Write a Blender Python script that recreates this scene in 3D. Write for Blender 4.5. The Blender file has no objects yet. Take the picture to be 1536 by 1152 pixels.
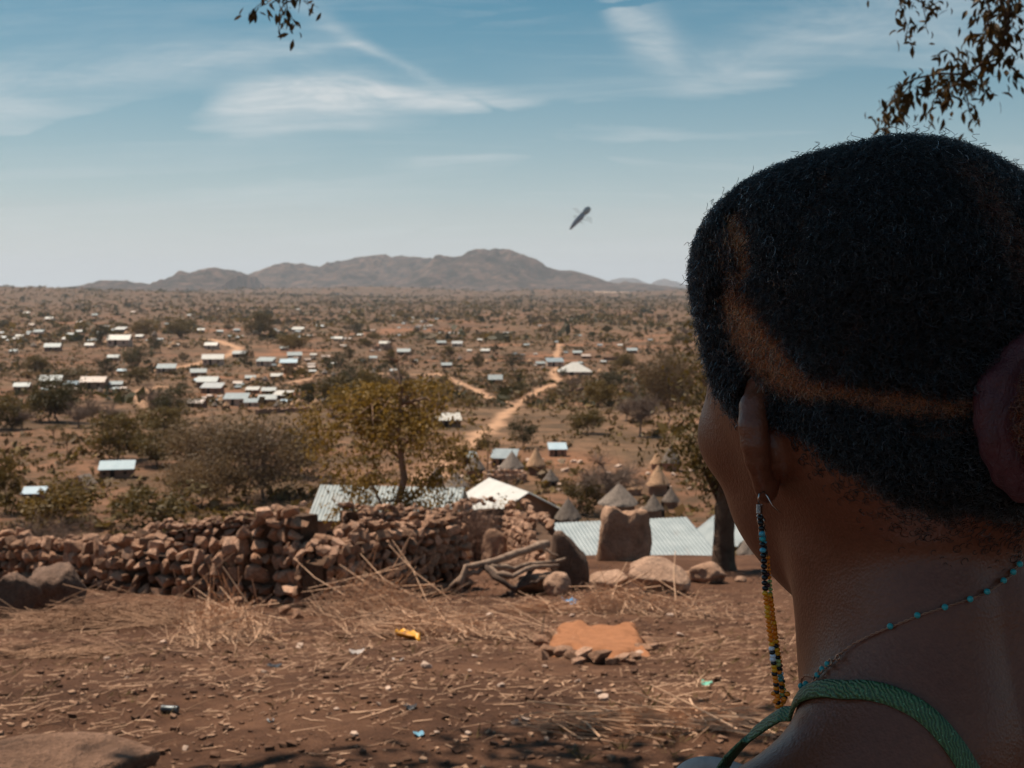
import bpy, bmesh, math, random
import numpy as np
from mathutils import Vector, Matrix, noise as mnoise
from mathutils.bvhtree import BVHTree

# ---------------------------------------------------------------- camera, sky, sun, exposure
S = bpy.context.scene
C = S.collection
F = 1854.0                       # focal length in pixels of a 1536 px wide frame
HORIZON = 430.0
PITCH = math.atan((576.0 - HORIZON) / F)
CAM = Vector((0.0, 0.0, 1.55))

cam_data = bpy.data.cameras.new('camera')
cam = bpy.data.objects.new('camera', cam_data)
C.objects.link(cam)
cam.location = CAM
cam.rotation_euler = (math.radians(90) - PITCH, 0, 0)
cam_data.sensor_width = 36.0
cam_data.lens = 36.0 * F / 1536.0
cam_data.clip_start = 0.05
cam_data.clip_end = 60000.0
cam_data.dof.use_dof = True
cam_data.dof.focus_distance = 0.56
cam_data.dof.aperture_fstop = 36.0
S.camera = cam

SUN_EL, SUN_AZ = math.radians(64), math.radians(-54)      # azimuth clockwise from +Y: ahead and to the left
SUN_VEC = Vector((math.sin(SUN_AZ) * math.cos(SUN_EL), math.cos(SUN_AZ) * math.cos(SUN_EL), math.sin(SUN_EL)))
sun_data = bpy.data.lights.new('sun', 'SUN')
sun_data.energy = 4.7
sun_data.angle = math.radians(0.53)
sun_data.color = (1.0, 0.86, 0.70)
sun = bpy.data.objects.new('sun', sun_data)
C.objects.link(sun)
sun.location = (0, 0, 30)
sun.rotation_euler = SUN_VEC.to_track_quat('Z', 'Y').to_euler()

S.view_settings.view_transform = 'Standard'
S.view_settings.look = 'None'
S.view_settings.exposure = 0.46
S.view_settings.gamma = 1.0
S.view_settings.use_curve_mapping = False
S.cycles.use_denoising = True
S.cycles.max_bounces = 6
S.cycles.diffuse_bounces = 3
S.cycles.glossy_bounces = 3
S.cycles.transparent_max_bounces = 6
S.cycles.volume_bounces = 1
S.cycles.sample_clamp_indirect = 4.0
S.cycles_curves.subdivisions = 1


def build_world():
    w = bpy.data.worlds.new('World')
    S.world = w
    w.use_nodes = True
    nt = w.node_tree
    nt.nodes.clear()
    N, L = nt.nodes.new, nt.links.new

    def val(x, inp):
        if isinstance(x, (int, float)):
            inp.default_value = x
        else:
            L(x, inp)

    def M(op, a, b=None, c=None, clamp=False):
        n = N('ShaderNodeMath')
        n.operation = op
        n.use_clamp = clamp
        val(a, n.inputs[0])
        if b is not None:
            val(b, n.inputs[1])
        if c is not None:
            val(c, n.inputs[2])
        return n.outputs[0]

    def curve(x, pts):
        n = N('ShaderNodeFloatCurve')
        cu = n.mapping.curves[0]
        while len(cu.points) < len(pts):
            cu.points.new(0.5, 0.5)
        for p, q in zip(cu.points, pts):
            p.location = q
            p.handle_type = 'AUTO_CLAMPED'
        n.mapping.update()
        L(x, n.inputs['Value'])
        return n.outputs[0]

    sky = N('ShaderNodeTexSky')
    sky.sky_type = 'NISHITA'
    sky.sun_disc = False
    sky.sun_elevation = SUN_EL
    sky.sun_rotation = SUN_AZ
    sky.altitude = 600
    sky.air_density = 1.0
    sky.dust_density = 0.9
    sky.ozone_density = 1.6
    tc = N('ShaderNodeTexCoord')
    sep = N('ShaderNodeSeparateXYZ')
    L(tc.outputs['Generated'], sep.inputs[0])
    dx, dy, dz = sep.outputs
    ay = M('MAXIMUM', M('ABSOLUTE', dy), 0.08)
    a = M('DIVIDE', dx, ay)                     # tangent of the azimuth
    e = M('DIVIDE', dz, ay)                     # tangent of the elevation
    a01 = M('ADD', M('MULTIPLY', a, 1.0), 0.5, clamp=True)
    # high thin cirrus: noise on a plane far above
    hz = M('MAXIMUM', dz, 0.0)
    inv = M('DIVIDE', 1.0, M('ADD', hz, 0.12))
    comb = N('ShaderNodeCombineXYZ')
    L(M('MULTIPLY', dx, inv), comb.inputs[0])
    L(M('MULTIPLY', dy, inv), comb.inputs[1])

    def nz(vec, scale, detail, rough, dist, rot=0.0, stretch=(1, 1, 1)):
        mp = N('ShaderNodeMapping')
        mp.inputs['Rotation'].default_value = (0, 0, rot)
        mp.inputs['Scale'].default_value = stretch
        L(vec, mp.inputs[0])
        n = N('ShaderNodeTexNoise')
        n.inputs['Scale'].default_value = scale
        n.inputs['Detail'].default_value = detail
        n.inputs['Roughness'].default_value = rough
        n.inputs['Distortion'].default_value = dist
        L(mp.outputs[0], n.inputs['Vector'])
        return n.outputs['Fac']
    n1 = nz(comb.outputs[0], 1.1, 7, 0.62, 0.7, 0.35, (0.45, 1.6, 1))
    n2 = nz(comb.outputs[0], 4.5, 6, 0.6, 0.4, 0.3, (0.35, 1.8, 1))
    comb2 = N('ShaderNodeCombineXYZ')
    L(a, comb2.inputs[0])
    L(e, comb2.inputs[1])
    n3 = nz(comb2.outputs[0], 9.0, 7, 0.6, 0.6, -0.15, (0.6, 2.6, 1))
    n4 = nz(comb2.outputs[0], 3.0, 4, 0.55, 0.3, 0.2, (1, 1.6, 1))
    wob = M('MULTIPLY', M('SUBTRACT', n3, 0.5), 0.03)
    ew = M('ADD', e, wob)

    def streak(centre, width, strength):
        """band along e = centre(a): each list is (azimuth tangent, value)"""
        k = 4.0
        cy = M('DIVIDE', curve(a01, [(p + 0.5, v * k) for p, v in centre]), k)
        wy = M('DIVIDE', curve(a01, [(p + 0.5, v * 10) for p, v in width]), 10.0)
        st = curve(a01, [(p + 0.5, v) for p, v in strength])
        q = M('DIVIDE', M('SUBTRACT', ew, cy), M('MAXIMUM', wy, 0.002))
        g = M('POWER', 2.718, M('MULTIPLY', M('MULTIPLY', q, q), -1.0))
        return M('MULTIPLY', g, st)

    T = lambda px: (px - 768.0) / F
    Y = lambda py: (HORIZON - py) / F
    n5 = nz(comb2.outputs[0], 34.0, 8, 0.7, 0.8, -0.12, (0.35, 2.4, 1))
    n6 = nz(comb2.outputs[0], 12.0, 8, 0.68, 1.2, 0.25, (0.5, 2.0, 1))
    tex = M('MULTIPLY', M('ADD', M('MULTIPLY', M('SUBTRACT', n6, 0.32, clamp=True), 3.4), 0.18), M('ADD', M('MULTIPLY', n5, 1.3), 0.35))
    s1 = streak([(T(300), Y(165)), (T(400), Y(148)), (T(520), Y(145)), (T(650), Y(152)), (T(800), Y(172)), (T(900), Y(196)), (T(1000), Y(214)), (T(1200), Y(225))],
                [(T(300), .012), (T(420), .016), (T(560), .013), (T(700), .010), (T(900), .007), (T(1200), .006)],
                [(T(320), 0), (T(370), .75), (T(430), 1.0), (T(560), .8), (T(700), .66), (T(850), .42), (T(1000), .16), (T(1150), 0.08), (T(1300), 0)])
    s2 = streak([(T(420), Y(8)), (T(500), Y(48)), (T(560), Y(78)), (T(640), Y(122)), (T(700), Y(150))],
                [(T(420), .010), (T(560), .006), (T(660), .004)],
                [(T(400), 0), (T(470), .3), (T(560), .4), (T(630), .3), (T(680), 0)])
    s3 = streak([(T(100), Y(130)), (T(300), Y(100)), (T(450), Y(80)), (T(600), Y(60))],
                [(T(-100), .028), (T(200), .016), (T(480), .006)],
                [(T(-300), .3), (T(0), .32), (T(300), .34), (T(450), .3), (T(560), 0)])
    s4 = streak([(T(340), Y(199)), (T(560), Y(192)), (T(700), Y(186))],
                [(T(340), .005), (T(500), .006)],
                [(T(340), 0), (T(400), .28), (T(500), .25), (T(580), 0)])
    s5 = streak([(T(900), Y(10)), (T(940), Y(45)), (T(985), Y(70)), (T(1040), Y(100)), (T(1200), Y(120))],
                [(T(880), .014), (T(960), .020), (T(1020), .017), (T(1100), .010)],
                [(T(890), 0), (T(935), .5), (T(975), .6), (T(1010), .42), (T(1080), .12), (T(1200), 0.06), (T(1250), 0)])
    s6 = streak([(T(620), Y(248)), (T(720), Y(240)), (T(800), Y(236))],
                [(T(620), .004), (T(700), .004)],
                [(T(615), 0), (T(650), .22), (T(700), .2), (T(760), 0)])
    s7 = streak([(T(1000), Y(150)), (T(1150), Y(70)), (T(1300), Y(25)), (T(1500), Y(60))],
                [(T(1000), .02), (T(1300), .035)],
                [(T(1000), 0), (T(1150), .28), (T(1500), .35)])
    tot = s1
    for s in (s2, s3, s4, s5, s6, s7):
        tot = M('ADD', tot, s)
    tot = M('MULTIPLY', tot, tex)
    veil = M('MULTIPLY', M('SUBTRACT', n1, 0.47, clamp=True), 1.5)
    veil = M('ADD', veil, M('MULTIPLY', M('SUBTRACT', n2, 0.5, clamp=True), 0.5))
    veil = M('ADD', veil, M('MULTIPLY', M('SUBTRACT', n4, 0.47, clamp=True), 0.6))
    veil = M('MULTIPLY', veil, M('ADD', M('MULTIPLY', n5, 1.2), 0.3))
    cl = M('ADD', tot, veil, clamp=True)
    # near the horizon the dry-season dust whitens the sky
    dust = M('MULTIPLY', M('POWER', 2.718, M('MULTIPLY', hz, -9.5)), 0.95)
    hs = N('ShaderNodeHueSaturation')
    hs.inputs['Hue'].default_value = 0.468
    hs.inputs['Saturation'].default_value = SKY_SAT
    hs.inputs['Value'].default_value = SKY_VAL
    L(sky.outputs[0], hs.inputs['Color'])
    mix = N('ShaderNodeMix')
    mix.data_type = 'RGBA'
    mix.inputs[7].default_value = (6.0, 6.2, 6.2, 1)
    L(M('MULTIPLY', cl, 0.85), mix.inputs[0])
    L(hs.outputs[0], mix.inputs[6])
    mix2 = N('ShaderNodeMix')
    mix2.data_type = 'RGBA'
    mix2.inputs[7].default_value = (5.7, 6.1, 6.35, 1)
    L(dust, mix2.inputs[0])
    L(mix.outputs[2], mix2.inputs[6])
    bg = N('ShaderNodeBackground')
    bg.inputs['Strength'].default_value = 0.085
    L(mix2.outputs[2], bg.inputs['Color'])
    out = N('ShaderNodeOutputWorld')
    L(bg.outputs[0], out.inputs['Surface'])


SKY_SAT, SKY_VAL = 1.7, 0.50
build_world()

# ---------------------------------------------------------------- helpers
DEV = ''
rng = np.random.default_rng(7)
rnd = random.Random(11)


def ray(px, py):
    x, y = (px - 768.0) / F, (576.0 - py) / F
    c, s = math.cos(PITCH), math.sin(PITCH)
    return Vector((x, c + y * s, -s + y * c))


def P(px, py, Y):
    """point at forward distance Y seen in the photograph at px, py"""
    d = ray(px, py)
    return CAM + d * (Y / d.y)


def tag(o, label=None, cat=None, group=None, kind=None):
    if label:
        o['label'] = label
    if cat:
        o['category'] = cat
    if group:
        o['group'] = group
    if kind:
        o['kind'] = kind
    return o


def link(o, parent=None):
    C.objects.link(o)
    if parent is not None:
        o.parent = parent
    return o


def empty(name, loc=(0, 0, 0), rz=0.0, label=None, cat=None, group=None):
    o = bpy.data.objects.new(name, None)
    o.empty_display_size = 0.1
    link(o)
    o.location = loc
    o.rotation_euler = (0, 0, rz)
    return tag(o, label, cat, group)


def mesh_obj(name, verts, faces, mats, parent=None, smooth=False, midx=None):
    me = bpy.data.meshes.new(name)
    if isinstance(verts, np.ndarray):
        verts = np.asarray(verts, dtype=np.float32)
    if isinstance(faces, np.ndarray):
        set_mesh(me, verts, faces)
    else:
        me.from_pydata([tuple(v) for v in verts], [], faces)
    if not isinstance(mats, (list, tuple)):
        mats = [mats]
    for m in mats:
        me.materials.append(m)
    if midx is not None:
        me.polygons.foreach_set('material_index', np.asarray(midx, dtype=np.int32))
    if smooth:
        me.polygons.foreach_set('use_smooth', np.ones(len(me.polygons), dtype=bool))
    me.update()
    return link(bpy.data.objects.new(name, me), parent)


def set_mesh(me, verts, faces):
    n, k = faces.shape
    me.vertices.add(len(verts))
    me.vertices.foreach_set('co', verts.astype(np.float32).ravel())
    me.loops.add(n * k)
    me.loops.foreach_set('vertex_index', faces.astype(np.int32).ravel())
    me.polygons.add(n)
    me.polygons.foreach_set('loop_start', np.arange(0, n * k, k, dtype=np.int32))
    me.update(calc_edges=True)
    me.validate()


def inst(src, name=None, parent=None):
    o = src.copy()
    link(o)
    o.parent = parent
    return o


def copy_tree(src, loc, rz, scale=1.0, label=None, group=None, cat=None):
    r = src.copy()
    link(r)
    r.location = loc
    r.rotation_euler = (0, 0, rz)
    r.scale = scale if isinstance(scale, (tuple, list)) else (scale,) * 3
    if label:
        r['label'] = label
    if cat:
        r['category'] = cat
    if group:
        r['group'] = group
    elif 'group' in r:
        del r['group']
    for ch in list(src.children):
        c = ch.copy()
        link(c)
        c.parent = r
        for g in list(ch.children):
            d = g.copy()
            link(d)
            d.parent = c
    return r


class MB:
    """collects tubes, boxes and quads for one mesh"""
    def __init__(self):
        self.v, self.f = [], []

    def quad(self, *p):
        n = len(self.v)
        self.v += [tuple(q) for q in p]
        self.f.append(tuple(range(n, n + len(p))))

    def box(self, c, s, rz=0.0, jit=0.0):
        n = len(self.v)
        cr, sr = math.cos(rz), math.sin(rz)
        for i in (-1, 1):
            for j in (-1, 1):
                for k in (-1, 1):
                    x, y, z = i * s[0] / 2 + rnd.uniform(-jit, jit), j * s[1] / 2 + rnd.uniform(-jit, jit), k * s[2] / 2 + rnd.uniform(-jit, jit)
                    self.v.append((c[0] + x * cr - y * sr, c[1] + x * sr + y * cr, c[2] + z))
        for q in ((0, 1, 3, 2), (4, 6, 7, 5), (0, 4, 5, 1), (2, 3, 7, 6), (0, 2, 6, 4), (1, 5, 7, 3)):
            self.f.append(tuple(n + i for i in q))

    def tube(self, pts, radii, sides=6, cap=True):
        pts = [Vector(p) for p in pts]
        if not hasattr(radii, '__len__'):
            radii = [radii] * len(pts)
        n0 = len(self.v)
        up = None
        for i, p in enumerate(pts):
            t = (pts[min(i + 1, len(pts) - 1)] - pts[max(i - 1, 0)])
            if t.length < 1e-9:
                t = Vector((0, 0, 1))
            t.normalize()
            if up is None:
                up = t.orthogonal().normalized()
            up = (up - t * up.dot(t))
            if up.length < 1e-6:
                up = t.orthogonal()
            up.normalize()
            w = t.cross(up)
            for k in range(sides):
                a = 2 * math.pi * k / sides
                self.v.append(tuple(p + (up * math.cos(a) + w * math.sin(a)) * radii[i]))
        for i in range(len(pts) - 1):
            for k in range(sides):
                a, b = n0 + i * sides + k, n0 + i * sides + (k + 1) % sides
                self.f.append((a, b, b + sides, a + sides))
        if cap:
            self.f.append(tuple(n0 + k for k in reversed(range(sides))))
            self.f.append(tuple(n0 + (len(pts) - 1) * sides + k for k in range(sides)))

    def build(self, name, mats, parent=None, smooth=False):
        return mesh_obj(name, self.v, self.f, mats, parent, smooth)


# ---- materials
class NT:
    def __init__(self, name):
        self.m = bpy.data.materials.new(name)
        self.m.use_nodes = True
        self.nt = self.m.node_tree
        self.b = self.nt.nodes['Principled BSDF']
        self.out = self.nt.nodes['Material Output']

    def N(self, t):
        return self.nt.nodes.new(t)

    def L(self, a, b):
        self.nt.links.new(a, b)

    def coord(self, kind='Object'):
        if not hasattr(self, '_tc'):
            self._tc = self.N('ShaderNodeTexCoord')
        return self._tc.outputs[kind]

    def noise(self, scale, detail=4, rough=0.55, vec=None, dist=0.0, stretch=None):
        n = self.N('ShaderNodeTexNoise')
        n.inputs['Scale'].default_value = scale
        n.inputs['Detail'].default_value = detail
        n.inputs['Roughness'].default_value = rough
        n.inputs['Distortion'].default_value = dist
        v = vec if vec is not None else self.coord()
        if stretch:
            mp = self.N('ShaderNodeMapping')
            mp.inputs['Scale'].default_value = stretch
            self.L(v, mp.inputs[0])
            v = mp.outputs[0]
        self.L(v, n.inputs['Vector'])
        return n.outputs['Fac']

    def ramp(self, fac, stops):
        r = self.N('ShaderNodeValToRGB')
        el = r.color_ramp.elements
        while len(el) < len(stops):
            el.new(0.5)
        for k, (p, c) in zip(el, stops):
            k.position = p
            k.color = (*c, 1) if len(c) == 3 else c
        self.L(fac, r.inputs[0])
        return r.outputs[0]

    def mix(self, fac, a, b, blend='MIX'):
        n = self.N('ShaderNodeMix')
        n.data_type = 'RGBA'
        n.blend_type = blend
        for x, i in ((fac, 0), (a, 6), (b, 7)):
            if isinstance(x, (int, float)):
                n.inputs[i].default_value = x
            elif isinstance(x, tuple):
                n.inputs[i].default_value = (*x, 1)
            else:
                self.L(x, n.inputs[i])
        return n.outputs[2]

    def math(self, op, a, b=None, clamp=False):
        n = self.N('ShaderNodeMath')
        n.operation = op
        n.use_clamp = clamp
        for x, i in ((a, 0), (b, 1)):
            if x is None:
                continue
            if isinstance(x, (int, float)):
                n.inputs[i].default_value = x
            else:
                self.L(x, n.inputs[i])
        return n.outputs[0]

    def bump(self, h, strength, dist):
        n = self.N('ShaderNodeBump')
        n.inputs['Strength'].default_value = strength
        n.inputs['Distance'].default_value = dist
        self.L(h, n.inputs['Height'])
        self.L(n.outputs[0], self.b.inputs['Normal'])

    def col(self, c):
        if isinstance(c, tuple):
            self.b.inputs['Base Color'].default_value = (*c, 1)
        else:
            self.L(c, self.b.inputs['Base Color'])

    def set(self, **k):
        for a, v in k.items():
            self.b.inputs[a.replace('_', ' ')].default_value = v
        return self

    def objrand(self):
        return self.N('ShaderNodeObjectInfo').outputs['Random']


def simple(name, c1, c2, scale, rough=0.85, bump=0.0, bdist=0.01, rand=0.0, metal=0.0, spec=0.3, kind='Object'):
    t = NT(name)
    v = t.coord(kind)
    f = t.noise(scale, 5, 0.6, v)
    c = t.ramp(f, [(0.3, c1), (0.7, c2)])
    if rand:
        r = t.objrand()
        c = t.mix(1.0, c, t.ramp(r, [(0, (1 - rand,) * 3), (1, (1 + rand,) * 3)]), 'MULTIPLY')
    t.col(c)
    t.set(Roughness=rough, Metallic=metal, Specular_IOR_Level=spec)
    if bump:
        t.bump(t.noise(scale * 3, 6, 0.65, v), bump, bdist)
    return t.m


# ---- labels of look-alikes: each is told apart by the landmark it stands nearest to
YARD = [('the dark crushed tin', 255, 1066), ('the blue and white wrapper', 628, 1103), ('the yellow scrap', 612, 960), ('the mint green scrap', 1060, 1027), ('the orange earth bed', 893, 965), ('the lone clump of stalks', 335, 955),
        ('the flat straw mat', 985, 1090), ('the corner rock shelf', 90, 1150), ('the pale flattened scrap', 535, 979), ('the bright blue scrap', 855, 906), ('the black scrap', 616, 1063), ('the raised wall corner', 440, 900),
        ('the brownish straw heap', 150, 938), ('the fallen grey branches', 750, 900), ('the beaded earring', 1155, 950), ('the tilted rock slab', 1000, 880)]
PLAIN = [('the white pyramid roof', 862, 550), ('the lone tin house', 743, 566), ('the dark tree pair', 190, 542), ("the red track's bend", 350, 525), ('the middle village', 330, 583), ('the right village knot', 410, 600),
         ('the blue roof on the track', 433, 546), ('the left-edge house row', 105, 578), ('the long cream house', 180, 514), ('the tent-like roof', 686, 516), ('the wide trackside tree', 771, 546), ("the leafy tree's top", 590, 548),
         ('her forehead', 1020, 490), ('the dark olive tree', 936, 544), ('the flat-topped tree', 862, 585), ('the three round trees', 507, 543), ('the wide olive tree', 270, 496), ('the highest peak', 740, 450), ('the left treeline', 60, 448),
         ("the mountain's left end", 250, 450), ("the mountain's middle", 520, 450), ('the lone round bush', 781, 582), ('the white slope roof', 672, 628), ("the dirt track's far end", 840, 512), ('the hut village', 760, 700),
         ('the thin sapling', 101, 665), ('the big bush belt', 330, 660), ('the loose tall tree', 1000, 590), ('the bare grey tree', 910, 700), ('the ring wall', 757, 712), ('the squarish boulder', 938, 800), ('the dark tree trunk', 1086, 790)]
ORD = ['nearest', 'second nearest', 'third nearest', 'fourth nearest', 'fifth nearest', 'sixth nearest', 'seventh nearest', 'eighth nearest', 'ninth nearest', 'tenth nearest', 'eleventh nearest', 'twelfth nearest', 'thirteenth nearest', 'fourteenth nearest', 'fifteenth nearest', 'sixteenth nearest']
PENDING = []


def label_alike():
    keys = {}
    for o, px, py, base, marks in PENDING:
        n, lx, ly = min(marks, key=lambda m: (m[1] - px) ** 2 + (1.6 * (m[2] - py)) ** 2)
        dx, dy = px - lx, py - ly
        w = ('right of' if dx > 0 else 'left of') if abs(dx) > 1.3 * abs(dy) else ('behind' if dy < 0 else 'in front of')
        keys.setdefault((base, w, n), []).append((dx * dx + dy * dy, o))
    for (base, w, n), L in keys.items():
        L.sort(key=lambda q: q[0])
        for k, (_, o) in enumerate(L):
            o['label'] = f'{base} {w} {n}' + (f', {ORD[min(k, 15)]} to it' if len(L) > 1 else '')

# ---------------------------------------------------------------- the ground
PROF_Y = [-400, -60, -12, 0, 3.2, 5, 6.5, 8.5, 11, 14, 17, 20, 25, 30, 40, 50, 60, 80, 100, 140, 200, 300, 400, 600, 1000, 2000, 4000, 6500, 30000]
PROF_Z = [10, 4.5, 1.0, 0.0, 0.0, -.16, -.45, -.84, -1.27, -1.72, -2.22, -2.85, -4.2, -5.8, -8.8, -11.1, -12.3, -13.2, -13.8, -14.9, -17.9, -21.2, -23.7, -25.8, -26.8, -27.4, -29.5, -32, -60]
_py, _pz = np.array(PROF_Y, float), np.array(PROF_Z, float)
_m = np.gradient(_pz, _py)


def prof(y):
    """smooth monotone interpolation of the slope's profile"""
    y = np.clip(y, _py[0], _py[-1])
    k = np.clip(np.searchsorted(_py, y) - 1, 0, len(_py) - 2)
    h = _py[k + 1] - _py[k]
    t = (y - _py[k]) / h
    d = (_pz[k + 1] - _pz[k]) / h
    m0, m1 = _m[k], _m[k + 1]
    m0 = np.where(np.abs(m0) > 3 * np.abs(d), 3 * d, m0)
    m1 = np.where(np.abs(m1) > 3 * np.abs(d), 3 * d, m1)
    return ((2 * t ** 3 - 3 * t ** 2 + 1) * _pz[k] + (t ** 3 - 2 * t ** 2 + t) * h * m0 + (-2 * t ** 3 + 3 * t ** 2) * _pz[k + 1] + (t ** 3 - t ** 2) * h * m1)


_perm = np.random.default_rng(3).random((256, 256))


def vnoise(x, y):
    xi, yi = np.floor(x).astype(int), np.floor(y).astype(int)
    fx, fy = x - xi, y - yi
    fx, fy = fx * fx * (3 - 2 * fx), fy * fy * (3 - 2 * fy)
    g = lambda i, j: _perm[i & 255, j & 255]
    return (g(xi, yi) * (1 - fx) + g(xi + 1, yi) * fx) * (1 - fy) + (g(xi, yi + 1) * (1 - fx) + g(xi + 1, yi + 1) * fx) * fy - 0.5


def fbm(x, y, o=4):
    r, a = 0, 1.0
    for k in range(o):
        r = r + a * vnoise(x * 2 ** k + 17.3 * k, y * 2 ** k + 9.1 * k)
        a *= 0.5
    return r


def height(x, y):
    x, y = np.asarray(x, float), np.asarray(y, float)
    r = np.sqrt(x * x + y * y)
    z = prof(y)
    z = z + 0.05 * fbm(x * 0.9, y * 0.9, 3) * np.clip((r - 2.0) / 3, 0, 1) * np.clip(1 - r / 60, 0, 1)
    z = z + 0.018 * fbm(x * 6, y * 6, 2) * np.clip((r - 1.5) / 2, 0, 1) * np.clip(1 - r / 40, 0, 1)
    z = z + 0.8 * fbm(x / 22, y / 22, 3) * np.clip((y - 70) / 40, 0, 1) * np.clip(1 - y / 900, 0, 1)
    z = z + 5.0 * fbm(x / 160, y / 190, 3) * np.clip((y - 260) / 500, 0, 1) * np.clip(1 - y / 4200, 0, 1)
    # the wooded rise at the far left and low knolls in front of the mountain
    z = z + 34 * np.exp(-((x + 1480) / 800) ** 2 - ((y - 2900) / 700) ** 2)
    for kx, ky, h, w in ((-470, 4200, 26, 260), (-200, 4000, 16, 200), (140, 3900, 22, 170), (-900, 4300, 22, 330), (620, 4300, 20, 300)):
        z = z + h * np.exp(-((x - kx) / w) ** 2 - ((y - ky) / 260) ** 2)
    return z


def ground_z(x, y):
    return float(height(np.array([x]), np.array([y]))[0])


def G(px, py):
    """where the sight line through px, py meets the ground"""
    d = ray(px, py)
    s = np.concatenate([np.linspace(2, 60, 700), np.geomspace(60, 9000, 2600)[1:]])
    t = s / d.y
    z = CAM.z + d.z * t
    h = height(d.x * t, s)
    b = np.nonzero(z < h)[0]
    if len(b) == 0:
        return None
    i = max(b[0], 1)
    a0, a1 = z[i - 1] - h[i - 1], z[i] - h[i]
    q = a0 / (a0 - a1 + 1e-12)
    y = s[i - 1] + q * (s[i] - s[i - 1])
    tt = y / d.y
    x = d.x * tt
    return Vector((x, y, ground_z(x, y)))


# dirt tracks, as lines on the ground
TRACKS = []
for w, pts in ((1.1, [(640, 722), (690, 672), (735, 645), (770, 612), (800, 590), (838, 574), (828, 558), (842, 548)]),
               (1.6, [(225, 610), (212, 596), (214, 584), (240, 580)]),
               (2.6, [(235, 556), (300, 545), (345, 532), (358, 522), (330, 512), (300, 508)]),
               (1.4, [(832, 545), (836, 528), (840, 512)]),
               (1.3, [(430, 575), (480, 565), (560, 560), (650, 562)]),
               (1.2, [(360, 556), (400, 555), (450, 550)]),
               (1.0, [(655, 560), (700, 578), (740, 600), (775, 606)])):
    tr = [G(*p) for p in pts]
    TRACKS.append((w, [t for t in tr if t is not None]))


def track_mask(x, y):
    best = np.zeros(len(x))
    p = np.stack([x, y], 1)
    wob = 1.4 * fbm(x / 5, y / 5, 2)
    for w, tr in TRACKS:
        for a, b in zip(tr[:-1], tr[1:]):
            a2, b2 = np.array(a[:2]), np.array(b[:2])
            ab = b2 - a2
            t = np.clip((p - a2) @ ab / (ab @ ab + 1e-9), 0, 1)
            d = np.linalg.norm(p - a2 - t[:, None] * ab, axis=1)
            best = np.maximum(best, np.clip(1.3 - (d + wob) / w, 0, 1))
    return best


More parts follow.
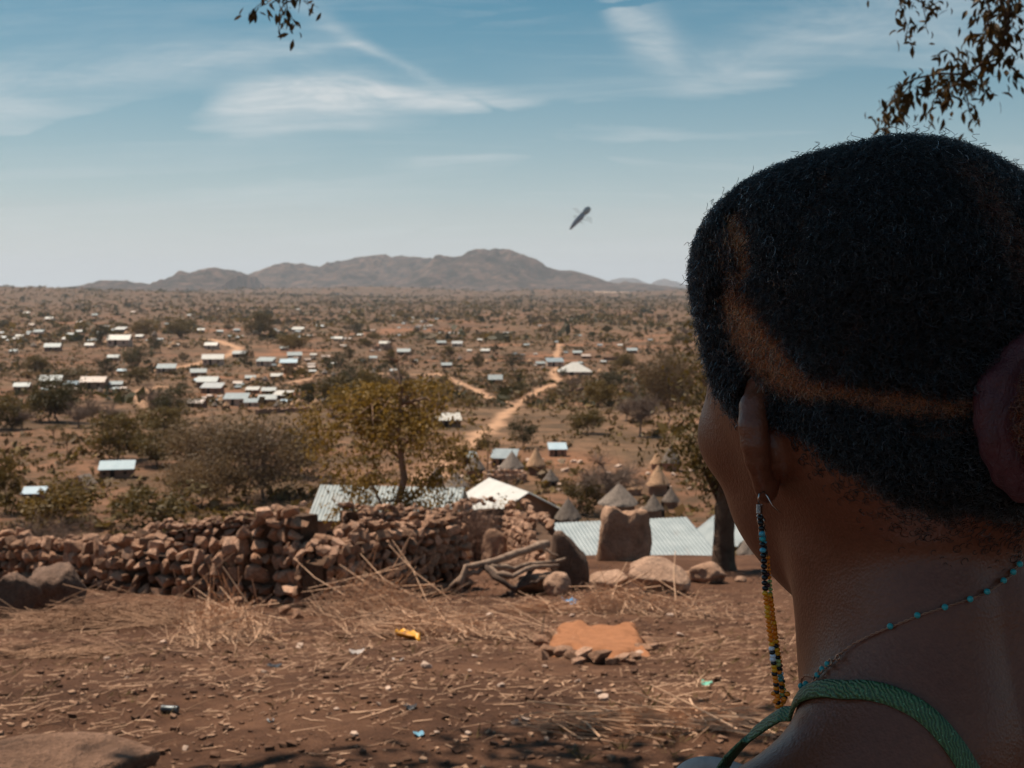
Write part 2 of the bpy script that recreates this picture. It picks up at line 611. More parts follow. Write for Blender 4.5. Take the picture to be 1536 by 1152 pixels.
def build_ground():
    ang = np.concatenate([np.linspace(-180, -40, 36)[:-1], np.linspace(-40, 40, 561), np.linspace(40, 180, 36)[1:-1]])
    ang = np.radians(ang)
    rad = np.concatenate([np.linspace(0.4, 3, 12)[:-1], np.linspace(3, 14, 190)[:-1], np.geomspace(14, 700, 300)[:-1], np.geomspace(700, 30000, 110)])
    A, Rr = np.meshgrid(ang, rad)
    x, y = Rr * np.sin(A), Rr * np.cos(A)
    z = height(x.ravel(), y.ravel())
    v = np.stack([x.ravel(), y.ravel(), z], 1)
    v = np.concatenate([v, [[0, 0, ground_z(0, 0)]]])
    n, m = len(rad), len(ang)
    i, j = np.meshgrid(np.arange(n - 1), np.arange(m), indexing='ij')
    j2 = (j + 1) % m
    f = np.stack([i * m + j, i * m + j2, (i + 1) * m + j2, (i + 1) * m + j], -1).reshape(-1, 4)[:, ::-1]
    c = len(v) - 1
    jj = np.arange(m)
    cap = np.stack([np.full(m, c), (jj + 1) % m, jj], 1)
    t = NT('dry_earth')
    geo = t.N('ShaderNodeNewGeometry').outputs['Position']
    sep = t.N('ShaderNodeSeparateXYZ')
    t.L(geo, sep.inputs[0])
    ydist = sep.outputs[1]
    # close by: trodden soil with chaff
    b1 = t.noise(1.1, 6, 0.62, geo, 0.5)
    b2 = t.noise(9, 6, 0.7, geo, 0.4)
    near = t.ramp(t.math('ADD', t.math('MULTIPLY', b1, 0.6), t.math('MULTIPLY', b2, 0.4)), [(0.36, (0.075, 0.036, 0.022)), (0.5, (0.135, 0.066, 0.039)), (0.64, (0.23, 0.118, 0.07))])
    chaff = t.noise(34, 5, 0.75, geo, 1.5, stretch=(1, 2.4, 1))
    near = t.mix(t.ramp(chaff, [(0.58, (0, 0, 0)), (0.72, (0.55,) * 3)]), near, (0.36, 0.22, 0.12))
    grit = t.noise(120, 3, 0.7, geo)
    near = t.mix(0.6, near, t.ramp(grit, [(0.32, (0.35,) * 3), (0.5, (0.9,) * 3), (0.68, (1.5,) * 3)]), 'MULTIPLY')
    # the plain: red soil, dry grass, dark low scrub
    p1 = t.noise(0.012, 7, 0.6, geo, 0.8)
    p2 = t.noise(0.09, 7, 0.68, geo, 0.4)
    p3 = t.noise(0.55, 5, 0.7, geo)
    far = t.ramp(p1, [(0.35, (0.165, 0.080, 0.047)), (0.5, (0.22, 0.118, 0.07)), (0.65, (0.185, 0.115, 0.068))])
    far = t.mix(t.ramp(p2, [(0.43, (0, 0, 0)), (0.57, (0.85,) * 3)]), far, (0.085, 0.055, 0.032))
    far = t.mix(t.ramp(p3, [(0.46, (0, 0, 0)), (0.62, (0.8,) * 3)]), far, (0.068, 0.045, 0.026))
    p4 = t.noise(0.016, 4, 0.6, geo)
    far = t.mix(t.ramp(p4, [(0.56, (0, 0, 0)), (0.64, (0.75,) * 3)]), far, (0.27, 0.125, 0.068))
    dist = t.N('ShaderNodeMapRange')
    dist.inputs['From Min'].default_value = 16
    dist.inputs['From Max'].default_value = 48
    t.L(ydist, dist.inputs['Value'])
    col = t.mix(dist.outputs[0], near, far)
    # denser bush far out
    d2 = t.N('ShaderNodeMapRange')
    d2.inputs['From Min'].default_value = 700
    d2.inputs['From Max'].default_value = 2200
    d2.inputs['To Max'].default_value = 0.62
    t.L(ydist, d2.inputs['Value'])
    bush = t.ramp(t.noise(0.03, 7, 0.72, geo), [(0.42, (0.05, 0.038, 0.022)), (0.6, (0.15, 0.085, 0.05))])
    col = t.mix(d2.outputs[0], col, bush)
    at = t.N('ShaderNodeAttribute')
    at.attribute_name = 'track'
    tn = t.math('MULTIPLY', at.outputs['Fac'], t.math('ADD', t.noise(0.5, 4, 0.6, geo), 0.45), clamp=True)
    col = t.mix(tn, col, (0.46, 0.27, 0.165))
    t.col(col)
    t.set(Roughness=0.95, Specular_IOR_Level=0.15)
    h = t.math('ADD', t.math('MULTIPLY', b2, 0.6), t.math('ADD', t.math('MULTIPLY', chaff, 0.35), t.math('MULTIPLY', grit, 0.25)))
    t.bump(h, 0.9, 0.05)
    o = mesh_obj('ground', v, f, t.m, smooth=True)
    me = o.data
    me2 = bpy.data.meshes.new('g')
    at = me.attributes.new('track', 'FLOAT', 'POINT')
    vals = np.zeros(len(v))
    sel = (v[:, 1] > 60) & (v[:, 1] < 900)
    vals[sel] = track_mask(v[sel, 0], v[sel, 1])
    at.data.foreach_set('value', vals.astype(np.float32))
    tag(o, kind='structure')
    return o


def build_mountains():
    def ridge(name, px_pts, Y0, depth, mat, seed, rough=0.5, base=None):
        """a range whose crest stands at distance Y0 with the outline's heights, and slopes on both sides"""
        xs = np.array([(p - 768) / F * Y0 for p, _ in px_pts])
        zs = np.array([CAM.z + ray(p, q).z / ray(p, q).y * Y0 for p, q in px_pts])
        b = base if base is not None else -34.0
        nx, ny = 420, 120
        X = np.linspace(xs[0] - depth * .1, xs[-1] + depth * .1, nx)
        V = np.linspace(-1, 1, ny)
        XX, VV = np.meshgrid(X, V)
        crest = np.interp(XX, xs, zs, left=b - 5, right=b - 5) - b
        # ragged crest line
        yoff = 0.25 * depth * fbm(XX / (depth * .5) + seed, XX * 0 + seed, 3)
        q = np.abs(VV)
        shape = np.where(VV < 0, (1 - q) ** 1.25, (1 - q) ** 1.1)
        crest = crest * (1 + 0.16 * fbm(XX / (Y0 * .022) + seed * 3, XX * 0 + 2.2, 4) * np.clip(crest / 60, 0, 1)) + 5.0 * (Y0 / 6500) * fbm(XX / (Y0 * .005), XX * 0 + seed, 3) * np.clip(crest / 40, 0, 1)
        sc = 420.0 * Y0 / 6500
        rid = 0
        a = 1.0
        for k in range(5):
            nn = 1 - np.abs(2 * vnoise(XX / sc * 2 ** k * 1.3 + seed + 7 * k, VV * depth / sc * 2 ** k + seed * 2 + 5 * k))
            rid = rid + a * (nn - 0.5)
            a *= 0.52
        Z = b + crest * shape * (1 + rough * rid * np.clip(q * 5, 0.12, 1)) + crest * 0.05 * rid
        Y_ = Y0 + VV * depth + yoff * (1 - q) * 0
        v = np.stack([XX.ravel(), Y_.ravel(), Z.ravel()], 1)
        i, j = np.meshgrid(np.arange(ny - 1), np.arange(nx - 1), indexing='ij')
        f = np.stack([i * nx + j, i * nx + j + 1, (i + 1) * nx + j + 1, (i + 1) * nx + j], -1).reshape(-1, 4)
        o = mesh_obj(name, v, f, mat, smooth=True)
        return tag(o, kind='structure')
    t = NT('rocky_bush')
    g = t.N('ShaderNodeNewGeometry').outputs['Position']
    n1 = t.noise(0.006, 7, 0.65, g, 0.4)
    n2 = t.noise(0.016, 7, 0.78, g)
    c = t.ramp(n1, [(0.38, (0.08, 0.056, 0.046)), (0.6, (0.19, 0.122, 0.094))])
    c = t.mix(t.ramp(n2, [(0.44, (0.95,) * 3), (0.56, (0.0,) * 3)]), c, (0.035, 0.032, 0.026))
    t.col(c)
    t.set(Roughness=1.0, Specular_IOR_Level=0.1)
    t.bump(n2, 1.0, 22)
    m = t.m
    ridge('mountain', [(-60, 442), (60, 440), (120, 431), (150, 424), (175, 421), (205, 424), (240, 428), (255, 424), (268, 418), (276, 409), (290, 413), (310, 407), (323, 403), (340, 407), (362, 416), (372, 417)],
          5600, 900, m, 2.3)
    ridge('mountain', [(340, 440), (366, 417), (385, 404), (400, 402), (430, 401), (455, 396), (480, 399), (505, 392), (545, 387), (575, 385), (600, 387), (630, 390), (660, 392), (690, 401), (720, 425), (760, 441)],
          7000, 1300, m, 5.1)
    ridge('mountain', [(560, 440), (600, 420), (640, 398), (658, 387), (672, 386), (690, 384), (705, 379), (725, 376), (745, 377), (770, 381), (782, 386), (800, 396), (830, 406), (860, 411), (890, 418), (920, 425), (960, 424), (990, 428), (1030, 433), (1200, 432), (1400, 436), (1600, 442)],
          6400, 1300, m, 8.7)
    ridge('mountain', [(880, 436), (905, 428), (918, 420), (930, 417), (948, 418), (965, 424), (975, 427), (985, 421), (997, 418), (1010, 423), (1025, 430), (1060, 427), (1150, 424), (1300, 430), (1400, 440)],
          15000, 1800, m, 1.7, base=-60)
    # long pale sand bank below the mountain
    t2 = simple('pale_sand', (0.40, 0.27, 0.19), (0.5, 0.34, 0.24), 0.01, 1.0, kind='Object')
    for px0, px1, py, Y0 in ((470, 575, 442.0, 5000), (690, 1010, 439.0, 5200), (1100, 1300, 439, 5200)):
        n = 40
        v, f = [], []
        for k in range(n + 1):
            q = k / n
            x = ((px0 + (px1 - px0) * q) - 768) / F * Y0
            h = 17 * math.sin(math.pi * q) ** 0.5 * (0.75 + 0.6 * vnoise(np.array([q * 7 + px0]), np.array([.5]))[0]) + 1
            zt = ground_z(x, Y0)
            v += [(x, Y0 - 90, zt - 2), (x, Y0, zt + h), (x, Y0 + 160, zt - 2)]
        for k in range(n):
            a = 3 * k
            f += [(a, a + 3, a + 4, a + 1), (a + 1, a + 4, a + 5, a + 2)]
        tag(mesh_obj('sand_bank', v, f, t2, smooth=True), kind='structure')


def build_haze():
    v = [(x, y, z) for x in (-9000, 9000) for y in (-260, 17500) for z in (-75, 330)]
    f = [(0, 1, 3, 2), (4, 6, 7, 5), (0, 4, 5, 1), (2, 3, 7, 6), (0, 2, 6, 4), (1, 5, 7, 3)]
    m = bpy.data.materials.new('dusty_air')
    m.use_nodes = True
    nt = m.node_tree
    nt.nodes.clear()
    vol = nt.nodes.new('ShaderNodeVolumePrincipled')
    vol.inputs['Color'].default_value = (0.74, 0.86, 1.0, 1)
    vol.inputs['Density'].default_value = HAZE
    vol.inputs['Anisotropy'].default_value = 0.2
    out = nt.nodes.new('ShaderNodeOutputMaterial')
    nt.links.new(vol.outputs[0], out.inputs['Volume'])
    o = mesh_obj('haze', v, f, m)
    tag(o, kind='stuff')


HAZE = 5.4e-5
GROUND = build_ground()
build_mountains()
if 'nohaze' not in DEV:
    build_haze()

# ---------------------------------------------------------------- stones, walls, boulders
def rock_material(name, stops, patch, scale=6.0, rand=0.3, bump=0.7):
    t = NT(name)
    o = t.coord()
    n = t.noise(scale, 7, 0.65, o, 0.3)
    c = t.ramp(n, stops)
    c = t.mix(t.ramp(t.noise(scale * 0.6, 5, 0.7, o, 1.0), [(0.5, (0, 0, 0)), (0.62, (0.8,) * 3)]), c, patch)
    sp = t.noise(scale * 14, 3, 0.7, o)
    c = t.mix(0.5, c, t.ramp(sp, [(0.35, (0.5,) * 3), (0.65, (1.4,) * 3)]), 'MULTIPLY')
    r = t.objrand()
    tint = t.ramp(r, [(0, (1 - rand, 1 - rand * 1.05, 1 - rand * 1.1)), (0.35, (1, .93, .86)), (0.7, (1.05, 1.02, 1.0)), (1, (1 + rand, 1 + rand, 1 + rand))])
    t.col(t.mix(1.0, c, tint, 'MULTIPLY'))
    t.set(Roughness=0.93, Specular_IOR_Level=0.2)
    t.bump(t.math('ADD', n, t.math('MULTIPLY', sp, 0.3)), bump, 0.35 / scale)
    return t.m


M_STONE = rock_material('field_stone', [(0.3, (0.30, 0.165, 0.108)), (0.5, (0.47, 0.28, 0.19)), (0.7, (0.60, 0.40, 0.29))], (0.22, 0.15, 0.115), 7.0, 0.45)
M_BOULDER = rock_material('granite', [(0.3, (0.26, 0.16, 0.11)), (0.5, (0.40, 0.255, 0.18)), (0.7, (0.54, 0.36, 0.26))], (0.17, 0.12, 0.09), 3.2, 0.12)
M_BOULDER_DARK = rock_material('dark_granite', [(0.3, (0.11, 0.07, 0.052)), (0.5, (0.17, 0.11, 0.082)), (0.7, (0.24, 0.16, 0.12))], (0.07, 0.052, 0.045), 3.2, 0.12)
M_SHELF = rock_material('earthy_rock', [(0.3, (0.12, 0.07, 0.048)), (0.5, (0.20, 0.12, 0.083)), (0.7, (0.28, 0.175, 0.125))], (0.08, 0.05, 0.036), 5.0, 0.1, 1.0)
M_RUBBLE = simple('rubble_fill', (0.06, 0.035, 0.022), (0.14, 0.08, 0.05), 9, 1.0, 0.8, 0.04)


def stone_mesh(seed, n=16, flat=1.0):
    g = random.Random(seed)
    bm = bmesh.new()
    for _ in range(n):
        p = Vector((g.gauss(0, 1), g.gauss(0, 1), g.gauss(0, 1))).normalized()
        k = max(abs(p.x), abs(p.y), abs(p.z))
        p = p * (0.55 + 0.45 * (0.8 / k)) * g.uniform(0.85, 1.05)
        bm.verts.new((p.x * .5, p.y * .5, p.z * .5 * flat))
    r = bmesh.ops.convex_hull(bm, input=bm.verts)
    bmesh.ops.delete(bm, geom=[v for v in r['geom_interior'] if isinstance(v, bmesh.types.BMVert)], context='VERTS')
    bmesh.ops.bevel(bm, geom=list(bm.edges), offset=0.016, segments=1, affect='EDGES')
    me = bpy.data.meshes.new('stone')
    bm.to_mesh(me)
    bm.free()
    me.materials.append(M_STONE)
    return me


STONES = [stone_mesh(100 + k, 11 + k % 5) for k in range(18)]


def stone_at(parent, loc, size, mat=None, name='stone'):
    o = bpy.data.objects.new(name, rnd.choice(STONES))
    C.objects.link(o)
    o.parent = parent
    o.location = loc
    o.scale = size
    o.rotation_euler = (rnd.uniform(-.35, .35), rnd.uniform(-.35, .35), rnd.uniform(-.5, .5) + (math.pi if rnd.random() < .5 else 0))
    return o


def stone_wall(label, base_px, thick, size, name='stone_wall', back=True, ypush=0.0, maxn=300, mess=0.35):
    """dry stone wall: base_px = (px, py of its foot, height in photograph pixels)"""
    pts = []
    for px, py, h in base_px:
        g = G(px, py)
        if ypush:
            d = ray(px, py)
            g = CAM + d * ((g.y + ypush) / d.y)
            g.z = ground_z(g.x, g.y)
        pts.append((g, h / F * g.y))
    o0 = pts[0][0].copy()
    root = empty(name, o0, 0, label, 'stone wall')
    seg = [0]
    for (a, _), (b, _) in zip(pts[:-1], pts[1:]):
        seg.append(seg[-1] + (b - a).length)
    L = seg[-1]

    def at(s):
        k = max(0, min(len(pts) - 2, int(np.searchsorted(seg, s) - 1)))
        q = (s - seg[k]) / (seg[k + 1] - seg[k] + 1e-9)
        a, b = pts[k], pts[k + 1]
        p = a[0].lerp(b[0], q)
        t = (b[0] - a[0])
        t.z = 0
        t.normalize()
        n = Vector((t.y, -t.x, 0))
        if n.y > 0:
            n = -n
        return p, a[1] + (b[1] - a[1]) * q, t, n
    # dark rubble in the middle
    mb = MB()
    ns = max(3, int(L / 0.15))
    for k in range(ns + 1):
        p, h, t, n = at(L * k / ns)
        hh = max(0.03, h - size * 0.8)
        w = (thick * 0.5 - size * 0.3) * .7
        q = p - o0
        mb.v += [tuple(q + n * w - Vector((0, 0, .15))), tuple(q + n * w * .8 + Vector((0, 0, hh))), tuple(q - n * w * .8 + Vector((0, 0, hh))), tuple(q - n * w - Vector((0, 0, .15)))]
    for k in range(ns):
        a = 4 * k
        mb.f += [(a, a + 4, a + 5, a + 1), (a + 1, a + 5, a + 6, a + 2), (a + 2, a + 6, a + 7, a + 3)]
    mb.f += [(0, 1, 2, 3), (4 * ns + 3, 4 * ns + 2, 4 * ns + 1, 4 * ns)]
    mb.build('rubble_core', M_RUBBLE, root)
    cnt = 0
    faces = [1, -1] if back else [1]
    hmax = max(h for _, h in pts)
    for fc in faces:
        z = 0.0
        row = 0
        while z < hmax:
            rh = size * rnd.uniform(0.5, 0.85)
            s = rnd.uniform(-.3, .3) * size
            while s < L:
                sw = size * rnd.choice((0.55, 0.7, 0.85, 1.0, 1.15, 1.45))
                p, h, t, n = at(min(max(s + sw / 2, 0), L))
                top = h * (1 + 0.26 * vnoise(np.array([s * 2.2]), np.array([3.3 + L]))[0])
                if z + rh * 0.6 < top and cnt < maxn:
                    out = thick / 2 * (1 - 0.18 * z / hmax) - size * 0.28 + rnd.uniform(-1, 1) * size * 0.12 * mess * 2
                    c = p + n * out * fc + t * 0 + Vector((0, 0, z + rh / 2)) - o0
                    o = stone_at(root, c, (sw * 1.12, size * rnd.uniform(.75, 1.25), rh * rnd.uniform(0.95, 1.5)))
                    o.rotation_euler = (rnd.gauss(0, mess * .5), rnd.gauss(0, mess * .6), math.atan2(t.y, t.x) + rnd.gauss(0, mess))
                    cnt += 1
                s += sw * rnd.uniform(0.9, 1.02)
            z += rh * 0.92
            row += 1
    # coping
    s = 0
    while s < L and cnt < maxn + 60:
        p, h, t, n = at(s)
        for w in (-.22, .22):
            if rnd.random() < .85:
                sz = size * rnd.uniform(.6, 1.1)
                o = stone_at(root, p - o0 + n * w * thick + Vector((0, 0, h * (1 + 0.26 * vnoise(np.array([s * 2.2]), np.array([3.3 + L]))[0]) - size * .12 + rnd.uniform(-.25, .25) * size)), (sz * 1.2, sz, sz * .75))
                o.rotation_euler = (rnd.gauss(0, .3), rnd.gauss(0, .3), rnd.uniform(0, 6.3))
                cnt += 1
        s += size * 0.7
    return root


stone_wall('long rough dry stone wall at the left ending in a raised corner', [(-90, 860, 70), (20, 866, 66), (100, 872, 70), (200, 886, 84), (300, 894, 78), (370, 902, 104), (396, 905, 146), (440, 908, 166), (466, 910, 166)], 0.40, 0.175, mess=.65)
stone_wall('low tumbled stone wall behind the straw, right of the raised corner', [(470, 916, 92), (515, 906, 112), (570, 896, 112), (620, 888, 122), (660, 882, 116), (688, 878, 88), (694, 878, 46)], 0.40, 0.14, mess=.6)
stone_wall('curved back wall of the left stone enclosure with a small-stone coping', [(140, 845, 28), (200, 845, 46), (260, 846, 62), (330, 846, 76), (400, 846, 84), (455, 848, 92)], 0.34, 0.12, back=False)
stone_wall('stone wall behind the tumbled one, reaching from the gap to the bare brush', [(512, 842, 90), (530, 842, 90), (570, 840, 80), (620, 838, 78), (690, 836, 80), (740, 834, 84), (772, 832, 80)], 0.36, 0.13, back=False)
stone_wall('crumbling stone wall end running down to the dark slab boulder', [(776, 838, 84), (796, 852, 84), (815, 866, 78), (832, 878, 66), (846, 884, 46), (852, 886, 30)], 0.42, 0.125, mess=.6)


def boulder(label, px, py, w, h, mat=None, flat=0.75, seed=1, lean=0.0, cuts=(), rot=0.0, sink=0.18, group=None, rough=0.16, sub=4, cat='boulder'):
    """w, h: size in photograph pixels; py = its foot"""
    g = G(px, py)
    W, H = w / F * g.y, h / F * g.y
    bm = bmesh.new()
    bmesh.ops.create_icosphere(bm, subdivisions=sub, radius=0.5)
    gs = random.Random(seed)
    planes = []
    for k in range(9):
        d = Vector((gs.gauss(0, 1), gs.gauss(0, 1), gs.gauss(0, .8))).normalized()
        planes.append((d, gs.uniform(.34, .46)))
    for d, q in cuts:
        planes.append((Vector(d).normalized(), q))
    for v in bm.verts:
        p = v.co * 1.12
        for d, q in planes:
            e = p.dot(d) - q
            if e > 0:
                p = p - d * e * 0.85
        k = mnoise.fractal(p * 2.1 + Vector((seed * 3.1, 0, 0)), 0.9, 2.1, 5)
        k2 = mnoise.fractal(p * 8 + Vector((seed, 5, 0)), 0.9, 2.1, 3)
        p = p * (1 + rough * k + rough * .22 * k2)
        v.co = p
    for f in bm.faces:
        f.smooth = True
    xs = [v.co.x for v in bm.verts]
    zs = [v.co.z for v in bm.verts]
    kx, kz = W / (max(xs) - min(xs)), H * (1 + sink) / (max(zs) - min(zs))
    for v in bm.verts:
        v.co = Vector((v.co.x * kx, v.co.y * W * flat, (v.co.z - min(zs)) * kz - H * sink))
        v.co.x += lean * v.co.z
    me = bpy.data.meshes.new('boulder')
    bm.to_mesh(me)
    bm.free()
    me.materials.append(mat or M_BOULDER)
    o = link(bpy.data.objects.new('boulder', me))
    o.location = (g.x, g.y + W * flat * 0.35, g.z)
    o.rotation_euler = (0, 0, rot)
    return tag(o, label, cat, group)


boulder('big squarish brown boulder in front of the grey tin roof', 938, 842, 88, 84, seed=3, flat=.8, cuts=(((.05, 0, 1), .40), ((1, 0, -.15), .41), ((-1, 0, -.1), .42), ((0, -1, .25), .36)), rough=.34, sink=.8)
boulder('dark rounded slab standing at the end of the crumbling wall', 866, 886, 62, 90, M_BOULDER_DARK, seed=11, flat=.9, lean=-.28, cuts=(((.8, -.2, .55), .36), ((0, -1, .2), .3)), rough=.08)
boulder('tilted slab of pale rock below the squarish boulder', 1000, 892, 92, 50, seed=21, flat=.9, lean=-.5, cuts=(((.5, -.5, .8), .28), ((0, -.6, .8), .3)), rough=.09)
boulder('low flat brown rock between the dark slab and the tilted slab', 918, 888, 62, 26, seed=7, flat=.9, cuts=(((0, -.3, 1), .25),), rough=.1)
boulder('grey-brown rock at the foot of the dark tree trunk', 1066, 876, 58, 30, seed=15, flat=.8, rough=.14)
boulder('small pale flat stone right of the tilted slab', 1038, 872, 34, 14, seed=16, flat=.9, rough=.1)
boulder('little stone lying on the shaded ground beside the trunk foot', 1112, 873, 18, 8, seed=17, flat=.9, rough=.1)
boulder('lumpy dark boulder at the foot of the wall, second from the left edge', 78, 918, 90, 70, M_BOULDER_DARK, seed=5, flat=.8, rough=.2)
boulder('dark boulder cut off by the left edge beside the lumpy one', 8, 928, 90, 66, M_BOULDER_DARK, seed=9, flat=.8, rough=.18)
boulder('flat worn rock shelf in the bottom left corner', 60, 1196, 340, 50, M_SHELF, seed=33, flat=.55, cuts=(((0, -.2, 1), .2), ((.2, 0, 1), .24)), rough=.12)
boulder('flat brown rock under the fallen grey branches', 800, 892, 86, 28, seed=41, flat=.7, cuts=(((0, 0, 1), .25),), rough=.12)
boulder('pale upright rock showing behind the bare brush', 742, 845, 40, 52, seed=44, flat=.7, rough=.16)
boulder('sunlit round rock behind the fallen grey branches', 775, 868, 66, 36, seed=47, flat=.7, rough=.12)
boulder('pale stone block filling the gap beside the raised wall corner', 488, 850, 44, 46, seed=49, flat=.7, cuts=(((0, 0, 1), .36),), rough=.1)
boulder('rough brown stone wedged under the end of the crumbling wall', 838, 894, 44, 34, seed=52, flat=.8, rough=.14)

# stones that rolled off the wall
for px, py, w, h in ((428, 922, 22, 16), (447, 928, 24, 18), (468, 922, 20, 13), (488, 916, 14, 11), (462, 908, 16, 12), (410, 912, 18, 15), (355, 908, 22, 16), (480, 908, 15, 12), (436, 910, 18, 15), (420, 931, 12, 7), (258, 927, 13, 9), (294, 938, 12, 9), (303, 943, 9, 7)):
    g = G(px, py)
    W, H = w / F * g.y, h / F * g.y
    o = stone_at(None, (g.x, g.y, g.z + H * .35), (W * 1.15, W, H * 1.25))
    tag(o, 'rolled-off wall stone', 'stone', 'stones rolled off the wall')
    PENDING.append((o, px, py, 'stone fallen off the wall', YARD))

# ---------------------------------------------------------------- earth mound edged with stones
M_RED = simple('red_earth', (0.30, 0.125, 0.055), (0.44, 0.19, 0.09), 11, 0.97, 0.9, 0.03)


def earth_mound():
    A, B_, Cc, D = G(812, 990), G(978, 990), G(955, 938), G(836, 938)
    o0 = (A + B_ + Cc + D) / 4
    o0.z = ground_z(o0.x, o0.y)
    root = empty('earth_bed', o0, 0, 'low oblong bed of orange earth edged with stones', 'earth bed')
    n, m = 40, 26
    v, f = [], []
    for j in range(m + 1):
        for i in range(n + 1):
            u, w = i / n, j / m
            u += .05 * math.sin(w * 9 + 1) * (1 - abs(2 * u - 1)) + .03 * math.sin(w * 23)
            w += .05 * math.sin(u * 8) + .03 * math.sin(u * 21 + 2)
            p = (A * (1 - u) + B_ * u) * (1 - w) + (D * (1 - u) + Cc * u) * w
            u, w = i / n, j / m
            ed = min(u, 1 - u) * 1.6, min(w, 1 - w)
            e = min(min(ed) / 0.13, 1)
            hgt = 0.075 * (e * e * (3 - 2 * e)) * (0.85 + 0.3 * fbm(np.array([u * 5]), np.array([w * 4 + 9]), 3)[0]) - 0.015
            v.append((p.x - o0.x, p.y - o0.y, ground_z(p.x, p.y) + hgt - o0.z))
    for j in range(m):
        for i in range(n):
            a = j * (n + 1) + i
            f.append((a, a + 1, a + n + 2, a + n + 1))
    mesh_obj('soil', v, f, M_RED, root, True)
    for px, py, s in ((808, 968, 26), (826, 958, 24), (822, 984, 24), (845, 984, 26), (858, 989, 22), (880, 992, 30), (902, 994, 34), (918, 996, 20), (935, 993, 22), (952, 990, 18), (964, 980, 24), (972, 968, 22), (978, 974, 18), (812, 990, 26), (868, 996, 18), (946, 996, 14)):
        g = G(px, py)
        W = s * 1.25 / F * g.y
        stone_at(root, g - o0 + Vector((0, 0, W * .22)), (W * 1.15, W, W * .72))
    return root


earth_mound()

# ---------------------------------------------------------------- straw
M_STRAW = simple('dry_straw', (0.46, 0.275, 0.17), (0.70, 0.46, 0.31), 5, 0.8)
M_STRAW2 = simple('old_straw', (0.24, 0.135, 0.083), (0.46, 0.285, 0.185), 4, 0.9)


def stalks(n, centre, spread, length, direction, sd, rise=0.12, mb=None, rad=(0.0016, 0.0035), seed=0, lift=0.0, curve=0.05):
    g = random.Random(seed)
    mb = mb or MB()
    for _ in range(n):
        x, y = g.gauss(0, spread[0]), g.gauss(0, spread[1])
        c, s = math.cos(direction), math.sin(direction)
        px, py = centre[0] + x * c - y * s, centre[1] + x * s + y * c
        a = direction + g.gauss(0, sd)
        L = length * g.uniform(.4, 1.1)
        el = g.gauss(0.05, rise * 1.4)
        fall = math.exp(-(x / spread[0]) ** 2 / 2 - (y / spread[1]) ** 2 / 2)
        z = ground_z(px, py) + 0.006 + lift * fall * g.random()
        d = Vector((math.cos(a) * math.cos(el), math.sin(a) * math.cos(el), math.sin(el)))
        p0 = Vector((px, py, z + max(0, -math.sin(el) * L * .5) + .004))
        side = d.cross(Vector((0, 0, 1))).normalized()
        b = g.gauss(0, curve) * L
        pts = [p0 - d * L * .5, p0 + side * b + Vector((0, 0, abs(b) * .3)), p0 + d * L * .5]
        for q in pts:
            q.z = max(q.z, ground_z(q.x, q.y) + .003)
        r = g.uniform(*rad)
        mb.tube(pts, [r, r * .9, r * .5], 3, cap=False)
    return mb


def straw_pile(label, px, py, n, spread, length, direction, sd, rise, lift, seed, mat=None, extra=()):
    g = G(px, py)
    o0 = Vector((g.x, g.y, g.z))
    mb = stalks(n, (g.x, g.y), spread, length, direction, sd, rise, seed=seed, lift=lift)
    mb.v = [(x - o0.x, y - o0.y, z - o0.z) for x, y, z in mb.v]
    root = empty('straw_pile', o0, 0, label, 'straw pile')
    h = mb.build('straw', mat or M_STRAW, root)
    h['kind'] = 'stuff'
    # the thick stalks on top, one by one
    gg = random.Random(seed + 1)
    for k in range(10):
        m2 = MB()
        a = direction + gg.gauss(0, sd * 1.2)
        L = length * gg.uniform(.9, 1.5)
        el = gg.gauss(.12, rise)
        d = Vector((math.cos(a) * math.cos(el), math.sin(a) * math.cos(el), math.sin(el)))
        x, y = gg.gauss(0, spread[0]) * .8, gg.gauss(0, spread[1]) * .8
        c, s = math.cos(direction), math.sin(direction)
        q = Vector((x * c - y * s, x * s + y * c, 0))
        q.z = ground_z(o0.x + q.x, o0.y + q.y) - o0.z + lift * .8 + L * .5 * abs(math.sin(el))
        sd_ = d.cross(Vector((0, 0, 1))) * gg.gauss(0, .06) * L
        m2.tube([q - d * L * .5, q + sd_, q + d * L * .5], [.0045, .004, .0025], 5)
        m2.build('stalk', mat or M_STRAW, root)
    return root


straw_pile('heap of dry stalks standing up against the low tumbled wall', 582, 930, 460, (.34, .10), .55, math.radians(150), .26, .32, .26, 1)
straw_pile('loose fan of straw right of the yellow scrap', 655, 955, 420, (.40, .13), .4, math.radians(165), .8, .2, .12, 2)
straw_pile('tangled clump of stalks alone on the soil below the left wall', 335, 958, 420, (.22, .15), .45, math.radians(112), .65, .4, .18, 3)
straw_pile('brownish heap of old stalks on the left, below the dark boulders', 150, 940, 460, (.42, .13), .5, math.radians(20), .35, .2, .16, 4, M_STRAW2)
straw_pile('pale straw heap behind the orange earth bed', 935, 920, 560, (.36, .14), .36, math.radians(165), .8, .28, .2, 5)
straw_pile('flattened straw strewn left of the blue scrap, under the branches', 830, 918, 240, (.34, .10), .36, math.radians(175), .55, .10, .05, 6)
straw_pile('flat mat of straw lying low at the right, near the shoulder', 985, 1090, 260, (.22, .07), .30, math.radians(170), .4, .10, .035, 7)
straw_pile('thin spread of old stalks at the far left below the brownish heap', 45, 985, 150, (.30, .09), .4, math.radians(12), .4, .10, .03, 8, M_STRAW2)

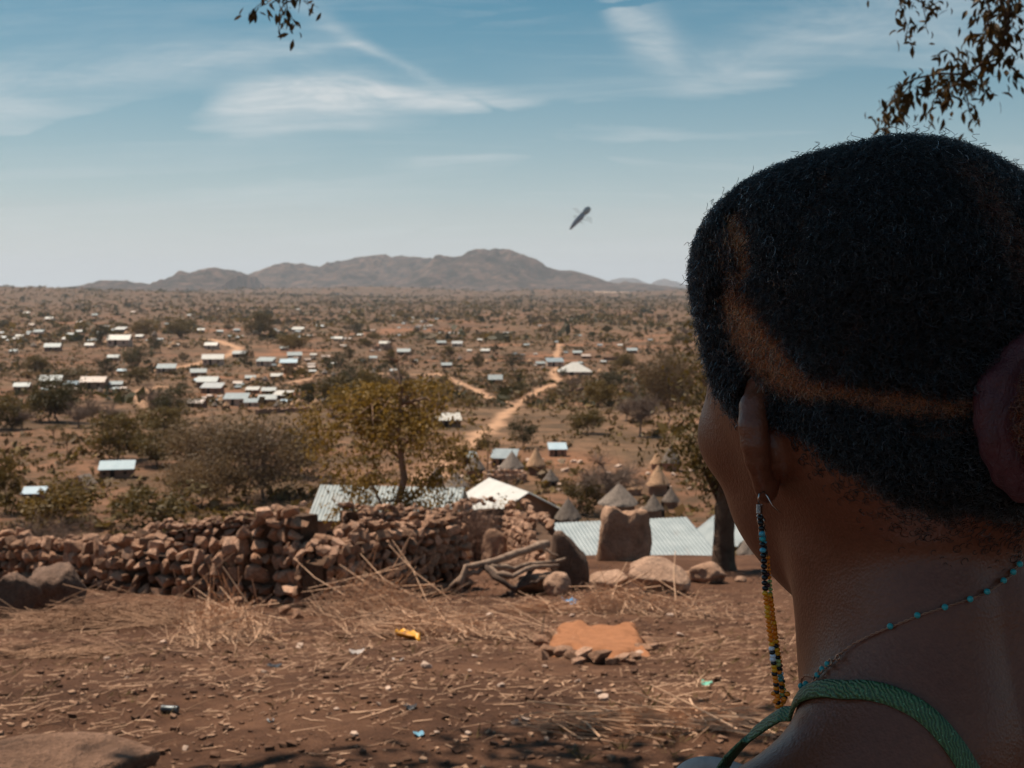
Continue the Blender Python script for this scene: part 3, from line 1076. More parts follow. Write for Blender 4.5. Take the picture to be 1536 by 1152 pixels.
# straw, chips and blades strewn over the whole yard: far too many to count
mb = MB()
g_ = random.Random(77)
for k in range(22000):
    y = 3.0 + 9.0 * g_.random() ** 1.25
    x = g_.uniform(-.62, .70) * (y + .6)
    if fbm(np.array([x * .8]), np.array([y * .8 + 4]), 2)[0] < g_.uniform(-.45, .5):
        continue
    L = g_.choice((.015, .02, .03, .04, .05, .07, .1, .16)) * g_.uniform(.6, 1.2)
    a = g_.gauss(0.1, .8)
    z = ground_z(x, y) + .003
    el = abs(g_.gauss(0, .1)) + (0.7 if g_.random() < .04 else 0)
    d = Vector((math.cos(a) * math.cos(el), math.sin(a) * math.cos(el), math.sin(el)))
    b = Vector((-d.y, d.x, 0)) * g_.gauss(0, .07) * L
    r = g_.uniform(.0009, .0026)
    mb.tube([Vector((x, y, z)), Vector((x, y, z)) + d * L * .5 + b, Vector((x, y, z)) + d * L], [r, r, r * .6], 3, cap=False)
o = mb.build('straw_litter', [M_STRAW, M_STRAW2])
o.data.polygons.foreach_set('material_index', np.repeat(np.random.default_rng(2).integers(0, 2, len(o.data.polygons) // 6 + 1), 6)[:len(o.data.polygons)].astype(np.int32))
tag(o, 'straw and chaff strewn over the yard', None, None, 'stuff')

mb = MB()
M_CLOD = simple('soil_clods', (0.07, 0.036, 0.023), (0.17, 0.09, 0.055), 2.3, 1.0)
M_GRIT = simple('grit', (0.14, 0.07, 0.045), (0.46, 0.29, 0.19), 1.7, 0.95)
for k in range(11500):
    y = 3.0 + 10.0 * g_.random() ** 1.3
    x = g_.uniform(-.62, .70) * (y + .6)
    s = g_.choice((.006, .008, .01, .014, .02)) * g_.uniform(.6, 1.2)
    mb.box((x, y, ground_z(x, y) + s * .2), (s * 1.4, s, s * .8), g_.uniform(0, 3), s * .28)
gv = mb.build('gravel', [M_GRIT, M_CLOD])
gv.data.polygons.foreach_set('material_index', np.repeat((np.random.default_rng(6).random(11500) < .6).astype(np.int32), 6))
tag(gv, 'grit and gravel on the trodden soil', None, None, 'stuff')

mb = MB()
M_TUFT = simple('withered_grass', (0.12, 0.085, 0.03), (0.22, 0.14, 0.06), 3, 0.9)
for k in range(1500):
    y = 3.1 + 6.5 * g_.random() ** 1.2
    x = g_.uniform(-.45, .47) * (y + .6)
    if fbm(np.array([x * .7 + 31]), np.array([y * .7]), 2)[0] < g_.uniform(-.3, .4):
        continue
    z = ground_z(x, y)
    for q in range(4):
        a, L = g_.uniform(0, 6.3), g_.uniform(.02, .055)
        b = Vector((math.cos(a), math.sin(a), 0))
        p = Vector((x, y, z)) + b * g_.uniform(0, .02)
        w = Vector((-b.y, b.x, 0)) * .0016
        mb.quad(p - w, p + w, p + b * L * .6 + w * .4 + Vector((0, 0, L * .6)), p + b * L + Vector((0, 0, L * .75)))
tag(mb.build('grass', M_TUFT), 'withered low grass in the trodden yard', None, None, 'stuff')

# pale pebbles big enough to point at
M_PALE = simple('pale_pebble', (0.40, 0.27, 0.20), (0.58, 0.44, 0.36), 14, 0.9, rand=.15)
for me in STONES[:5]:
    m2 = me.copy()
    m2.materials.clear()
    m2.materials.append(M_PALE)
    STONES.append(m2)
PEB = STONES[18:]
for px, py, w in ((752, 1030, 15), (866, 1023, 12), (899, 1042, 18), (905, 1050, 22), (773, 1086, 16), (788, 1082, 18), (912, 1082, 12), (912, 1125, 16), (818, 1001, 10), (712, 986, 12), (535, 978, 22), (598, 990, 18), (702, 1102, 14), (532, 1104, 16), (568, 1058, 12), (960, 983, 18), (1020, 955, 14), (1005, 925, 14), (655, 1100, 10), (398, 1010, 14), (450, 972, 16), (245, 965, 14), (160, 990, 13), (60, 1075, 11), (278, 1125, 13), (465, 1008, 10), (640, 1002, 20), (582, 1035, 14), (735, 925, 15), (858, 925, 12), (1075, 1075, 18), (1096, 1090, 14), (1165, 985, 12), (1120, 930, 11), (505, 1065, 11), (340, 1062, 10), (190, 1018, 9), (705, 1008, 9), (820, 1110, 11), (960, 1062, 9)):
    g = G(px, py)
    W = w / F * g.y
    o = bpy.data.objects.new('stone', rnd.choice(PEB) if rnd.random() < .7 else rnd.choice(STONES[:18]))
    C.objects.link(o)
    o.location = (g.x, g.y, g.z + W * .18)
    o.scale = (W * 1.1, W * .9, W * .6)
    o.rotation_euler = (rnd.uniform(-.3, .3), rnd.uniform(-.3, .3), rnd.uniform(0, 6.3))
    tag(o, 'small loose stone', 'stone', 'loose stones in the yard')
    PENDING.append((o, px, py, 'small loose stone', YARD))


# ---------------------------------------------------------------- rubbish in the yard
def scrap(label, px, py, w, h, col, seed, rot=0.0, lift=.004):
    g = G(px, py)
    W, H = w / F * g.y, h / F * g.y * 2.4
    gs = random.Random(seed)
    n, m = 7, 5
    v, f = [], []
    for j in range(m + 1):
        for i in range(n + 1):
            u, q = i / n - .5, j / m - .5
            z = lift + abs(.25 * H * mnoise.noise(Vector((u * 4 + seed, q * 3, 1)))) + .18 * H * abs(u * 2) ** 2
            v.append((W * u * (1 - .5 * q * q) * gs.uniform(.9, 1.1), H * q * (1 - .6 * abs(u)) * gs.uniform(.9, 1.1), z))
    for j in range(m):
        for i in range(n):
            a = j * (n + 1) + i
            f.append((a, a + 1, a + n + 2, a + n + 1))
    mt = simple('plastic', tuple(c * .8 for c in col), col, 20, 0.45, spec=.5)
    o = mesh_obj('plastic_scrap', v, f, mt, smooth=True)
    so = o.modifiers.new('film', 'SOLIDIFY')
    so.thickness = .0015
    o.location = g
    o.rotation_euler = (0, 0, rot)
    return tag(o, label, 'litter')


scrap('crumpled bright blue plastic scrap on the straw under the boulders', 855, 906, 20, 12, (0.02, 0.30, 0.62), 3, .4)
scrap('orange-yellow plastic scrap below the heap of stalks', 612, 960, 18, 22, (0.75, 0.36, 0.02), 4, .9)
scrap('mint green scrap lying alone on the soil near the earring', 1060, 1028, 18, 9, (0.18, 0.50, 0.38), 5, -.2)
scrap('blue and white wrapper on the soil near the bottom edge', 628, 1104, 15, 9, (0.16, 0.36, 0.50), 6, .3)
scrap('dark wrapper lying under the lone clump of stalks', 412, 1001, 22, 7, (0.025, 0.025, 0.03), 7, .1)
scrap('black scrap left of the loose stones near the middle bottom', 616, 1063, 20, 9, (0.03, 0.025, 0.025), 8, -.1)
scrap('pale flattened scrap on the soil below the tumbled wall', 535, 980, 24, 9, (0.42, 0.36, 0.33), 9, .1)
scrap('white chip beside the pale flattened scrap', 597, 991, 18, 6, (0.55, 0.46, 0.42), 10, .2)
scrap('little pale blue chip right of the dark tin', 406, 1083, 10, 5, (0.45, 0.52, 0.58), 12, .2)


def tin():
    g = G(255, 1070)
    W = 26 / F * g.y
    mb = MB()
    pts, rr = [], []
    for q, r in ((0, .0), (0.0, .9), (.06, 1), (.1, .93), (.5, .9), (.9, .95), (.94, 1), (1, .92), (.97, .8)):
        pts.append((W * (q - .5), 0, W * .24))
        rr.append(max(.001, W * .25 * r))
    mb.tube(pts, rr, 18, cap=True)
    o = mb.build('tin', simple('dented_tin', (0.05, 0.055, 0.06), (0.14, 0.16, 0.17), 30, 0.4, metal=.6), smooth=True)
    o.location = g
    o.rotation_euler = (0, 0, -.15)
    tag(o, 'dark grey crushed tin lying on the soil at lower left', 'tin')


tin()

# ---------------------------------------------------------------- dead branches at the wall's right end
M_DEAD = simple('weathered_wood', (0.17, 0.11, 0.08), (0.38, 0.27, 0.20), 16, 0.9, 0.7, 0.01)
M_DEADD = simple('dark_dead_wood', (0.05, 0.032, 0.025), (0.12, 0.08, 0.06), 16, 0.9, 0.6, 0.01)


def dead_branches():
    Yb = G(740, 895).y
    o0 = G(740, 895)
    root = empty('fallen_branch', o0, 0, 'fallen grey dead branch with forked limbs leaning on the crumbling wall', 'fallen branch')

    def limb(pts, r, mat=M_DEAD):
        P3 = [P(x, y, Yb + d) - o0 for x, y, d in pts]
        out = []
        for a, b in zip(P3[:-1], P3[1:]):
            for q in (0, .33, .66):
                c = a.lerp(b, q)
                out.append(c + Vector((rnd.gauss(0, .006), rnd.gauss(0, .006), rnd.gauss(0, .008))))
        out.append(P3[-1])
        rr = [r * (1 - .55 * k / (len(out) - 1)) * rnd.uniform(.88, 1.12) for k in range(len(out))]
        mb = MB()
        mb.tube(out, rr, 9)
        mb.build('limb', mat, root, True)
    limb([(822, 814, .55), (790, 826, .4), (750, 840, .2), (726, 845, .1), (700, 852, 0), (690, 872, -.05), (692, 906, -.02)], .045)
    limb([(722, 845, .12), (745, 860, .05), (768, 866, .0), (800, 850, .25), (838, 848, .4)], .036)
    limb([(726, 848, .1), (752, 872, -.1), (772, 884, -.1), (764, 897, -.12), (748, 899, -.12)], .03, M_DEADD)
    limb([(800, 850, .3), (786, 872, .1), (764, 892, -.05), (742, 900, -.1)], .03, M_DEADD)
    limb([(686, 876, -.05), (700, 862, .0), (716, 858, .05), (732, 848, .1)], .035)
    limb([(735, 850, .1), (770, 852, .2), (805, 845, .35), (848, 838, .5)], .028)
    limb([(760, 888, -.08), (778, 904, -.15), (790, 918, -.18)], .018, M_DEADD)
    limb([(805, 818, .5), (826, 828, .45), (838, 834, .45)], .016)
    limb([(700, 855, 0), (676, 880, -.05), (668, 890, -.05)], .02)
    limb([(818, 868, .2), (796, 872, .12), (770, 886, -.05)], .02, M_DEADD)


dead_branches()


def twig_bush(name, label, px, py, w, h, n, mat, seed, Yadd=0.0, rad=.004, cat='dry bush', spread=1.0):
    g = G(px, py)
    if Yadd:
        d = ray(px, py)
        g = CAM + d * ((g.y + Yadd) / d.y)
        g.z = ground_z(g.x, g.y)
    W, H = w / F * g.y, h / F * g.y
    gs = random.Random(seed)
    mb = MB()
    for k in range(n):
        a = gs.uniform(0, 6.28)
        b = Vector((math.cos(a) * W * .12 * gs.random(), math.sin(a) * W * .12 * gs.random(), 0))
        e = Vector((gs.gauss(0, .24 * spread) * W, gs.gauss(0, .24 * spread) * W, H * gs.uniform(.45, 1.05)))
        m = b.lerp(e, .5) + Vector((gs.gauss(0, .06) * W, gs.gauss(0, .06) * W, gs.gauss(0, .03) * H))
        r = rad * gs.uniform(.6, 1.3)
        mb.tube([b, m, e], [r, r * .7, r * .3], 3, cap=False)
        for q in range(4):
            s = m.lerp(e, gs.uniform(-.4, .8))
            t = s + Vector((gs.gauss(0, .14) * W, gs.gauss(0, .14) * W, gs.uniform(0, .2) * H))
            mb.tube([s, t], [r * .5, r * .2], 3, cap=False)
    o = mb.build(name, mat)
    o.location = g
    return tag(o, label, cat)


M_TWIG = simple('dry_twigs', (0.13, 0.075, 0.055), (0.24, 0.15, 0.11), 4, 0.95)
M_TWIGD = simple('dark_twigs', (0.06, 0.038, 0.028), (0.13, 0.085, 0.065), 4, 0.95)
twig_bush('dry_bush', 'bare reddish brush standing in the gap of the stone walls', 712, 850, 96, 96, 120, M_TWIG, 5, 1.0)
twig_bush('dry_bush', 'low tangle of dark dry brush lying over the wall at the far left', 50, 842, 150, 62, 260, M_TWIGD, 6, 0.6, .005, spread=1.6)
twig_bush('dry_bush', 'pointed wisp of dry grass sticking up on the left back wall', 138, 815, 22, 46, 60, M_STRAW2, 8, 1.2, .004, spread=.5)
twig_bush('dry_bush', 'bare stems poking up in front of the raised wall corner', 460, 905, 40, 96, 9, M_STRAW2, 9, -.2, .006)
twig_bush('dry_bush', 'two thin dry stems standing beside the orange earth bed', 815, 965, 40, 70, 3, M_TWIGD, 12, 0, .003)

# ---------------------------------------------------------------- houses in the valley
def tin_material(name, lo, hi, rust=0.5):
    t = NT(name)
    o = t.coord()
    n = t.noise(1.4, 5, 0.6, o)
    c = t.ramp(n, [(0.3, lo), (0.7, hi)])
    c = t.mix(t.ramp(t.noise(0.9, 6, 0.7, o, .6), [(0.55, (0, 0, 0)), (0.75, (rust,) * 3)]), c, (0.22, 0.12, 0.08))
    r = t.objrand()
    c = t.mix(1.0, c, t.ramp(r, [(0, (.78, .82, .88)), (.5, (1, 1, 1)), (1, (1.08, 1.04, 1.0))]), 'MULTIPLY')
    t.col(c)
    t.set(Roughness=0.55, Metallic=0.0, Specular_IOR_Level=0.5)
    t.bump(n, .1, .02)
    return t.m


M_TIN = tin_material('tin_sheet', (0.22, 0.265, 0.28), (0.33, 0.375, 0.385))
M_TINW = tin_material('bright_tin', (0.40, 0.40, 0.38), (0.52, 0.51, 0.48), .1)
M_TINR = tin_material('rusty_tin', (0.34, 0.25, 0.20), (0.48, 0.40, 0.36), .7)
M_TINB = tin_material('blue_tin', (0.34, 0.45, 0.52), (0.44, 0.54, 0.60), .1)
M_MUD = simple('mud_wall', (0.19, 0.105, 0.068), (0.29, 0.17, 0.115), 1.6, 0.95, .4, .05, rand=.18)
M_WASH = simple('limewashed_wall', (0.42, 0.30, 0.23), (0.52, 0.39, 0.31), 1.2, 0.9, rand=.1)
M_DARK = simple('dark_opening', (0.02, 0.014, 0.012), (0.035, 0.025, 0.02), 3, 0.9)
M_THATCH = simple('grey_thatch', (0.15, 0.118, 0.098), (0.27, 0.22, 0.185), 7, 1.0, .9, .08, rand=.2)
M_THATCHT = simple('tan_thatch', (0.38, 0.22, 0.13), (0.54, 0.34, 0.21), 7, 1.0, .9, .08, rand=.15)


def roof_sheet(mb, a, b, c, d, wave=0.0, n=0, th=.05):
    """a-b along the eave, d-c along the ridge; corrugations run from eave to ridge"""
    a, b, c, d = map(Vector, (a, b, c, d))
    nr = (b - a).cross(d - a).normalized()
    if nr.z < 0:
        nr = -nr
    if not n:
        mb.quad(a, b, c, d)
        mb.quad(a - nr * th, d - nr * th, c - nr * th, b - nr * th)
        for p, q in ((a, b), (b, c), (c, d), (d, a)):
            mb.quad(p, p - nr * th, q - nr * th, q)
        return
    for k in range(n):
        for q0, q1, h0, h1 in ((0, .5, 0, wave), (.5, 1, wave, 0)):
            u0, u1 = (k + q0) / n, (k + q1) / n
            mb.quad(a.lerp(b, u0) + nr * h0, a.lerp(b, u1) + nr * h1, d.lerp(c, u1) + nr * h1, d.lerp(c, u0) + nr * h0)
    mb.quad(a - nr * th, d - nr * th, c - nr * th, b - nr * th)
    for p, q in ((b, c), (d, a)):
        mb.quad(p, p - nr * th, q - nr * th, q)


def px_house(wpx, dk, hk, rk, kind, wall, roof, g, rz, label, cat='house', **k):
    w = wpx / F * g.y
    return house('tin_house', w, w * dk, w * hk, w * rk, kind, wall, roof, g, rz, label, cat, over=w * .05, **k)


def house(name, w, d, h, rise, kind, wall, roof, loc, rz, label=None, cat='house', group=None, corr=0, over=.3, openings=True):
    """w wide across the view, d deep; kind: gable, hip, shed (falls towards the viewer), cross (ridge towards the viewer)"""
    root = empty(name, loc, rz, label, cat, group)
    mb = MB()
    z0 = -1.2
    x, y = w / 2, d / 2
    hb = h + (rise if kind == 'shed' else 0)
    mb.quad((-x, -y, z0), (x, -y, z0), (x, -y, h), (-x, -y, h))
    mb.quad((x, -y, z0), (x, y, z0), (x, y, hb), (x, -y, h))
    mb.quad((x, y, z0), (-x, y, z0), (-x, y, hb), (x, y, hb))
    mb.quad((-x, y, z0), (-x, -y, z0), (-x, -y, h), (-x, y, hb))
    if kind == 'gable':
        mb.quad((-x, -y, h), (-x, 0, h + rise), (-x, y, h))
        mb.quad((x, -y, h), (x, y, h), (x, 0, h + rise))
    if kind == 'cross':
        mb.quad((-x, -y, h), (x, -y, h), (0, -y, h + rise))
        mb.quad((-x, y, h), (0, y, h + rise), (x, y, h))
    mb.build('wall', wall, root)
    mb = MB()
    X, Y = x + over, y + over
    e = .02
    if kind == 'gable':
        dz = rise / y * over
        roof_sheet(mb, (-X, -Y, h - dz + e), (X, -Y, h - dz + e), (X, 0, h + rise + e), (-X, 0, h + rise + e), .03, corr)
        roof_sheet(mb, (-X, Y, h - dz + e), (X, Y, h - dz + e), (X, .004, h + rise + e), (-X, .004, h + rise + e), .03, corr)
    elif kind == 'cross':
        dz = rise / x * over
        roof_sheet(mb, (-X, -Y, h - dz + e), (-X, Y, h - dz + e), (0, Y, h + rise + e), (0, -Y, h + rise + e), .03, corr)
        roof_sheet(mb, (X, -Y, h - dz + e), (X, Y, h - dz + e), (.004, Y, h + rise + e), (.004, -Y, h + rise + e), .03, corr)
    elif kind == 'shed':
        sl = rise / d
        roof_sheet(mb, (-X, -Y, h - sl * over + e), (X, -Y, h - sl * over + e), (X, Y, h + rise + sl * over + e), (-X, Y, h + rise + sl * over + e), .03, corr)
    elif kind == 'hip':
        r = max(w / 2 - d / 2, w * .02)
        dz = rise / y * over
        A, B_, C_, D = (-X, -Y, h - dz + e), (X, -Y, h - dz + e), (X, Y, h - dz + e), (-X, Y, h - dz + e)
        R0, R1 = (-r, 0, h + rise + e), (r, 0, h + rise + e)
        mb.quad(A, B_, R1, R0)
        mb.quad(C_, D, R0, R1)
        mb.quad(B_, C_, R1)
        mb.quad(D, A, R0)
        mb.quad(A, D, C_, B_)
    mb.build('roof', roof, root)
    if openings:
        mb = MB()
        mb.box((-w * .12, -y, h * .45), (w * .13, .06, h * .9))
        mb.build('door', M_DARK, root)
        for sx in (-.36, .26):
            mb = MB()
            mb.box((w * sx, -y, h * .58), (w * .10, .06, h * .28))
            mb.build('window', M_DARK, root)
    return root


def hut(name, r, h, rise, thatch, loc, label=None, group=None, cat='hut', wallm=None):
    root = empty(name, loc, rnd.uniform(0, 6), label, cat, group)
    mb = MB()
    n = 16
    for k in range(n):
        a, b = 2 * math.pi * k / n, 2 * math.pi * (k + 1) / n
        mb.quad((r * math.cos(a), r * math.sin(a), -1), (r * math.cos(b), r * math.sin(b), -1), (r * math.cos(b), r * math.sin(b), h), (r * math.cos(a), r * math.sin(a), h))
    mb.build('wall', wallm or M_MUD, root, True)
    mb = MB()
    g = random.Random(int(loc[0] * 10))
    prof_ = [(1.28, -.12), (1.2, 0.0), (.85, .30), (.5, .62), (.2, .90), (.07, 1.0), (.03, 1.12)]
    rows = []
    for q, z in prof_:
        rows.append([(r * q * math.cos(2 * math.pi * k / n) * g.uniform(.94, 1.06), r * q * math.sin(2 * math.pi * k / n) * g.uniform(.94, 1.06), h + rise * z) for k in range(n)])
    for i in range(len(rows) - 1):
        for k in range(n):
            mb.quad(rows[i][k], rows[i][(k + 1) % n], rows[i + 1][(k + 1) % n], rows[i + 1][k])
    mb.quad(*rows[-1])
    mb.build('roof', thatch, root)
    mb = MB()
    mb.box((0, -r, h * .42), (r * .45, .3, h * .84))
    mb.build('door', M_DARK, root)
    return root


# -- the big roofs just beyond the yard
def at_roof(px, py, Y, eave):
    p = P(px, py, Y)
    return Vector((p.x, Y, p.z - eave))


house('tin_house', 6.6, 4.2, 2.5, 1.15, 'gable', M_MUD, M_TIN, at_roof(588, 765, 60, 2.5), math.radians(-7), 'long grey tin-roofed house partly hidden by the leafy tree and the stone wall', corr=40)
house('tin_house', 4.1, 4.4, 2.5, 1.1, 'cross', M_MUD, M_TINW, at_roof(762, 760, 62, 2.5), math.radians(24), 'tin house with one bright white and one grey roof slope right of the leafy tree', corr=24)
house('tin_house', 6.2, 4.6, 1.3, 1.15, 'shed', M_WASH, M_TIN, at_roof(956, 836, 56, 1.3), math.radians(13), 'low tin-roofed shed sloping down behind the squarish boulder', cat='shed', corr=36)
house('tin_house', 5.6, 4.4, 1.9, 1.25, 'cross', M_MUD, M_TIN, at_roof(1122, 815, 68, 1.9), math.radians(38), 'tin-roofed house with a dark gable behind the tree trunk and the earring', corr=28)
px_house(48, .55, .30, .17, 'shed', M_MUD, M_TINB, G(176, 716), math.radians(12), 'pale blue tin-roofed house alone left of the big bushes', corr=20)
px_house(28, .9, .42, .42, 'cross', M_WASH, M_THATCH, G(126, 735), math.radians(-20), 'small gabled hut with a grey front left of the pale blue roofed house', cat='hut')
px_house(32, .7, .3, .2, 'shed', M_MUD, M_TINB, G(52, 748), math.radians(8), 'little blue-roofed shed near the left edge behind the bushes', cat='shed')
px_house(36, .7, .32, .2, 'shed', M_MUD, M_TINW, G(672, 640), math.radians(10), 'white tin roof standing alone on the slope above the leafy tree')
px_house(36, .8, .42, .26, 'shed', M_MUD, M_TIN, G(757, 700), math.radians(-8), 'pale tin roof under the round dark tree, among the granary huts')
px_house(22, .9, .5, .3, 'shed', M_MUD, M_TIN, G(704, 696), math.radians(12), 'narrow tin roof just left of the small tree in the hut village')
px_house(26, .8, .45, .26, 'shed', M_MUD, M_TINB, G(836, 684), math.radians(4), 'small blue tin roof between the round dark tree and the bare grey tree')
px_house(46, .85, .15, .26, 'hip', M_WASH, M_TINW, G(862, 562), 0.0, 'big white pyramid roof beside the end of the dirt track')
px_house(20, .75, .4, .3, 'gable', M_MUD, M_TIN, G(743, 576), 0.05, 'lone tin-roofed house on the bare field left of the dirt track')

# -- thatched granaries and huts
for px, py, w, hh, tm, lab in (
        (713, 716, 30, 34, 0, 'grey cone-roofed hut at the left of the hut village'),
        (684, 742, 36, 34, 0, 'grey cone-roofed hut just above the corrugated roofs, leftmost of its row'),
        (768, 714, 36, 36, 0, 'wide grey cone-roofed hut behind the ring wall'),
        (804, 712, 28, 40, 1, 'tan pointed granary right of the ring wall'),
        (1007, 706, 30, 38, 0, 'cone-roofed hut with a dark doorway just left of her cheek'),
        (986, 704, 22, 26, 1, 'tan roofed hut touching the hut beside her cheek'),
        (987, 742, 34, 44, 1, 'round stepped tan granary left of her jaw'),
        (928, 770, 58, 44, 0, 'large grey thatch cone showing over the squarish boulder'),
        (852, 792, 40, 44, 0, 'grey thatch cone behind the crumbling wall end'),
        (980, 776, 30, 34, 0, 'grey cone roof squeezed behind the low shed'),
        (1006, 762, 26, 30, 0, 'small grey cone roof left of the dark tree trunk'),
        (1122, 846, 34, 46, 0, 'pointed grey granary between the tree trunk and the earring'),
        (735, 740, 24, 24, 1, 'low tan granary below the ring wall'),
        (826, 730, 24, 26, 0, 'grey granary half hidden by the yellow-green bush'),
        (952, 742, 24, 26, 1, 'tan granary under the bare grey tree'),
        (655, 728, 26, 26, 0, 'grey cone roof peeping out right of the leafy tree')):
    g = G(px, py)
    if g is None or g.y > 170:
        g = G(px, py + 6)
    if px in (928, 852, 980, 1122):
        Yd = 60 if px != 1122 else 56
        p = P(px, py, Yd)
        g = Vector((p.x, Yd, p.z))
    W = w / F * g.y
    H = hh / F * g.y
    hut('thatched_hut', W * .42, H * .42, H * .6, M_THATCHT if tm else M_THATCH, g, lab)


def ring_wall():
    g = G(757, 722)
    W = 64 / F * g.y
    root = empty('ring_wall', g, 0, 'low round stone wall of a compound among the granary huts', 'ring wall')
    n = 44
    for row in range(5):
        for k in range(n):
            a = 2 * math.pi * (k + .5 * (row % 2)) / n
            s = W / 2 * 2 * math.pi / n
            o = stone_at(root, Vector((W / 2 * math.cos(a), W / 2 * .85 * math.sin(a), row * s * .7)), (s * 1.25, s * 1.1, s * 1.0))
            o.rotation_euler = (rnd.gauss(0, .2), rnd.gauss(0, .2), a + 1.57)


ring_wall()

# -- village houses: prototypes, then copies
PROTO = []
for k, (w, d, h, rise, kind, wl, rf) in enumerate(((7, 5, 2.3, 1.5, 'gable', M_MUD, M_TIN), (7, 4.6, 2.2, 1.3, 'shed', M_MUD, M_TINW), (7, 5, 2.5, 1.4, 'gable', M_WASH, M_TINW),
                                                   (7, 4.6, 2.3, 1.3, 'shed', M_WASH, M_TIN), (7, 5, 2.3, 1.3, 'gable', M_MUD, M_TINR), (7, 4.6, 2.2, 1.2, 'shed', M_MUD, M_TINB))):
    PROTO.append((house('tin_house', w, d, h, rise, kind, wl, rf, (0, -400 - 20 * k, 0), 0), w))
used_proto = set()


def place_house(k, px, py, wpx, label, group=None, rz=None, sq=1.0):
    g = G(px, py)
    src, w = PROTO[k]
    s = wpx / F * g.y / (w + .6)
    rz = rnd.uniform(-.22, .22) if rz is None else rz
    o = copy_tree(src, g, rz, (s, s * sq, s), label, group, 'house')
    return o


HOUSES = [  # kind, px, py of the foot, width in px, label
    (2, 320, 548, 32, 'long white-walled house under a grey roof beside the red track'),
    (3, 250, 560, 28, 'open-fronted tin house on the near side of the red track'),
    (0, 298, 565, 24, 'tin house second up in the left column of the middle village'),
    (5, 298, 574, 14, 'tiny blue shed in the left column of the middle village'),
    (0, 313, 581, 32, 'broad tin roof in the middle of the left column of the village'),
    (1, 319, 590, 32, 'broad pale roof lowest but one in the left column of the village'),
    (4, 296, 611, 26, 'rust-grey roof at the lower left corner of the middle village'),
    (3, 355, 608, 36, 'grey house with a tall front at the bottom of the middle village'),
    (0, 404, 592, 22, 'tin roof topmost of the right-hand knot of the village'),
    (1, 425, 600, 28, 'bright tin roof at the right end of the village knot'),
    (0, 402, 606, 28, 'pale tin roof in the centre of the right-hand village knot'),
    (3, 378, 610, 24, 'grey tin roof left in the right-hand village knot'),
    (5, 428, 607, 16, 'small blue roof at the lower right of the village knot'),
    (1, 379, 590, 20, 'white roof between the two village knots'),
    (5, 433, 551, 26, 'blue tin roof on the track north of the village'),
    (0, 442, 539, 22, 'tin roof behind the blue one on the track'),
    (3, 399, 549, 26, 'cream-walled house with tin roof left of the blue roof'),
    (1, 359, 536, 20, 'white roof by the bend of the red track'),
    (2, 318, 524, 20, 'whitish house above the bend of the red track'),
    (0, 171, 541, 18, 'tin roof in front of the big dark tree pair'),
    (5, 183, 560, 14, 'blue-grey roof between the two dark trees at left'),
    (0, 78, 579, 32, 'tin roof with a mud wall in the left-edge row of houses'),
    (5, 108, 582, 22, 'blue roof in the left-edge row of houses'),
    (4, 142, 583, 38, 'broad rusty-grey roof in the left-edge row of houses'),
    (3, 174, 582, 20, 'small tin roof at the right end of the left-edge row'),
    (0, 34, 586, 24, 'tin roof at the left end of the left-edge row'),
    (0, 80, 527, 24, 'tin roof on the brown field at left'),
    (2, 135, 522, 14, 'little white house left of the big dark tree'),
    (2, 180, 520, 34, 'long cream house in the upper left village'),
    (0, 606, 533, 20, 'tin roof right of the leafy tree top'),
    (2, 577, 520, 16, 'white roof above the leafy tree'),
    (0, 670, 552, 16, 'small tin roof in the field right of the leafy tree'),
    (1, 592, 560, 14, 'bright roof caught behind the leafy tree'),
    (0, 810, 549, 14, 'tin roof left of the dark bush pair by the track'),
    (3, 832, 550, 26, 'pale long roof just left of the white pyramid roof'),
    (0, 866, 533, 14, 'tin roof above the white pyramid roof'),
    (4, 879, 538, 14, 'rust roof right above the white pyramid roof'),
    (0, 948, 530, 16, 'tin roof far right near her temple'),
    (1, 415, 569, 18, 'white roof in the yard between village and track'),
    (0, 376, 571, 16, 'tin roof at the top of the middle village'),
    (1, 469, 560, 11, 'tiny white roof right of the village knots'),
    (2, 686, 520, 16, 'white tent-like roof in the far centre'),
    (0, 662, 518, 14, 'tin roof left of the tent-like roof'),
    (1, 728, 530, 14, 'white roof right of the tent-like roof'),
]
for k, px, py, w, lab in HOUSES:
    place_house(k, px, py, w * 1.02, lab)
grp = 'tin-roofed houses scattered far over the plain'
far_lab = 'tiny pale tin-roofed house far out on the scrub plain'
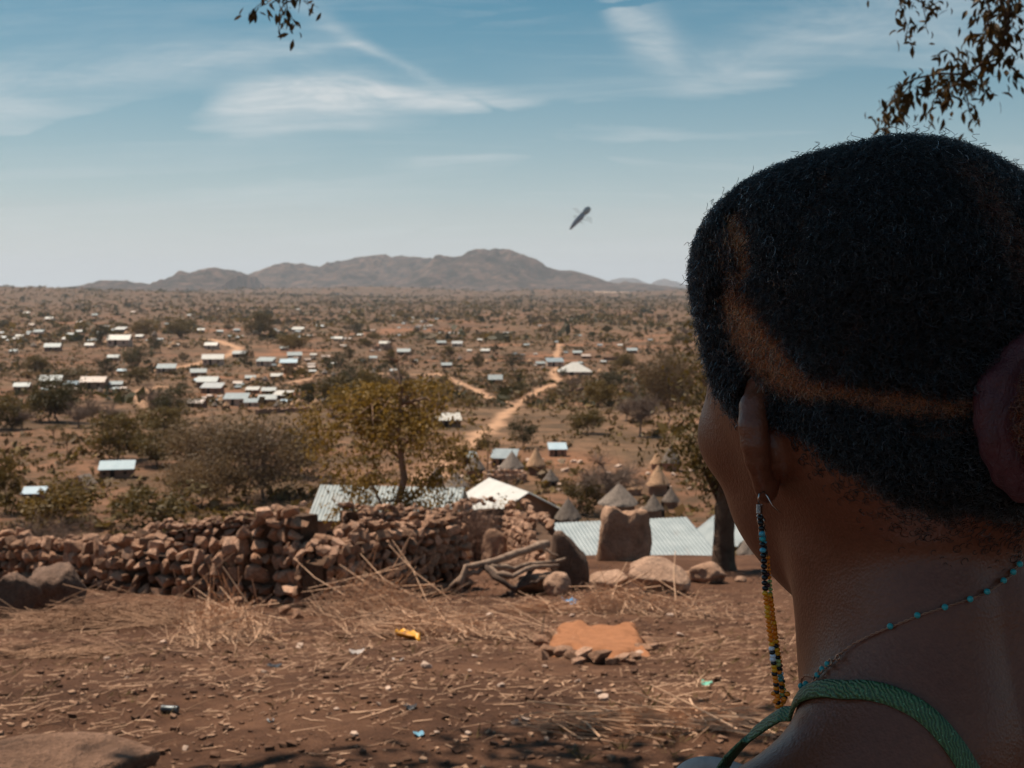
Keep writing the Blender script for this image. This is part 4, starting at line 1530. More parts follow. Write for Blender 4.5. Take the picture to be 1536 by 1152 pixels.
for px, py, w in ((4, 510, 12), (58, 502, 15), (181, 499, 18), (75, 482, 13), (142, 475, 9), (480, 493, 12), (508, 512, 14), (427, 526, 14), (300, 499, 14), (447, 466, 6), (447, 499, 18),
                  (704, 528, 8), (622, 544, 9), (639, 491, 6), (646, 490, 6), (628, 491, 6), (617, 479, 7), (691, 502, 7), (662, 502, 8), (677, 502, 8), (731, 502, 7), (759, 502, 8), (713, 474, 5), (761, 473, 6),
                  (40, 472, 9), (120, 486, 9), (48, 490, 10), (210, 508, 12), (240, 512, 10), (330, 500, 10), (355, 498, 10), (385, 502, 12), (410, 498, 10), (285, 475, 7), (200, 470, 7), (330, 465, 6),
                  (100, 512, 12), (30, 508, 12), (120, 500, 10), (540, 505, 9), (560, 498, 8), (560, 540, 12), (545, 545, 11), (500, 548, 10), (470, 535, 10), (600, 505, 7), (720, 512, 8), (790, 520, 9),
                  (780, 540, 8), (900, 520, 8), (905, 545, 9), (930, 520, 8), (975, 512, 7), (835, 515, 7), (870, 505, 6), (770, 500, 5), (910, 492, 5), (810, 490, 5), (655, 480, 5), (590, 475, 5),
                  (525, 470, 5), (400, 478, 6), (365, 482, 6), (250, 488, 7), (160, 492, 8), (15, 490, 8), (20, 530, 12), (265, 520, 10)):
    g = G(px, py)
    if g is None:
        continue
    PENDING.append((place_house(rnd.choice((0, 1, 1, 2, 3, 4)), px, py, w, far_lab, grp), px, py, 'tiny far tin-roofed house', PLAIN))
for cx, cy, sx, sy, n, w0 in ((70, 505, 70, 9, 12, 9), (180, 505, 50, 9, 9, 10), (400, 500, 70, 8, 10, 8), (110, 582, 80, 6, 7, 14), (450, 546, 40, 9, 8, 12), (640, 489, 50, 7, 9, 6), (830, 540, 60, 10, 8, 9), (350, 590, 60, 14, 9, 15), (540, 520, 50, 12, 7, 9)):
    for k in range(n):
        px, py = cx + rnd.uniform(-1, 1) * sx, cy + rnd.uniform(-1, 1) * sy
        g = G(px, py)
        PENDING.append((place_house(rnd.choice((0, 0, 2, 3, 4, 4)), px, py, w0 * rnd.uniform(.6, 1.15), far_lab, grp, rnd.uniform(-.6, .6)), px, py, 'tiny far tin-roofed house', PLAIN))
# compounds of small thatched huts between the tin roofs
HP = [hut('thatched_hut', 1.7, 1.5, 2.2, M_THATCHT, (-900, -400, 0)), hut('thatched_hut', 1.7, 1.5, 2.2, M_THATCH, (-920, -400, 0))]
for px, py, w in ((293, 601, 11), (332, 604, 12), (340, 612, 12), (322, 611, 10), (389, 570, 12), (380, 573, 10), (398, 572, 10), (487, 605, 13), (474, 607, 11), (500, 606, 11), (232, 505, 10), (261, 520, 11), (255, 524, 9), (487, 562, 10), (476, 565, 10),
                  (500, 565, 9), (520, 566, 10), (538, 563, 11), (546, 565, 9), (560, 562, 10), (415, 612, 11), (440, 610, 11), (448, 606, 10), (465, 600, 10), (395, 503, 8), (405, 506, 8), (430, 500, 8), (440, 503, 7), (455, 506, 7), (190, 503, 9), (160, 516, 9), (50, 521, 9),
                  (60, 517, 8), (100, 588, 11), (150, 590, 11), (125, 590, 10), (470, 540, 9), (420, 552, 9), (408, 546, 9), (650, 540, 8), (690, 540, 8), (730, 545, 8), (795, 545, 9), (815, 555, 9), (900, 560, 9)):
    g = G(px, py)
    s = w / F * g.y / 4.3
    PENDING.append((copy_tree(rnd.choice(HP), g, rnd.uniform(-.6, .6), s, 'tiny cone-roofed hut', 'thatched huts between the far tin houses', 'hut'), px, py, 'tiny cone-roofed hut', PLAIN))
for src in [p for p, _ in PROTO] + HP:
    for ch in list(src.children):
        bpy.data.objects.remove(ch)
    bpy.data.objects.remove(src)


# -- mud and stone walls that close off the village yards
def yard_wall(px0, py0, px1, py1, h, label):
    a, b = G(px0, py0), G(px1, py1)
    hh = h / F * a.y
    o0 = a.copy()
    mb = MB()
    n = 14
    g = random.Random(int(px0))
    for k in range(n):
        p, q = a.lerp(b, k / n) - o0, a.lerp(b, (k + 1) / n) - o0
        c = (p + q) / 2
        c.z = ground_z(c.x + o0.x, c.y + o0.y) - o0.z
        mb.box((c.x, c.y, c.z + hh * .2), ((q - p).length * 1.02, .5 + .01 * (k % 2), hh * g.uniform(1.1, 1.6)), math.atan2((q - p).y, (q - p).x), .05)
    o = mb.build('yard_wall', M_MUD)
    o.location = o0
    tag(o, label, 'yard wall')


yard_wall(385, 622, 475, 616, 8, 'mud yard wall along the bottom of the right-hand village knot')
yard_wall(905, 541, 932, 540, 6, 'mud enclosure wall above the dark olive bush by her forehead')
yard_wall(40, 590, 175, 592, 5, 'mud wall in front of the left-edge row of houses')
yard_wall(855, 590, 880, 585, 6, 'mud wall beside the umbrella tree')
yard_wall(1010, 800, 1075, 800, 12, 'pale stone terrace wall behind the dark tree trunk')
# pale rocks and rubble terraces in the hut village
for k in range(46):
    px, py = rnd.uniform(660, 1040), rnd.uniform(690, 765)
    g = G(px, py)
    if g is None:
        continue
    W = rnd.uniform(6, 15) / F * g.y
    o = stone_at(None, (g.x, g.y, g.z + W * .1), (W * 1.3, W, W * .8))
    o.data = rnd.choice(PEB)
    tag(o, 'pale rock', 'rock', 'rocks in the hut village')
    PENDING.append((o, px, py, 'pale rock among the huts', PLAIN))

# ---------------------------------------------------------------- trees and bushes
def leaf_material(name, a, b, trans=0.35, rand=0.25):
    t = NT(name)
    o = t.coord()
    c = t.ramp(t.noise(2.2, 4, 0.7, o), [(0.3, a), (0.7, b)])
    t_ = t.objrand()
    c = t.mix(1.0, c, t.ramp(t_, [(0, (1 - rand, 1 - rand, 1 - rand)), (.5, (1, 1, 1)), (1, (1 + rand, 1 + rand * .6, 1 - rand * .3))]), 'MULTIPLY')
    t.col(c)
    t.set(Roughness=0.6, Specular_IOR_Level=0.3)
    tr = t.N('ShaderNodeBsdfTranslucent')
    t.L(c, tr.inputs['Color'])
    mx = t.N('ShaderNodeMixShader')
    mx.inputs[0].default_value = trans
    t.L(t.b.outputs[0], mx.inputs[1])
    t.L(tr.outputs[0], mx.inputs[2])
    t.L(mx.outputs[0], t.out.inputs['Surface'])
    return t.m


M_LEAF_DARK = leaf_material('dark_leaves', (0.030, 0.030, 0.010), (0.070, 0.056, 0.018))
M_LEAF_OLIVE = leaf_material('olive_leaves', (0.085, 0.060, 0.016), (0.17, 0.11, 0.030))
M_LEAF_YELL = leaf_material('yellowing_leaves', (0.13, 0.080, 0.016), (0.30, 0.18, 0.035))
M_LEAF_DRY = leaf_material('dry_leaves', (0.11, 0.070, 0.034), (0.19, 0.125, 0.066))
M_BARK = simple('bark', (0.07, 0.042, 0.028), (0.17, 0.105, 0.07), 5, 0.95, .8, .05)
M_BARKP = simple('pale_bark', (0.20, 0.12, 0.08), (0.36, 0.23, 0.16), 5, 0.95, .5, .04)
M_BARKG = simple('grey_twigs', (0.13, 0.09, 0.07), (0.25, 0.18, 0.145), 3, 0.95)


def tree_meshes(seed, h, w, trunk_h, nb, nleaf, leaf, crown_flat=0.6, trunk_r=0.03, gaps=0.45, bark=None, leaves=None, droop=0.0, base_low=0.25, twigs=0, sub=True, lumps=None):
    """trunk mesh (with limbs) and crown mesh of loose leaf faces; h height, w crown width"""
    g = np.random.default_rng(seed)
    r = random.Random(seed)
    mb = MB()
    cz = h * (base_low + (1 - base_low) * .5)
    rz = h * (1 - base_low) * .5
    lumps = lumps or nb
    cl = []
    for k in range(lumps):
        a = 2.399 * k + r.uniform(-.4, .4)
        q = math.sqrt((k + .6) / lumps) * .80
        zz = r.uniform(-.75, .85) * math.sqrt(max(0.05, 1 - q * q))
        cl.append((Vector((math.cos(a) * q * w / 2, math.sin(a) * q * w / 2, cz + zz * rz)), w * r.uniform(.12, .24)))
    top = Vector((r.gauss(0, .04) * w, r.gauss(0, .04) * w, trunk_h))
    R = h * trunk_r
    mid = top * .5 + Vector((r.gauss(0, .03) * w, r.gauss(0, .02) * w, 0))
    mb.tube([(0, 0, -h * .08), (0, 0, 0.0), mid, top], [R * 1.5, R * 1.15, R * .9, R * .75], 7, False)
    for c, s in cl[:nb]:
        m = top.lerp(c, .5) + Vector((r.gauss(0, .04) * w, r.gauss(0, .04) * w, r.uniform(-.02, .08) * h))
        st = mid.lerp(top, r.uniform(.4, 1))
        mb.tube([st, m, c], [R * .55, R * .32, R * .1], 5, False)
        for q in range(3 if sub else 0):
            e = c + Vector((r.gauss(0, 1), r.gauss(0, 1), r.gauss(.2, 1))) * s * .8
            mb.tube([m.lerp(c, r.uniform(.2, .9)), e], [R * .16, R * .05], 3, False)
        for q in range(twigs):
            p = m.lerp(c, r.uniform(.0, 1.1))
            d = Vector((r.gauss(0, 1), r.gauss(0, 1), r.gauss(.5, .8))).normalized()
            e = p + d * s * r.uniform(.5, 1.3)
            mb.tube([p, p.lerp(e, .5) + Vector((r.gauss(0, .08), r.gauss(0, .08), 0)) * s, e], [R * .16, R * .12, R * .05], 3, False)
            for u in range(3):
                e2 = p.lerp(e, r.uniform(.3, .9))
                mb.tube([e2, e2 + Vector((r.gauss(0, 1), r.gauss(0, 1), r.gauss(.4, .8))).normalized() * s * r.uniform(.2, .6)], [R * .09, R * .04], 3, False)
    tr = bpy.data.meshes.new('trunk')
    tr.from_pydata(mb.v, [], mb.f)
    tr.materials.append(bark or M_BARK)
    crown = None
    if nleaf:
        C_ = np.array([tuple(c) for c, _ in cl])
        S_ = np.array([s for _, s in cl])
        k = g.integers(0, len(cl), nleaf)
        d = g.normal(0, 1, (nleaf, 3))
        d /= np.linalg.norm(d, axis=1)[:, None]
        rad = g.random(nleaf) ** .45
        p = C_[k] + d * (S_[k] * rad)[:, None] * np.array([1.15, 1.15, crown_flat * 1.25])
        nz_ = np.array([mnoise.noise(Vector(q) * (5.0 / w) + Vector((seed, 0, 0))) for q in p])
        p = p[nz_ > -gaps]
        n = len(p)
        ax = g.normal(0, 1, (n, 3)) * np.array([1, 1, .7])
        ax[:, 2] -= droop
        ax /= np.linalg.norm(ax, axis=1)[:, None]
        bx = np.cross(ax, g.normal(0, 1, (n, 3)))
        bx /= np.linalg.norm(bx, axis=1)[:, None] + 1e-9
        L = leaf * g.uniform(.6, 1.4, n)[:, None]
        v = np.stack([p - ax * L * .5, p + bx * L * .24, p + ax * L * .5, p - bx * L * .24], 1).reshape(-1, 3)
        f = np.arange(4 * n).reshape(-1, 4)
        crown = bpy.data.meshes.new('crown')
        set_mesh(crown, v.astype(np.float32), f)
        crown.materials.append(leaves or M_LEAF_DARK)
    return tr, crown


def tree_thing(name, meshes, loc, rz, scale, label, group=None, cat='tree'):
    root = empty(name, loc, rz, label, cat, group)
    root.scale = scale if isinstance(scale, tuple) else (scale,) * 3
    tr, cr = meshes
    link(bpy.data.objects.new('trunk', tr), root)
    if cr:
        link(bpy.data.objects.new('crown', cr), root)
    return root


TM = {
    'dark': [tree_meshes(s, 8, 9, 2.2, 9, 3200, .40, .7, .022, .32, leaves=M_LEAF_DARK, base_low=.16, lumps=22) for s in (1, 2, 3)],
    'round': [tree_meshes(s, 6, 6, 1.4, 8, 2600, .32, .9, .022, .4, leaves=M_LEAF_DARK, base_low=.1, lumps=18) for s in (4, 5)],
    'olive': [tree_meshes(s, 6, 8, 1.4, 9, 4200, .40, .65, .02, .38, leaves=M_LEAF_OLIVE, base_low=.12, lumps=22) for s in (6, 7, 8)],
    'bare': [tree_meshes(s, 6.5, 7, 2.0, 14, 700, .16, .7, .022, .2, bark=M_BARKG, leaves=M_LEAF_DRY, base_low=.2, twigs=48) for s in (9, 10)],
    'bush': [tree_meshes(s, 3, 4.4, .5, 7, 2200, .27, .7, .02, .3, leaves=M_LEAF_OLIVE, base_low=.0, lumps=14) for s in (11, 12)],
    'dbush': [tree_meshes(s, 3, 4.4, .5, 7, 1500, .24, .7, .02, .3, leaves=M_LEAF_DARK, base_low=.0, lumps=14) for s in (13, 14)],
    'sapling': [tree_meshes(s, 5, 3, 2.6, 7, 500, .28, .8, .014, .25, leaves=M_LEAF_OLIVE, base_low=.4, lumps=9) for s in (15, 16)],
    'dry': [tree_meshes(s, 7, 11, 1.4, 13, 9000, .30, .7, .018, .34, bark=M_BARKG, leaves=M_LEAF_DRY, base_low=.06, twigs=14, lumps=34) for s in (17, 18)],
    'umbrella': [tree_meshes(19, 6, 8.5, 3.4, 9, 500, .22, .3, .018, .1, bark=M_BARKG, leaves=M_LEAF_DRY, base_low=.66, twigs=18, lumps=14)],
}
TSZ = {'dark': (9, 8), 'round': (6, 6), 'olive': (8, 6), 'bare': (7, 6.5), 'bush': (4.4, 3), 'dbush': (4.4, 3), 'sapling': (3, 5), 'dry': (11, 7), 'umbrella': (8.5, 6)}


def tree(kind, px, py, w, h, label, group=None, name='tree', cat='tree', Y=None):
    """px, py: foot; w, h: size in photograph pixels"""
    if Y is None:
        g = G(px, py)
    else:
        p = P(px, py, Y)
        g = Vector((p.x, Y, p.z))
    W, H = TSZ[kind]
    sx, sz = w / F * g.y / W * .97, h / F * g.y / H
    return tree_thing(name, rnd.choice(TM[kind]), g, rnd.uniform(0, 6.3), (sx, sx, sz), label, group, cat)


tree('dark', 205, 557, 60, 38, 'wide dark tree, larger of the pair in the left middle distance')
tree('round', 158, 567, 32, 30, 'round dark tree left of the wide dark tree')
tree('dark', 233, 530, 24, 26, 'dark tree right behind the wide dark tree')
tree('dark', 153, 525, 26, 38, 'tall dark tree in front of the upper left village')
tree('olive', 270, 508, 44, 32, 'wide olive tree behind the red track')
tree('olive', 390, 508, 48, 42, 'olive-green tree in the upper middle village')
tree('olive', 440, 528, 48, 28, 'low olive tree right of the upper middle village')
tree('round', 372, 554, 22, 30, 'small dark tree beside the tin houses on the track')
tree('round', 463, 612, 26, 42, 'dark tree at the right end of the middle village')
tree('bush', 105, 570, 54, 18, 'olive bush behind the left-edge row of houses', cat='bush', name='bush')
tree('bush', 205, 577, 44, 28, 'olive bush right of the left-edge row of houses', cat='bush', name='bush')
tree('dbush', 275, 587, 22, 16, 'small dark bush left of the middle village', cat='bush', name='bush')
tree('olive', 217, 506, 46, 28, 'olive tree above the upper left village')
tree('round', 524, 543, 20, 28, 'dark round tree, rightmost of three left of the leafy tree top')
tree('round', 507, 553, 22, 24, 'dark round tree, middle of three left of the leafy tree top')
tree('round', 491, 553, 16, 20, 'dark round tree, leftmost of three left of the leafy tree top')
tree('olive', 176, 690, 96, 76, 'rounded olive-green bush tree at the left of the big bush belt')
tree('olive', 246, 655, 78, 48, 'low olive tree behind the rounded bush tree')
tree('olive', 236, 698, 84, 56, 'olive tree between the rounded bush tree and the dry thorn trees')
tree('dry', 318, 715, 170, 92, 'wide brownish thorn tree in the middle of the big bush belt')
tree('dry', 395, 748, 200, 118, 'largest brownish thorn tree right of the bush belt, nearest the leafy tree')
tree('dry', 300, 760, 130, 80, 'brownish thorn tree low in front of the bush belt')
tree('dry', 450, 715, 90, 80, 'brownish tree half behind the leafy tree on its left')
tree('sapling', 101, 690, 30, 52, 'thin sapling on the open slope at left')
tree('sapling', 80, 665, 34, 34, 'small ragged tree left of the thin sapling')
tree('bush', 232, 792, 150, 66, 'green olive bush just behind the left stone wall', cat='bush', name='bush')
tree('bush', 92, 790, 140, 72, 'olive bush behind the dark brush at far left', cat='bush', name='bush')
tree('bush', 8, 770, 70, 96, 'dark olive bush cut off by the left edge', cat='bush', name='bush')
tree('round', 785, 672, 50, 48, 'round dark green tree above the hut village')
tree('sapling', 731, 706, 44, 70, 'slim green tree among the granary huts')
tree('dbush', 781, 592, 24, 22, 'lone round bush on the bare field left of the track', cat='bush', name='bush')
tree('round', 717, 554, 20, 28, 'dark tree right of the lone tin house field')
tree('dark', 771, 555, 40, 26, 'dark wide tree by the end of the track')
tree('dark', 742, 534, 16, 18, 'small dark tree above the lone tin house')
tree('olive', 673, 536, 20, 18, 'olive tree among the far centre roofs')
tree('olive', 587, 552, 22, 28, 'olive tree behind the top of the leafy tree')
tree('dbush', 845, 565, 14, 14, 'dark bush at the bend of the dirt track', cat='bush', name='bush')
tree('olive', 936, 554, 38, 26, 'dark olive tree by her forehead')
tree('umbrella', 860, 602, 44, 36, 'bare flat-topped tree on the slope below the white pyramid roof')
tree('bare', 912, 770, 140, 104, 'big bare grey tree right of the hut village')
tree('bush', 876, 772, 72, 56, 'yellow-green bush at the foot of the big bare tree', cat='bush', name='bush')
tree('olive', 880, 650, 60, 40, 'olive tree behind the big bare tree')
tree('bare', 960, 655, 80, 90, 'loose olive tree left of her face on the slope')
tree('dry', 1000, 640, 100, 120, 'tall loose olive tree touching her cheek')
tree('bush', 690, 700, 46, 40, 'olive bush right of the leafy tree', cat='bush', name='bush')
tree('bush', 650, 600, 30, 18, 'dry bush on the slope right of the leafy tree top', cat='bush', name='bush')
tree('olive', 900, 610, 50, 40, 'pale olive tree left of the loose tall one')
tree('dry', 1500, 800, 150, 90, 'olive thicket seen under the hair bun at the right edge', cat='thicket', name='thicket')
tree('dry', 1560, 770, 160, 140, 'thicket at the right edge beyond her neck', cat='thicket', name='thicket')
tree('olive', 556, 600, 60, 50, 'pale olive tree behind the top of the leafy tree')
tree('bush', 700, 612, 30, 16, 'low bush beside the side track', cat='bush', name='bush')
tree('bare', 640, 650, 60, 50, 'thin bare tree right behind the leafy tree')

# scattered trees of the plain
spots = []
for k in range(4000):
    if len(spots) >= 210:
        break
    px = rnd.uniform(-20, 1060)
    py = 456 + 190 * rnd.random() ** 1.7
    if 280 < px < 490 and 535 < py < 650 or px < 490 and 560 < py < 625 or px < 250 and 500 < py < 560 and rnd.random() < .7:
        continue
    if 512 < py < 660 and 620 < px < 905:
        continue
    if any(abs(px - a) < 7 and abs(py - b) < 3 for a, b in spots):
        continue
    spots.append((px, py))
labs = {'dark': 'dark spreading tree dotted over the plain', 'round': 'small round dark tree dotted over the plain', 'olive': 'olive-brown tree dotted over the plain', 'bare': 'bare greyish tree dotted over the plain', 'bush': 'low olive bush dotted over the plain', 'dbush': 'low dark bush dotted over the plain'}
for px, py in spots:
    g = G(px, py)
    if g is None:
        continue
    kind = rnd.choice(('dark', 'round', 'olive', 'olive', 'bare', 'bare', 'bush', 'dbush', 'dbush'))
    hm = {'dark': 7, 'round': 5.5, 'olive': 5, 'bare': 5, 'bush': 2.4, 'dbush': 2.6}[kind] * rnd.uniform(.6, 1.1)
    W, H = TSZ[kind]
    s = hm / H
    root = tree_thing('bush' if 'bush' in kind else 'tree', rnd.choice(TM[kind]), g, rnd.uniform(0, 6.3), (s * 1.1, s * 1.1, s), labs[kind], {'dark': 'dark spreading trees', 'round': 'small round dark trees', 'olive': 'olive-brown trees', 'bare': 'bare greyish trees', 'bush': 'low olive bushes', 'dbush': 'low dark bushes'}[kind] + ' scattered over the plain', 'bush' if 'bush' in kind else 'tree')
    PENDING.append((root, px, py, {'dark': 'dark spreading tree', 'round': 'small round dark tree', 'olive': 'olive-brown tree', 'bare': 'bare greyish tree', 'bush': 'low olive bush', 'dbush': 'low dark bush'}[kind], PLAIN))


# low scrub over the slopes and the far plain: one mass
def scrub(n, y0, y1, seed, name, lab, mats, size, powr=1.0, leafs=7):
    g = np.random.default_rng(seed)
    u = g.random(n) ** powr
    y = y0 * (y1 / y0) ** u
    n = int(n * 1.25)
    u = g.random(n) ** powr
    y = y0 * (y1 / y0) ** u
    x = (g.random(n) * 1.6 - .75) * y
    dens = fbm(x / 90, y / 120, 3) + .5 * fbm(x / 14, y / 16, 2)
    keep = (dens > g.uniform(-.5, .5, n)) & (track_mask(x, y) < .1)
    x, y = x[keep], y[keep]
    n = len(x)
    z = height(x, y)
    s = size * np.exp(g.normal(0, .45, n)) * (1 + y / 2600)
    c = np.stack([x, y, z], 1)
    k = leafs
    off = g.normal(0, 1, (n, k, 3)) * np.array([.42, .42, .26])
    off[:, :, 2] = np.abs(off[:, :, 2]) + .08
    p = c[:, None, :] + off * s[:, None, None]
    ax = g.normal(0, 1, (n, k, 3))
    ax /= np.linalg.norm(ax, axis=2)[..., None]
    bx = np.cross(ax, g.normal(0, 1, (n, k, 3)))
    bx /= np.linalg.norm(bx, axis=2)[..., None] + 1e-9
    L = s[:, None, None] * .42 * g.uniform(.6, 1.3, (n, k, 1))
    v = np.stack([p - ax * L, p + bx * L * .6, p + ax * L, p - bx * L * .6], 2).reshape(-1, 3)
    f = np.arange(len(v)).reshape(-1, 4)
    o = mesh_obj(name, v.astype(np.float32), f, mats, midx=np.repeat(g.integers(0, len(mats), n), k))
    tag(o, lab, None, None, 'stuff')


scrub(16000, 62, 330, 1, 'scrub', 'low dry scrub and grass on the slopes below the yard', [M_LEAF_DRY, M_LEAF_OLIVE, M_TUFT], .42, 1.0, 9)
scrub(36000, 200, 900, 2, 'scrub', 'low bushes over the middle of the plain', [M_LEAF_DRY, M_LEAF_DRY, M_LEAF_OLIVE, M_LEAF_DARK], .72, .9, 8)
scrub(40000, 600, 4400, 3, 'scrub', 'far bush and woodland merging towards the mountain', [M_LEAF_DARK, M_LEAF_DRY, M_LEAF_OLIVE], 1.75, .75, 7)
scrub(1500, 42, 75, 4, 'scrub', 'weeds and scrub just beyond the yard', [M_LEAF_DRY, M_LEAF_OLIVE, M_TUFT], .35, 1.0, 9)


# ---- the leafy tree beyond the wall and the tree by her shoulder: leaves one by one near the outside
def leaf_mesh(name, mat, L=1.0, W=.36, bend=.12):
    v = [(0, 0, 0), (-W * .35, L * .25, bend * .6), (W * .35, L * .25, bend * .6), (0, L * .28, 0), (-W * .5, L * .5, bend), (W * .5, L * .5, bend), (0, L * .55, .02), (-W * .3, L * .78, bend * .4), (W * .3, L * .78, bend * .4), (0, L, -bend * .6)]
    f = [(0, 3, 1), (0, 2, 3), (1, 3, 6, 4), (3, 2, 5, 6), (4, 6, 7), (6, 5, 8), (7, 6, 9), (6, 8, 9)]
    me = bpy.data.meshes.new(name)
    me.from_pydata(v, [], f)
    me.materials.append(mat)
    return me


def leaf_tree(label, px, py, Y, w, h, top_px, n_loose, leaf, leaves, bark, seed, lowcut=.25, n_parts=300):
    p = P(px, py, Y)
    z = ground_z(p.x, Y)
    o0 = Vector((p.x, Y, z))
    W = w / F * Y
    Htop = P(px, py - h, Y).z - z
    r = random.Random(seed)
    root = empty('tree', o0, 0, label, 'tree')
    mb = MB()
    zc = lambda q: Htop * q
    trunk = [Vector((0, 0, -.3)), Vector((.02 * W, 0, zc(.2))), Vector((.10 * W, 0, zc(.42))), Vector((.06 * W, .02 * W, zc(.62))), Vector((.09 * W, 0, zc(.8))), Vector((.05 * W, 0, zc(.97)))]
    R = Htop * .017
    mb.tube(trunk, [R * 1.5, R * 1.1, R * .9, R * .7, R * .45, R * .15], 8)
    ends = []
    for k in range(17):
        q = r.uniform(.24, .72) if k > 3 else .12
        i = min(int(q / .2), 4)
        st = trunk[max(1, i)].lerp(trunk[min(i + 1, 5)], r.random())
        a = 2.399 * k
        up = r.uniform(.02, .24)
        e = Vector((math.cos(a) * W * r.uniform(.25, .5), math.sin(a) * W * r.uniform(.2, .42), zc(min(q + up, .70))))
        m = st.lerp(e, .5) + Vector((r.gauss(0, .05) * W, r.gauss(0, .05) * W, .05 * Htop))
        mb.tube([st, m, e], [R * .5, R * .3, R * .1], 5)
        ends += [(e, .16 * W), (m, .11 * W)]
        for u in range(4):
            e2 = m.lerp(e, r.random()) + Vector((r.gauss(0, .12) * W, r.gauss(0, .12) * W, r.gauss(.01, .06) * Htop))
            mb.tube([m.lerp(e, r.random()), e2], [R * .16, R * .05], 4)
            ends.append((e2, .12 * W))
    for u in range(14):
        st = trunk[4].lerp(trunk[5], r.random())
        e2 = st + Vector((r.gauss(0, .16) * W, r.gauss(0, .16) * W, r.uniform(-.02, .10) * Htop))
        mb.tube([st, e2], [R * .2, R * .05], 4)
    mb.build('trunk', bark, root, True)
    g = np.random.default_rng(seed)
    E_ = [e for e in ends if Htop * .13 < e[0].z < Htop * .84]
    C_ = np.array([tuple(e) for e, _ in E_])
    S_ = np.array([s for _, s in E_])
    k = g.integers(0, len(C_), n_loose + n_parts)
    pp = C_[k] + g.normal(0, .5, (len(k), 3)) * S_[k][:, None]
    gap = np.array([mnoise.noise(Vector(q) * 1.9 + Vector((seed, 0, 0))) for q in pp])
    pp = pp[(pp[:, 2] < Htop * .84) & (gap > -.08)]
    order = np.argsort(pp[:, 1] - .4 * np.abs(pp[:, 0]))      # those nearest the yard first
    front, rest = pp[order[:n_parts]], pp[order[n_parts:]]
    lm = leaf_mesh('leaf', leaves, leaf, leaf * .5, leaf * .1)
    for q in front:
        o = bpy.data.objects.new('leaf', lm)
        C.objects.link(o)
        o.parent = root
        o.location = q
        o.rotation_euler = (r.gauss(-.7, .6), r.gauss(0, .5), r.uniform(0, 6.3))
        o.scale = (r.uniform(.7, 1.3),) * 3
    base = np.array([tuple(v.co) for v in lm.vertices])
    n = len(rest)
    vs, fs = [], []
    quad = np.array([base[0], base[4], base[9], base[5]])
    for i in range(n):
        M_ = (Matrix.Rotation(r.uniform(0, 6.3), 3, 'Z') @ Matrix.Rotation(r.gauss(0, .5), 3, 'Y') @ Matrix.Rotation(r.gauss(-.7, .6), 3, 'X'))
        vs.append(quad @ np.array(M_).T * r.uniform(.7, 1.3) + rest[i])
    v = np.concatenate(vs)
    cr = mesh_obj('crown', v, np.arange(4 * n).reshape(-1, 4), leaves, root)
    cr['kind'] = 'stuff'
    return root


leaf_tree('leafy yellow-green tree with a crooked pale trunk rising behind the stone walls', 583, 860, 27, 248, 345, 520, 19000, .10, M_LEAF_YELL, M_BARKP, 3)

# ---------------------------------------------------------------- shade tree over the woman, its hanging sprays in view
def shoulder_tree():
    g = G(1086, 856)
    root = empty('tree', g, 0, 'dark-trunked tree standing behind her jaw on the shaded ground', 'tree')
    k = g.y / F
    mb = MB()
    pts = [(1086, 870), (1085, 845), (1086, 800), (1088, 765), (1093, 720), (1105, 670), (1125, 600)]
    P3 = [P(x, y, g.y) - g for x, y in pts]
    mb.tube(P3, [26 * k, 19 * k, 16 * k, 17 * k, 14 * k, 12 * k, 8 * k], 10)
    r = random.Random(4)
    cl = []
    for a, b, c in (((1088, 765), (1065, 720), (1050, 690)), ((1090, 740), (1060, 690), (1040, 650)), ((1100, 690), (1150, 640), (1230, 600)), ((1105, 670), (1070, 600), (1050, 560)), ((1120, 610), (1160, 540), (1220, 480)), ((1120, 610), (1110, 540), (1090, 500))):
        A = [P(x, y, g.y + r.gauss(0, .3)) - g for x, y in (a, b, c)]
        mb.tube(A, [8 * k, 5 * k, 2 * k], 6)
        cl += [(A[1], 34 * k), (A[2], 44 * k), (A[2] + Vector((r.gauss(0, .3), r.gauss(0, .6), r.gauss(0, .2))), 46 * k)]
    mb.build('trunk', M_BARK, root, True)
    rg = np.random.default_rng(9)
    C_ = np.array([tuple(c) for c, _ in cl])
    S_ = np.array([s for _, s in cl])
    n = 5000
    i = rg.integers(0, len(C_), n)
    p = C_[i] + rg.normal(0, .55, (n, 3)) * S_[i][:, None]
    ax = rg.normal(0, 1, (n, 3))
    ax[:, 2] -= .8
    ax /= np.linalg.norm(ax, axis=1)[:, None]
    bx = np.cross(ax, rg.normal(0, 1, (n, 3)))
    bx /= np.linalg.norm(bx, axis=1)[:, None]
    L = .075 * rg.uniform(.6, 1.3, (n, 1))
    v = np.stack([p - ax * L * .5, p + bx * L * .2, p + ax * L * .5, p - bx * L * .2], 1).reshape(-1, 3)
    cr = mesh_obj('crown', v.astype(np.float32), np.arange(4 * n).reshape(-1, 4), M_LEAF_OLIVE, root)
    cr['kind'] = 'stuff'


shoulder_tree()

M_LEAF_NEEM = leaf_material('neem_leaves', (0.050, 0.030, 0.008), (0.115, 0.066, 0.016), .3, .3)


EAR_AT = P(1340, 760, .58)


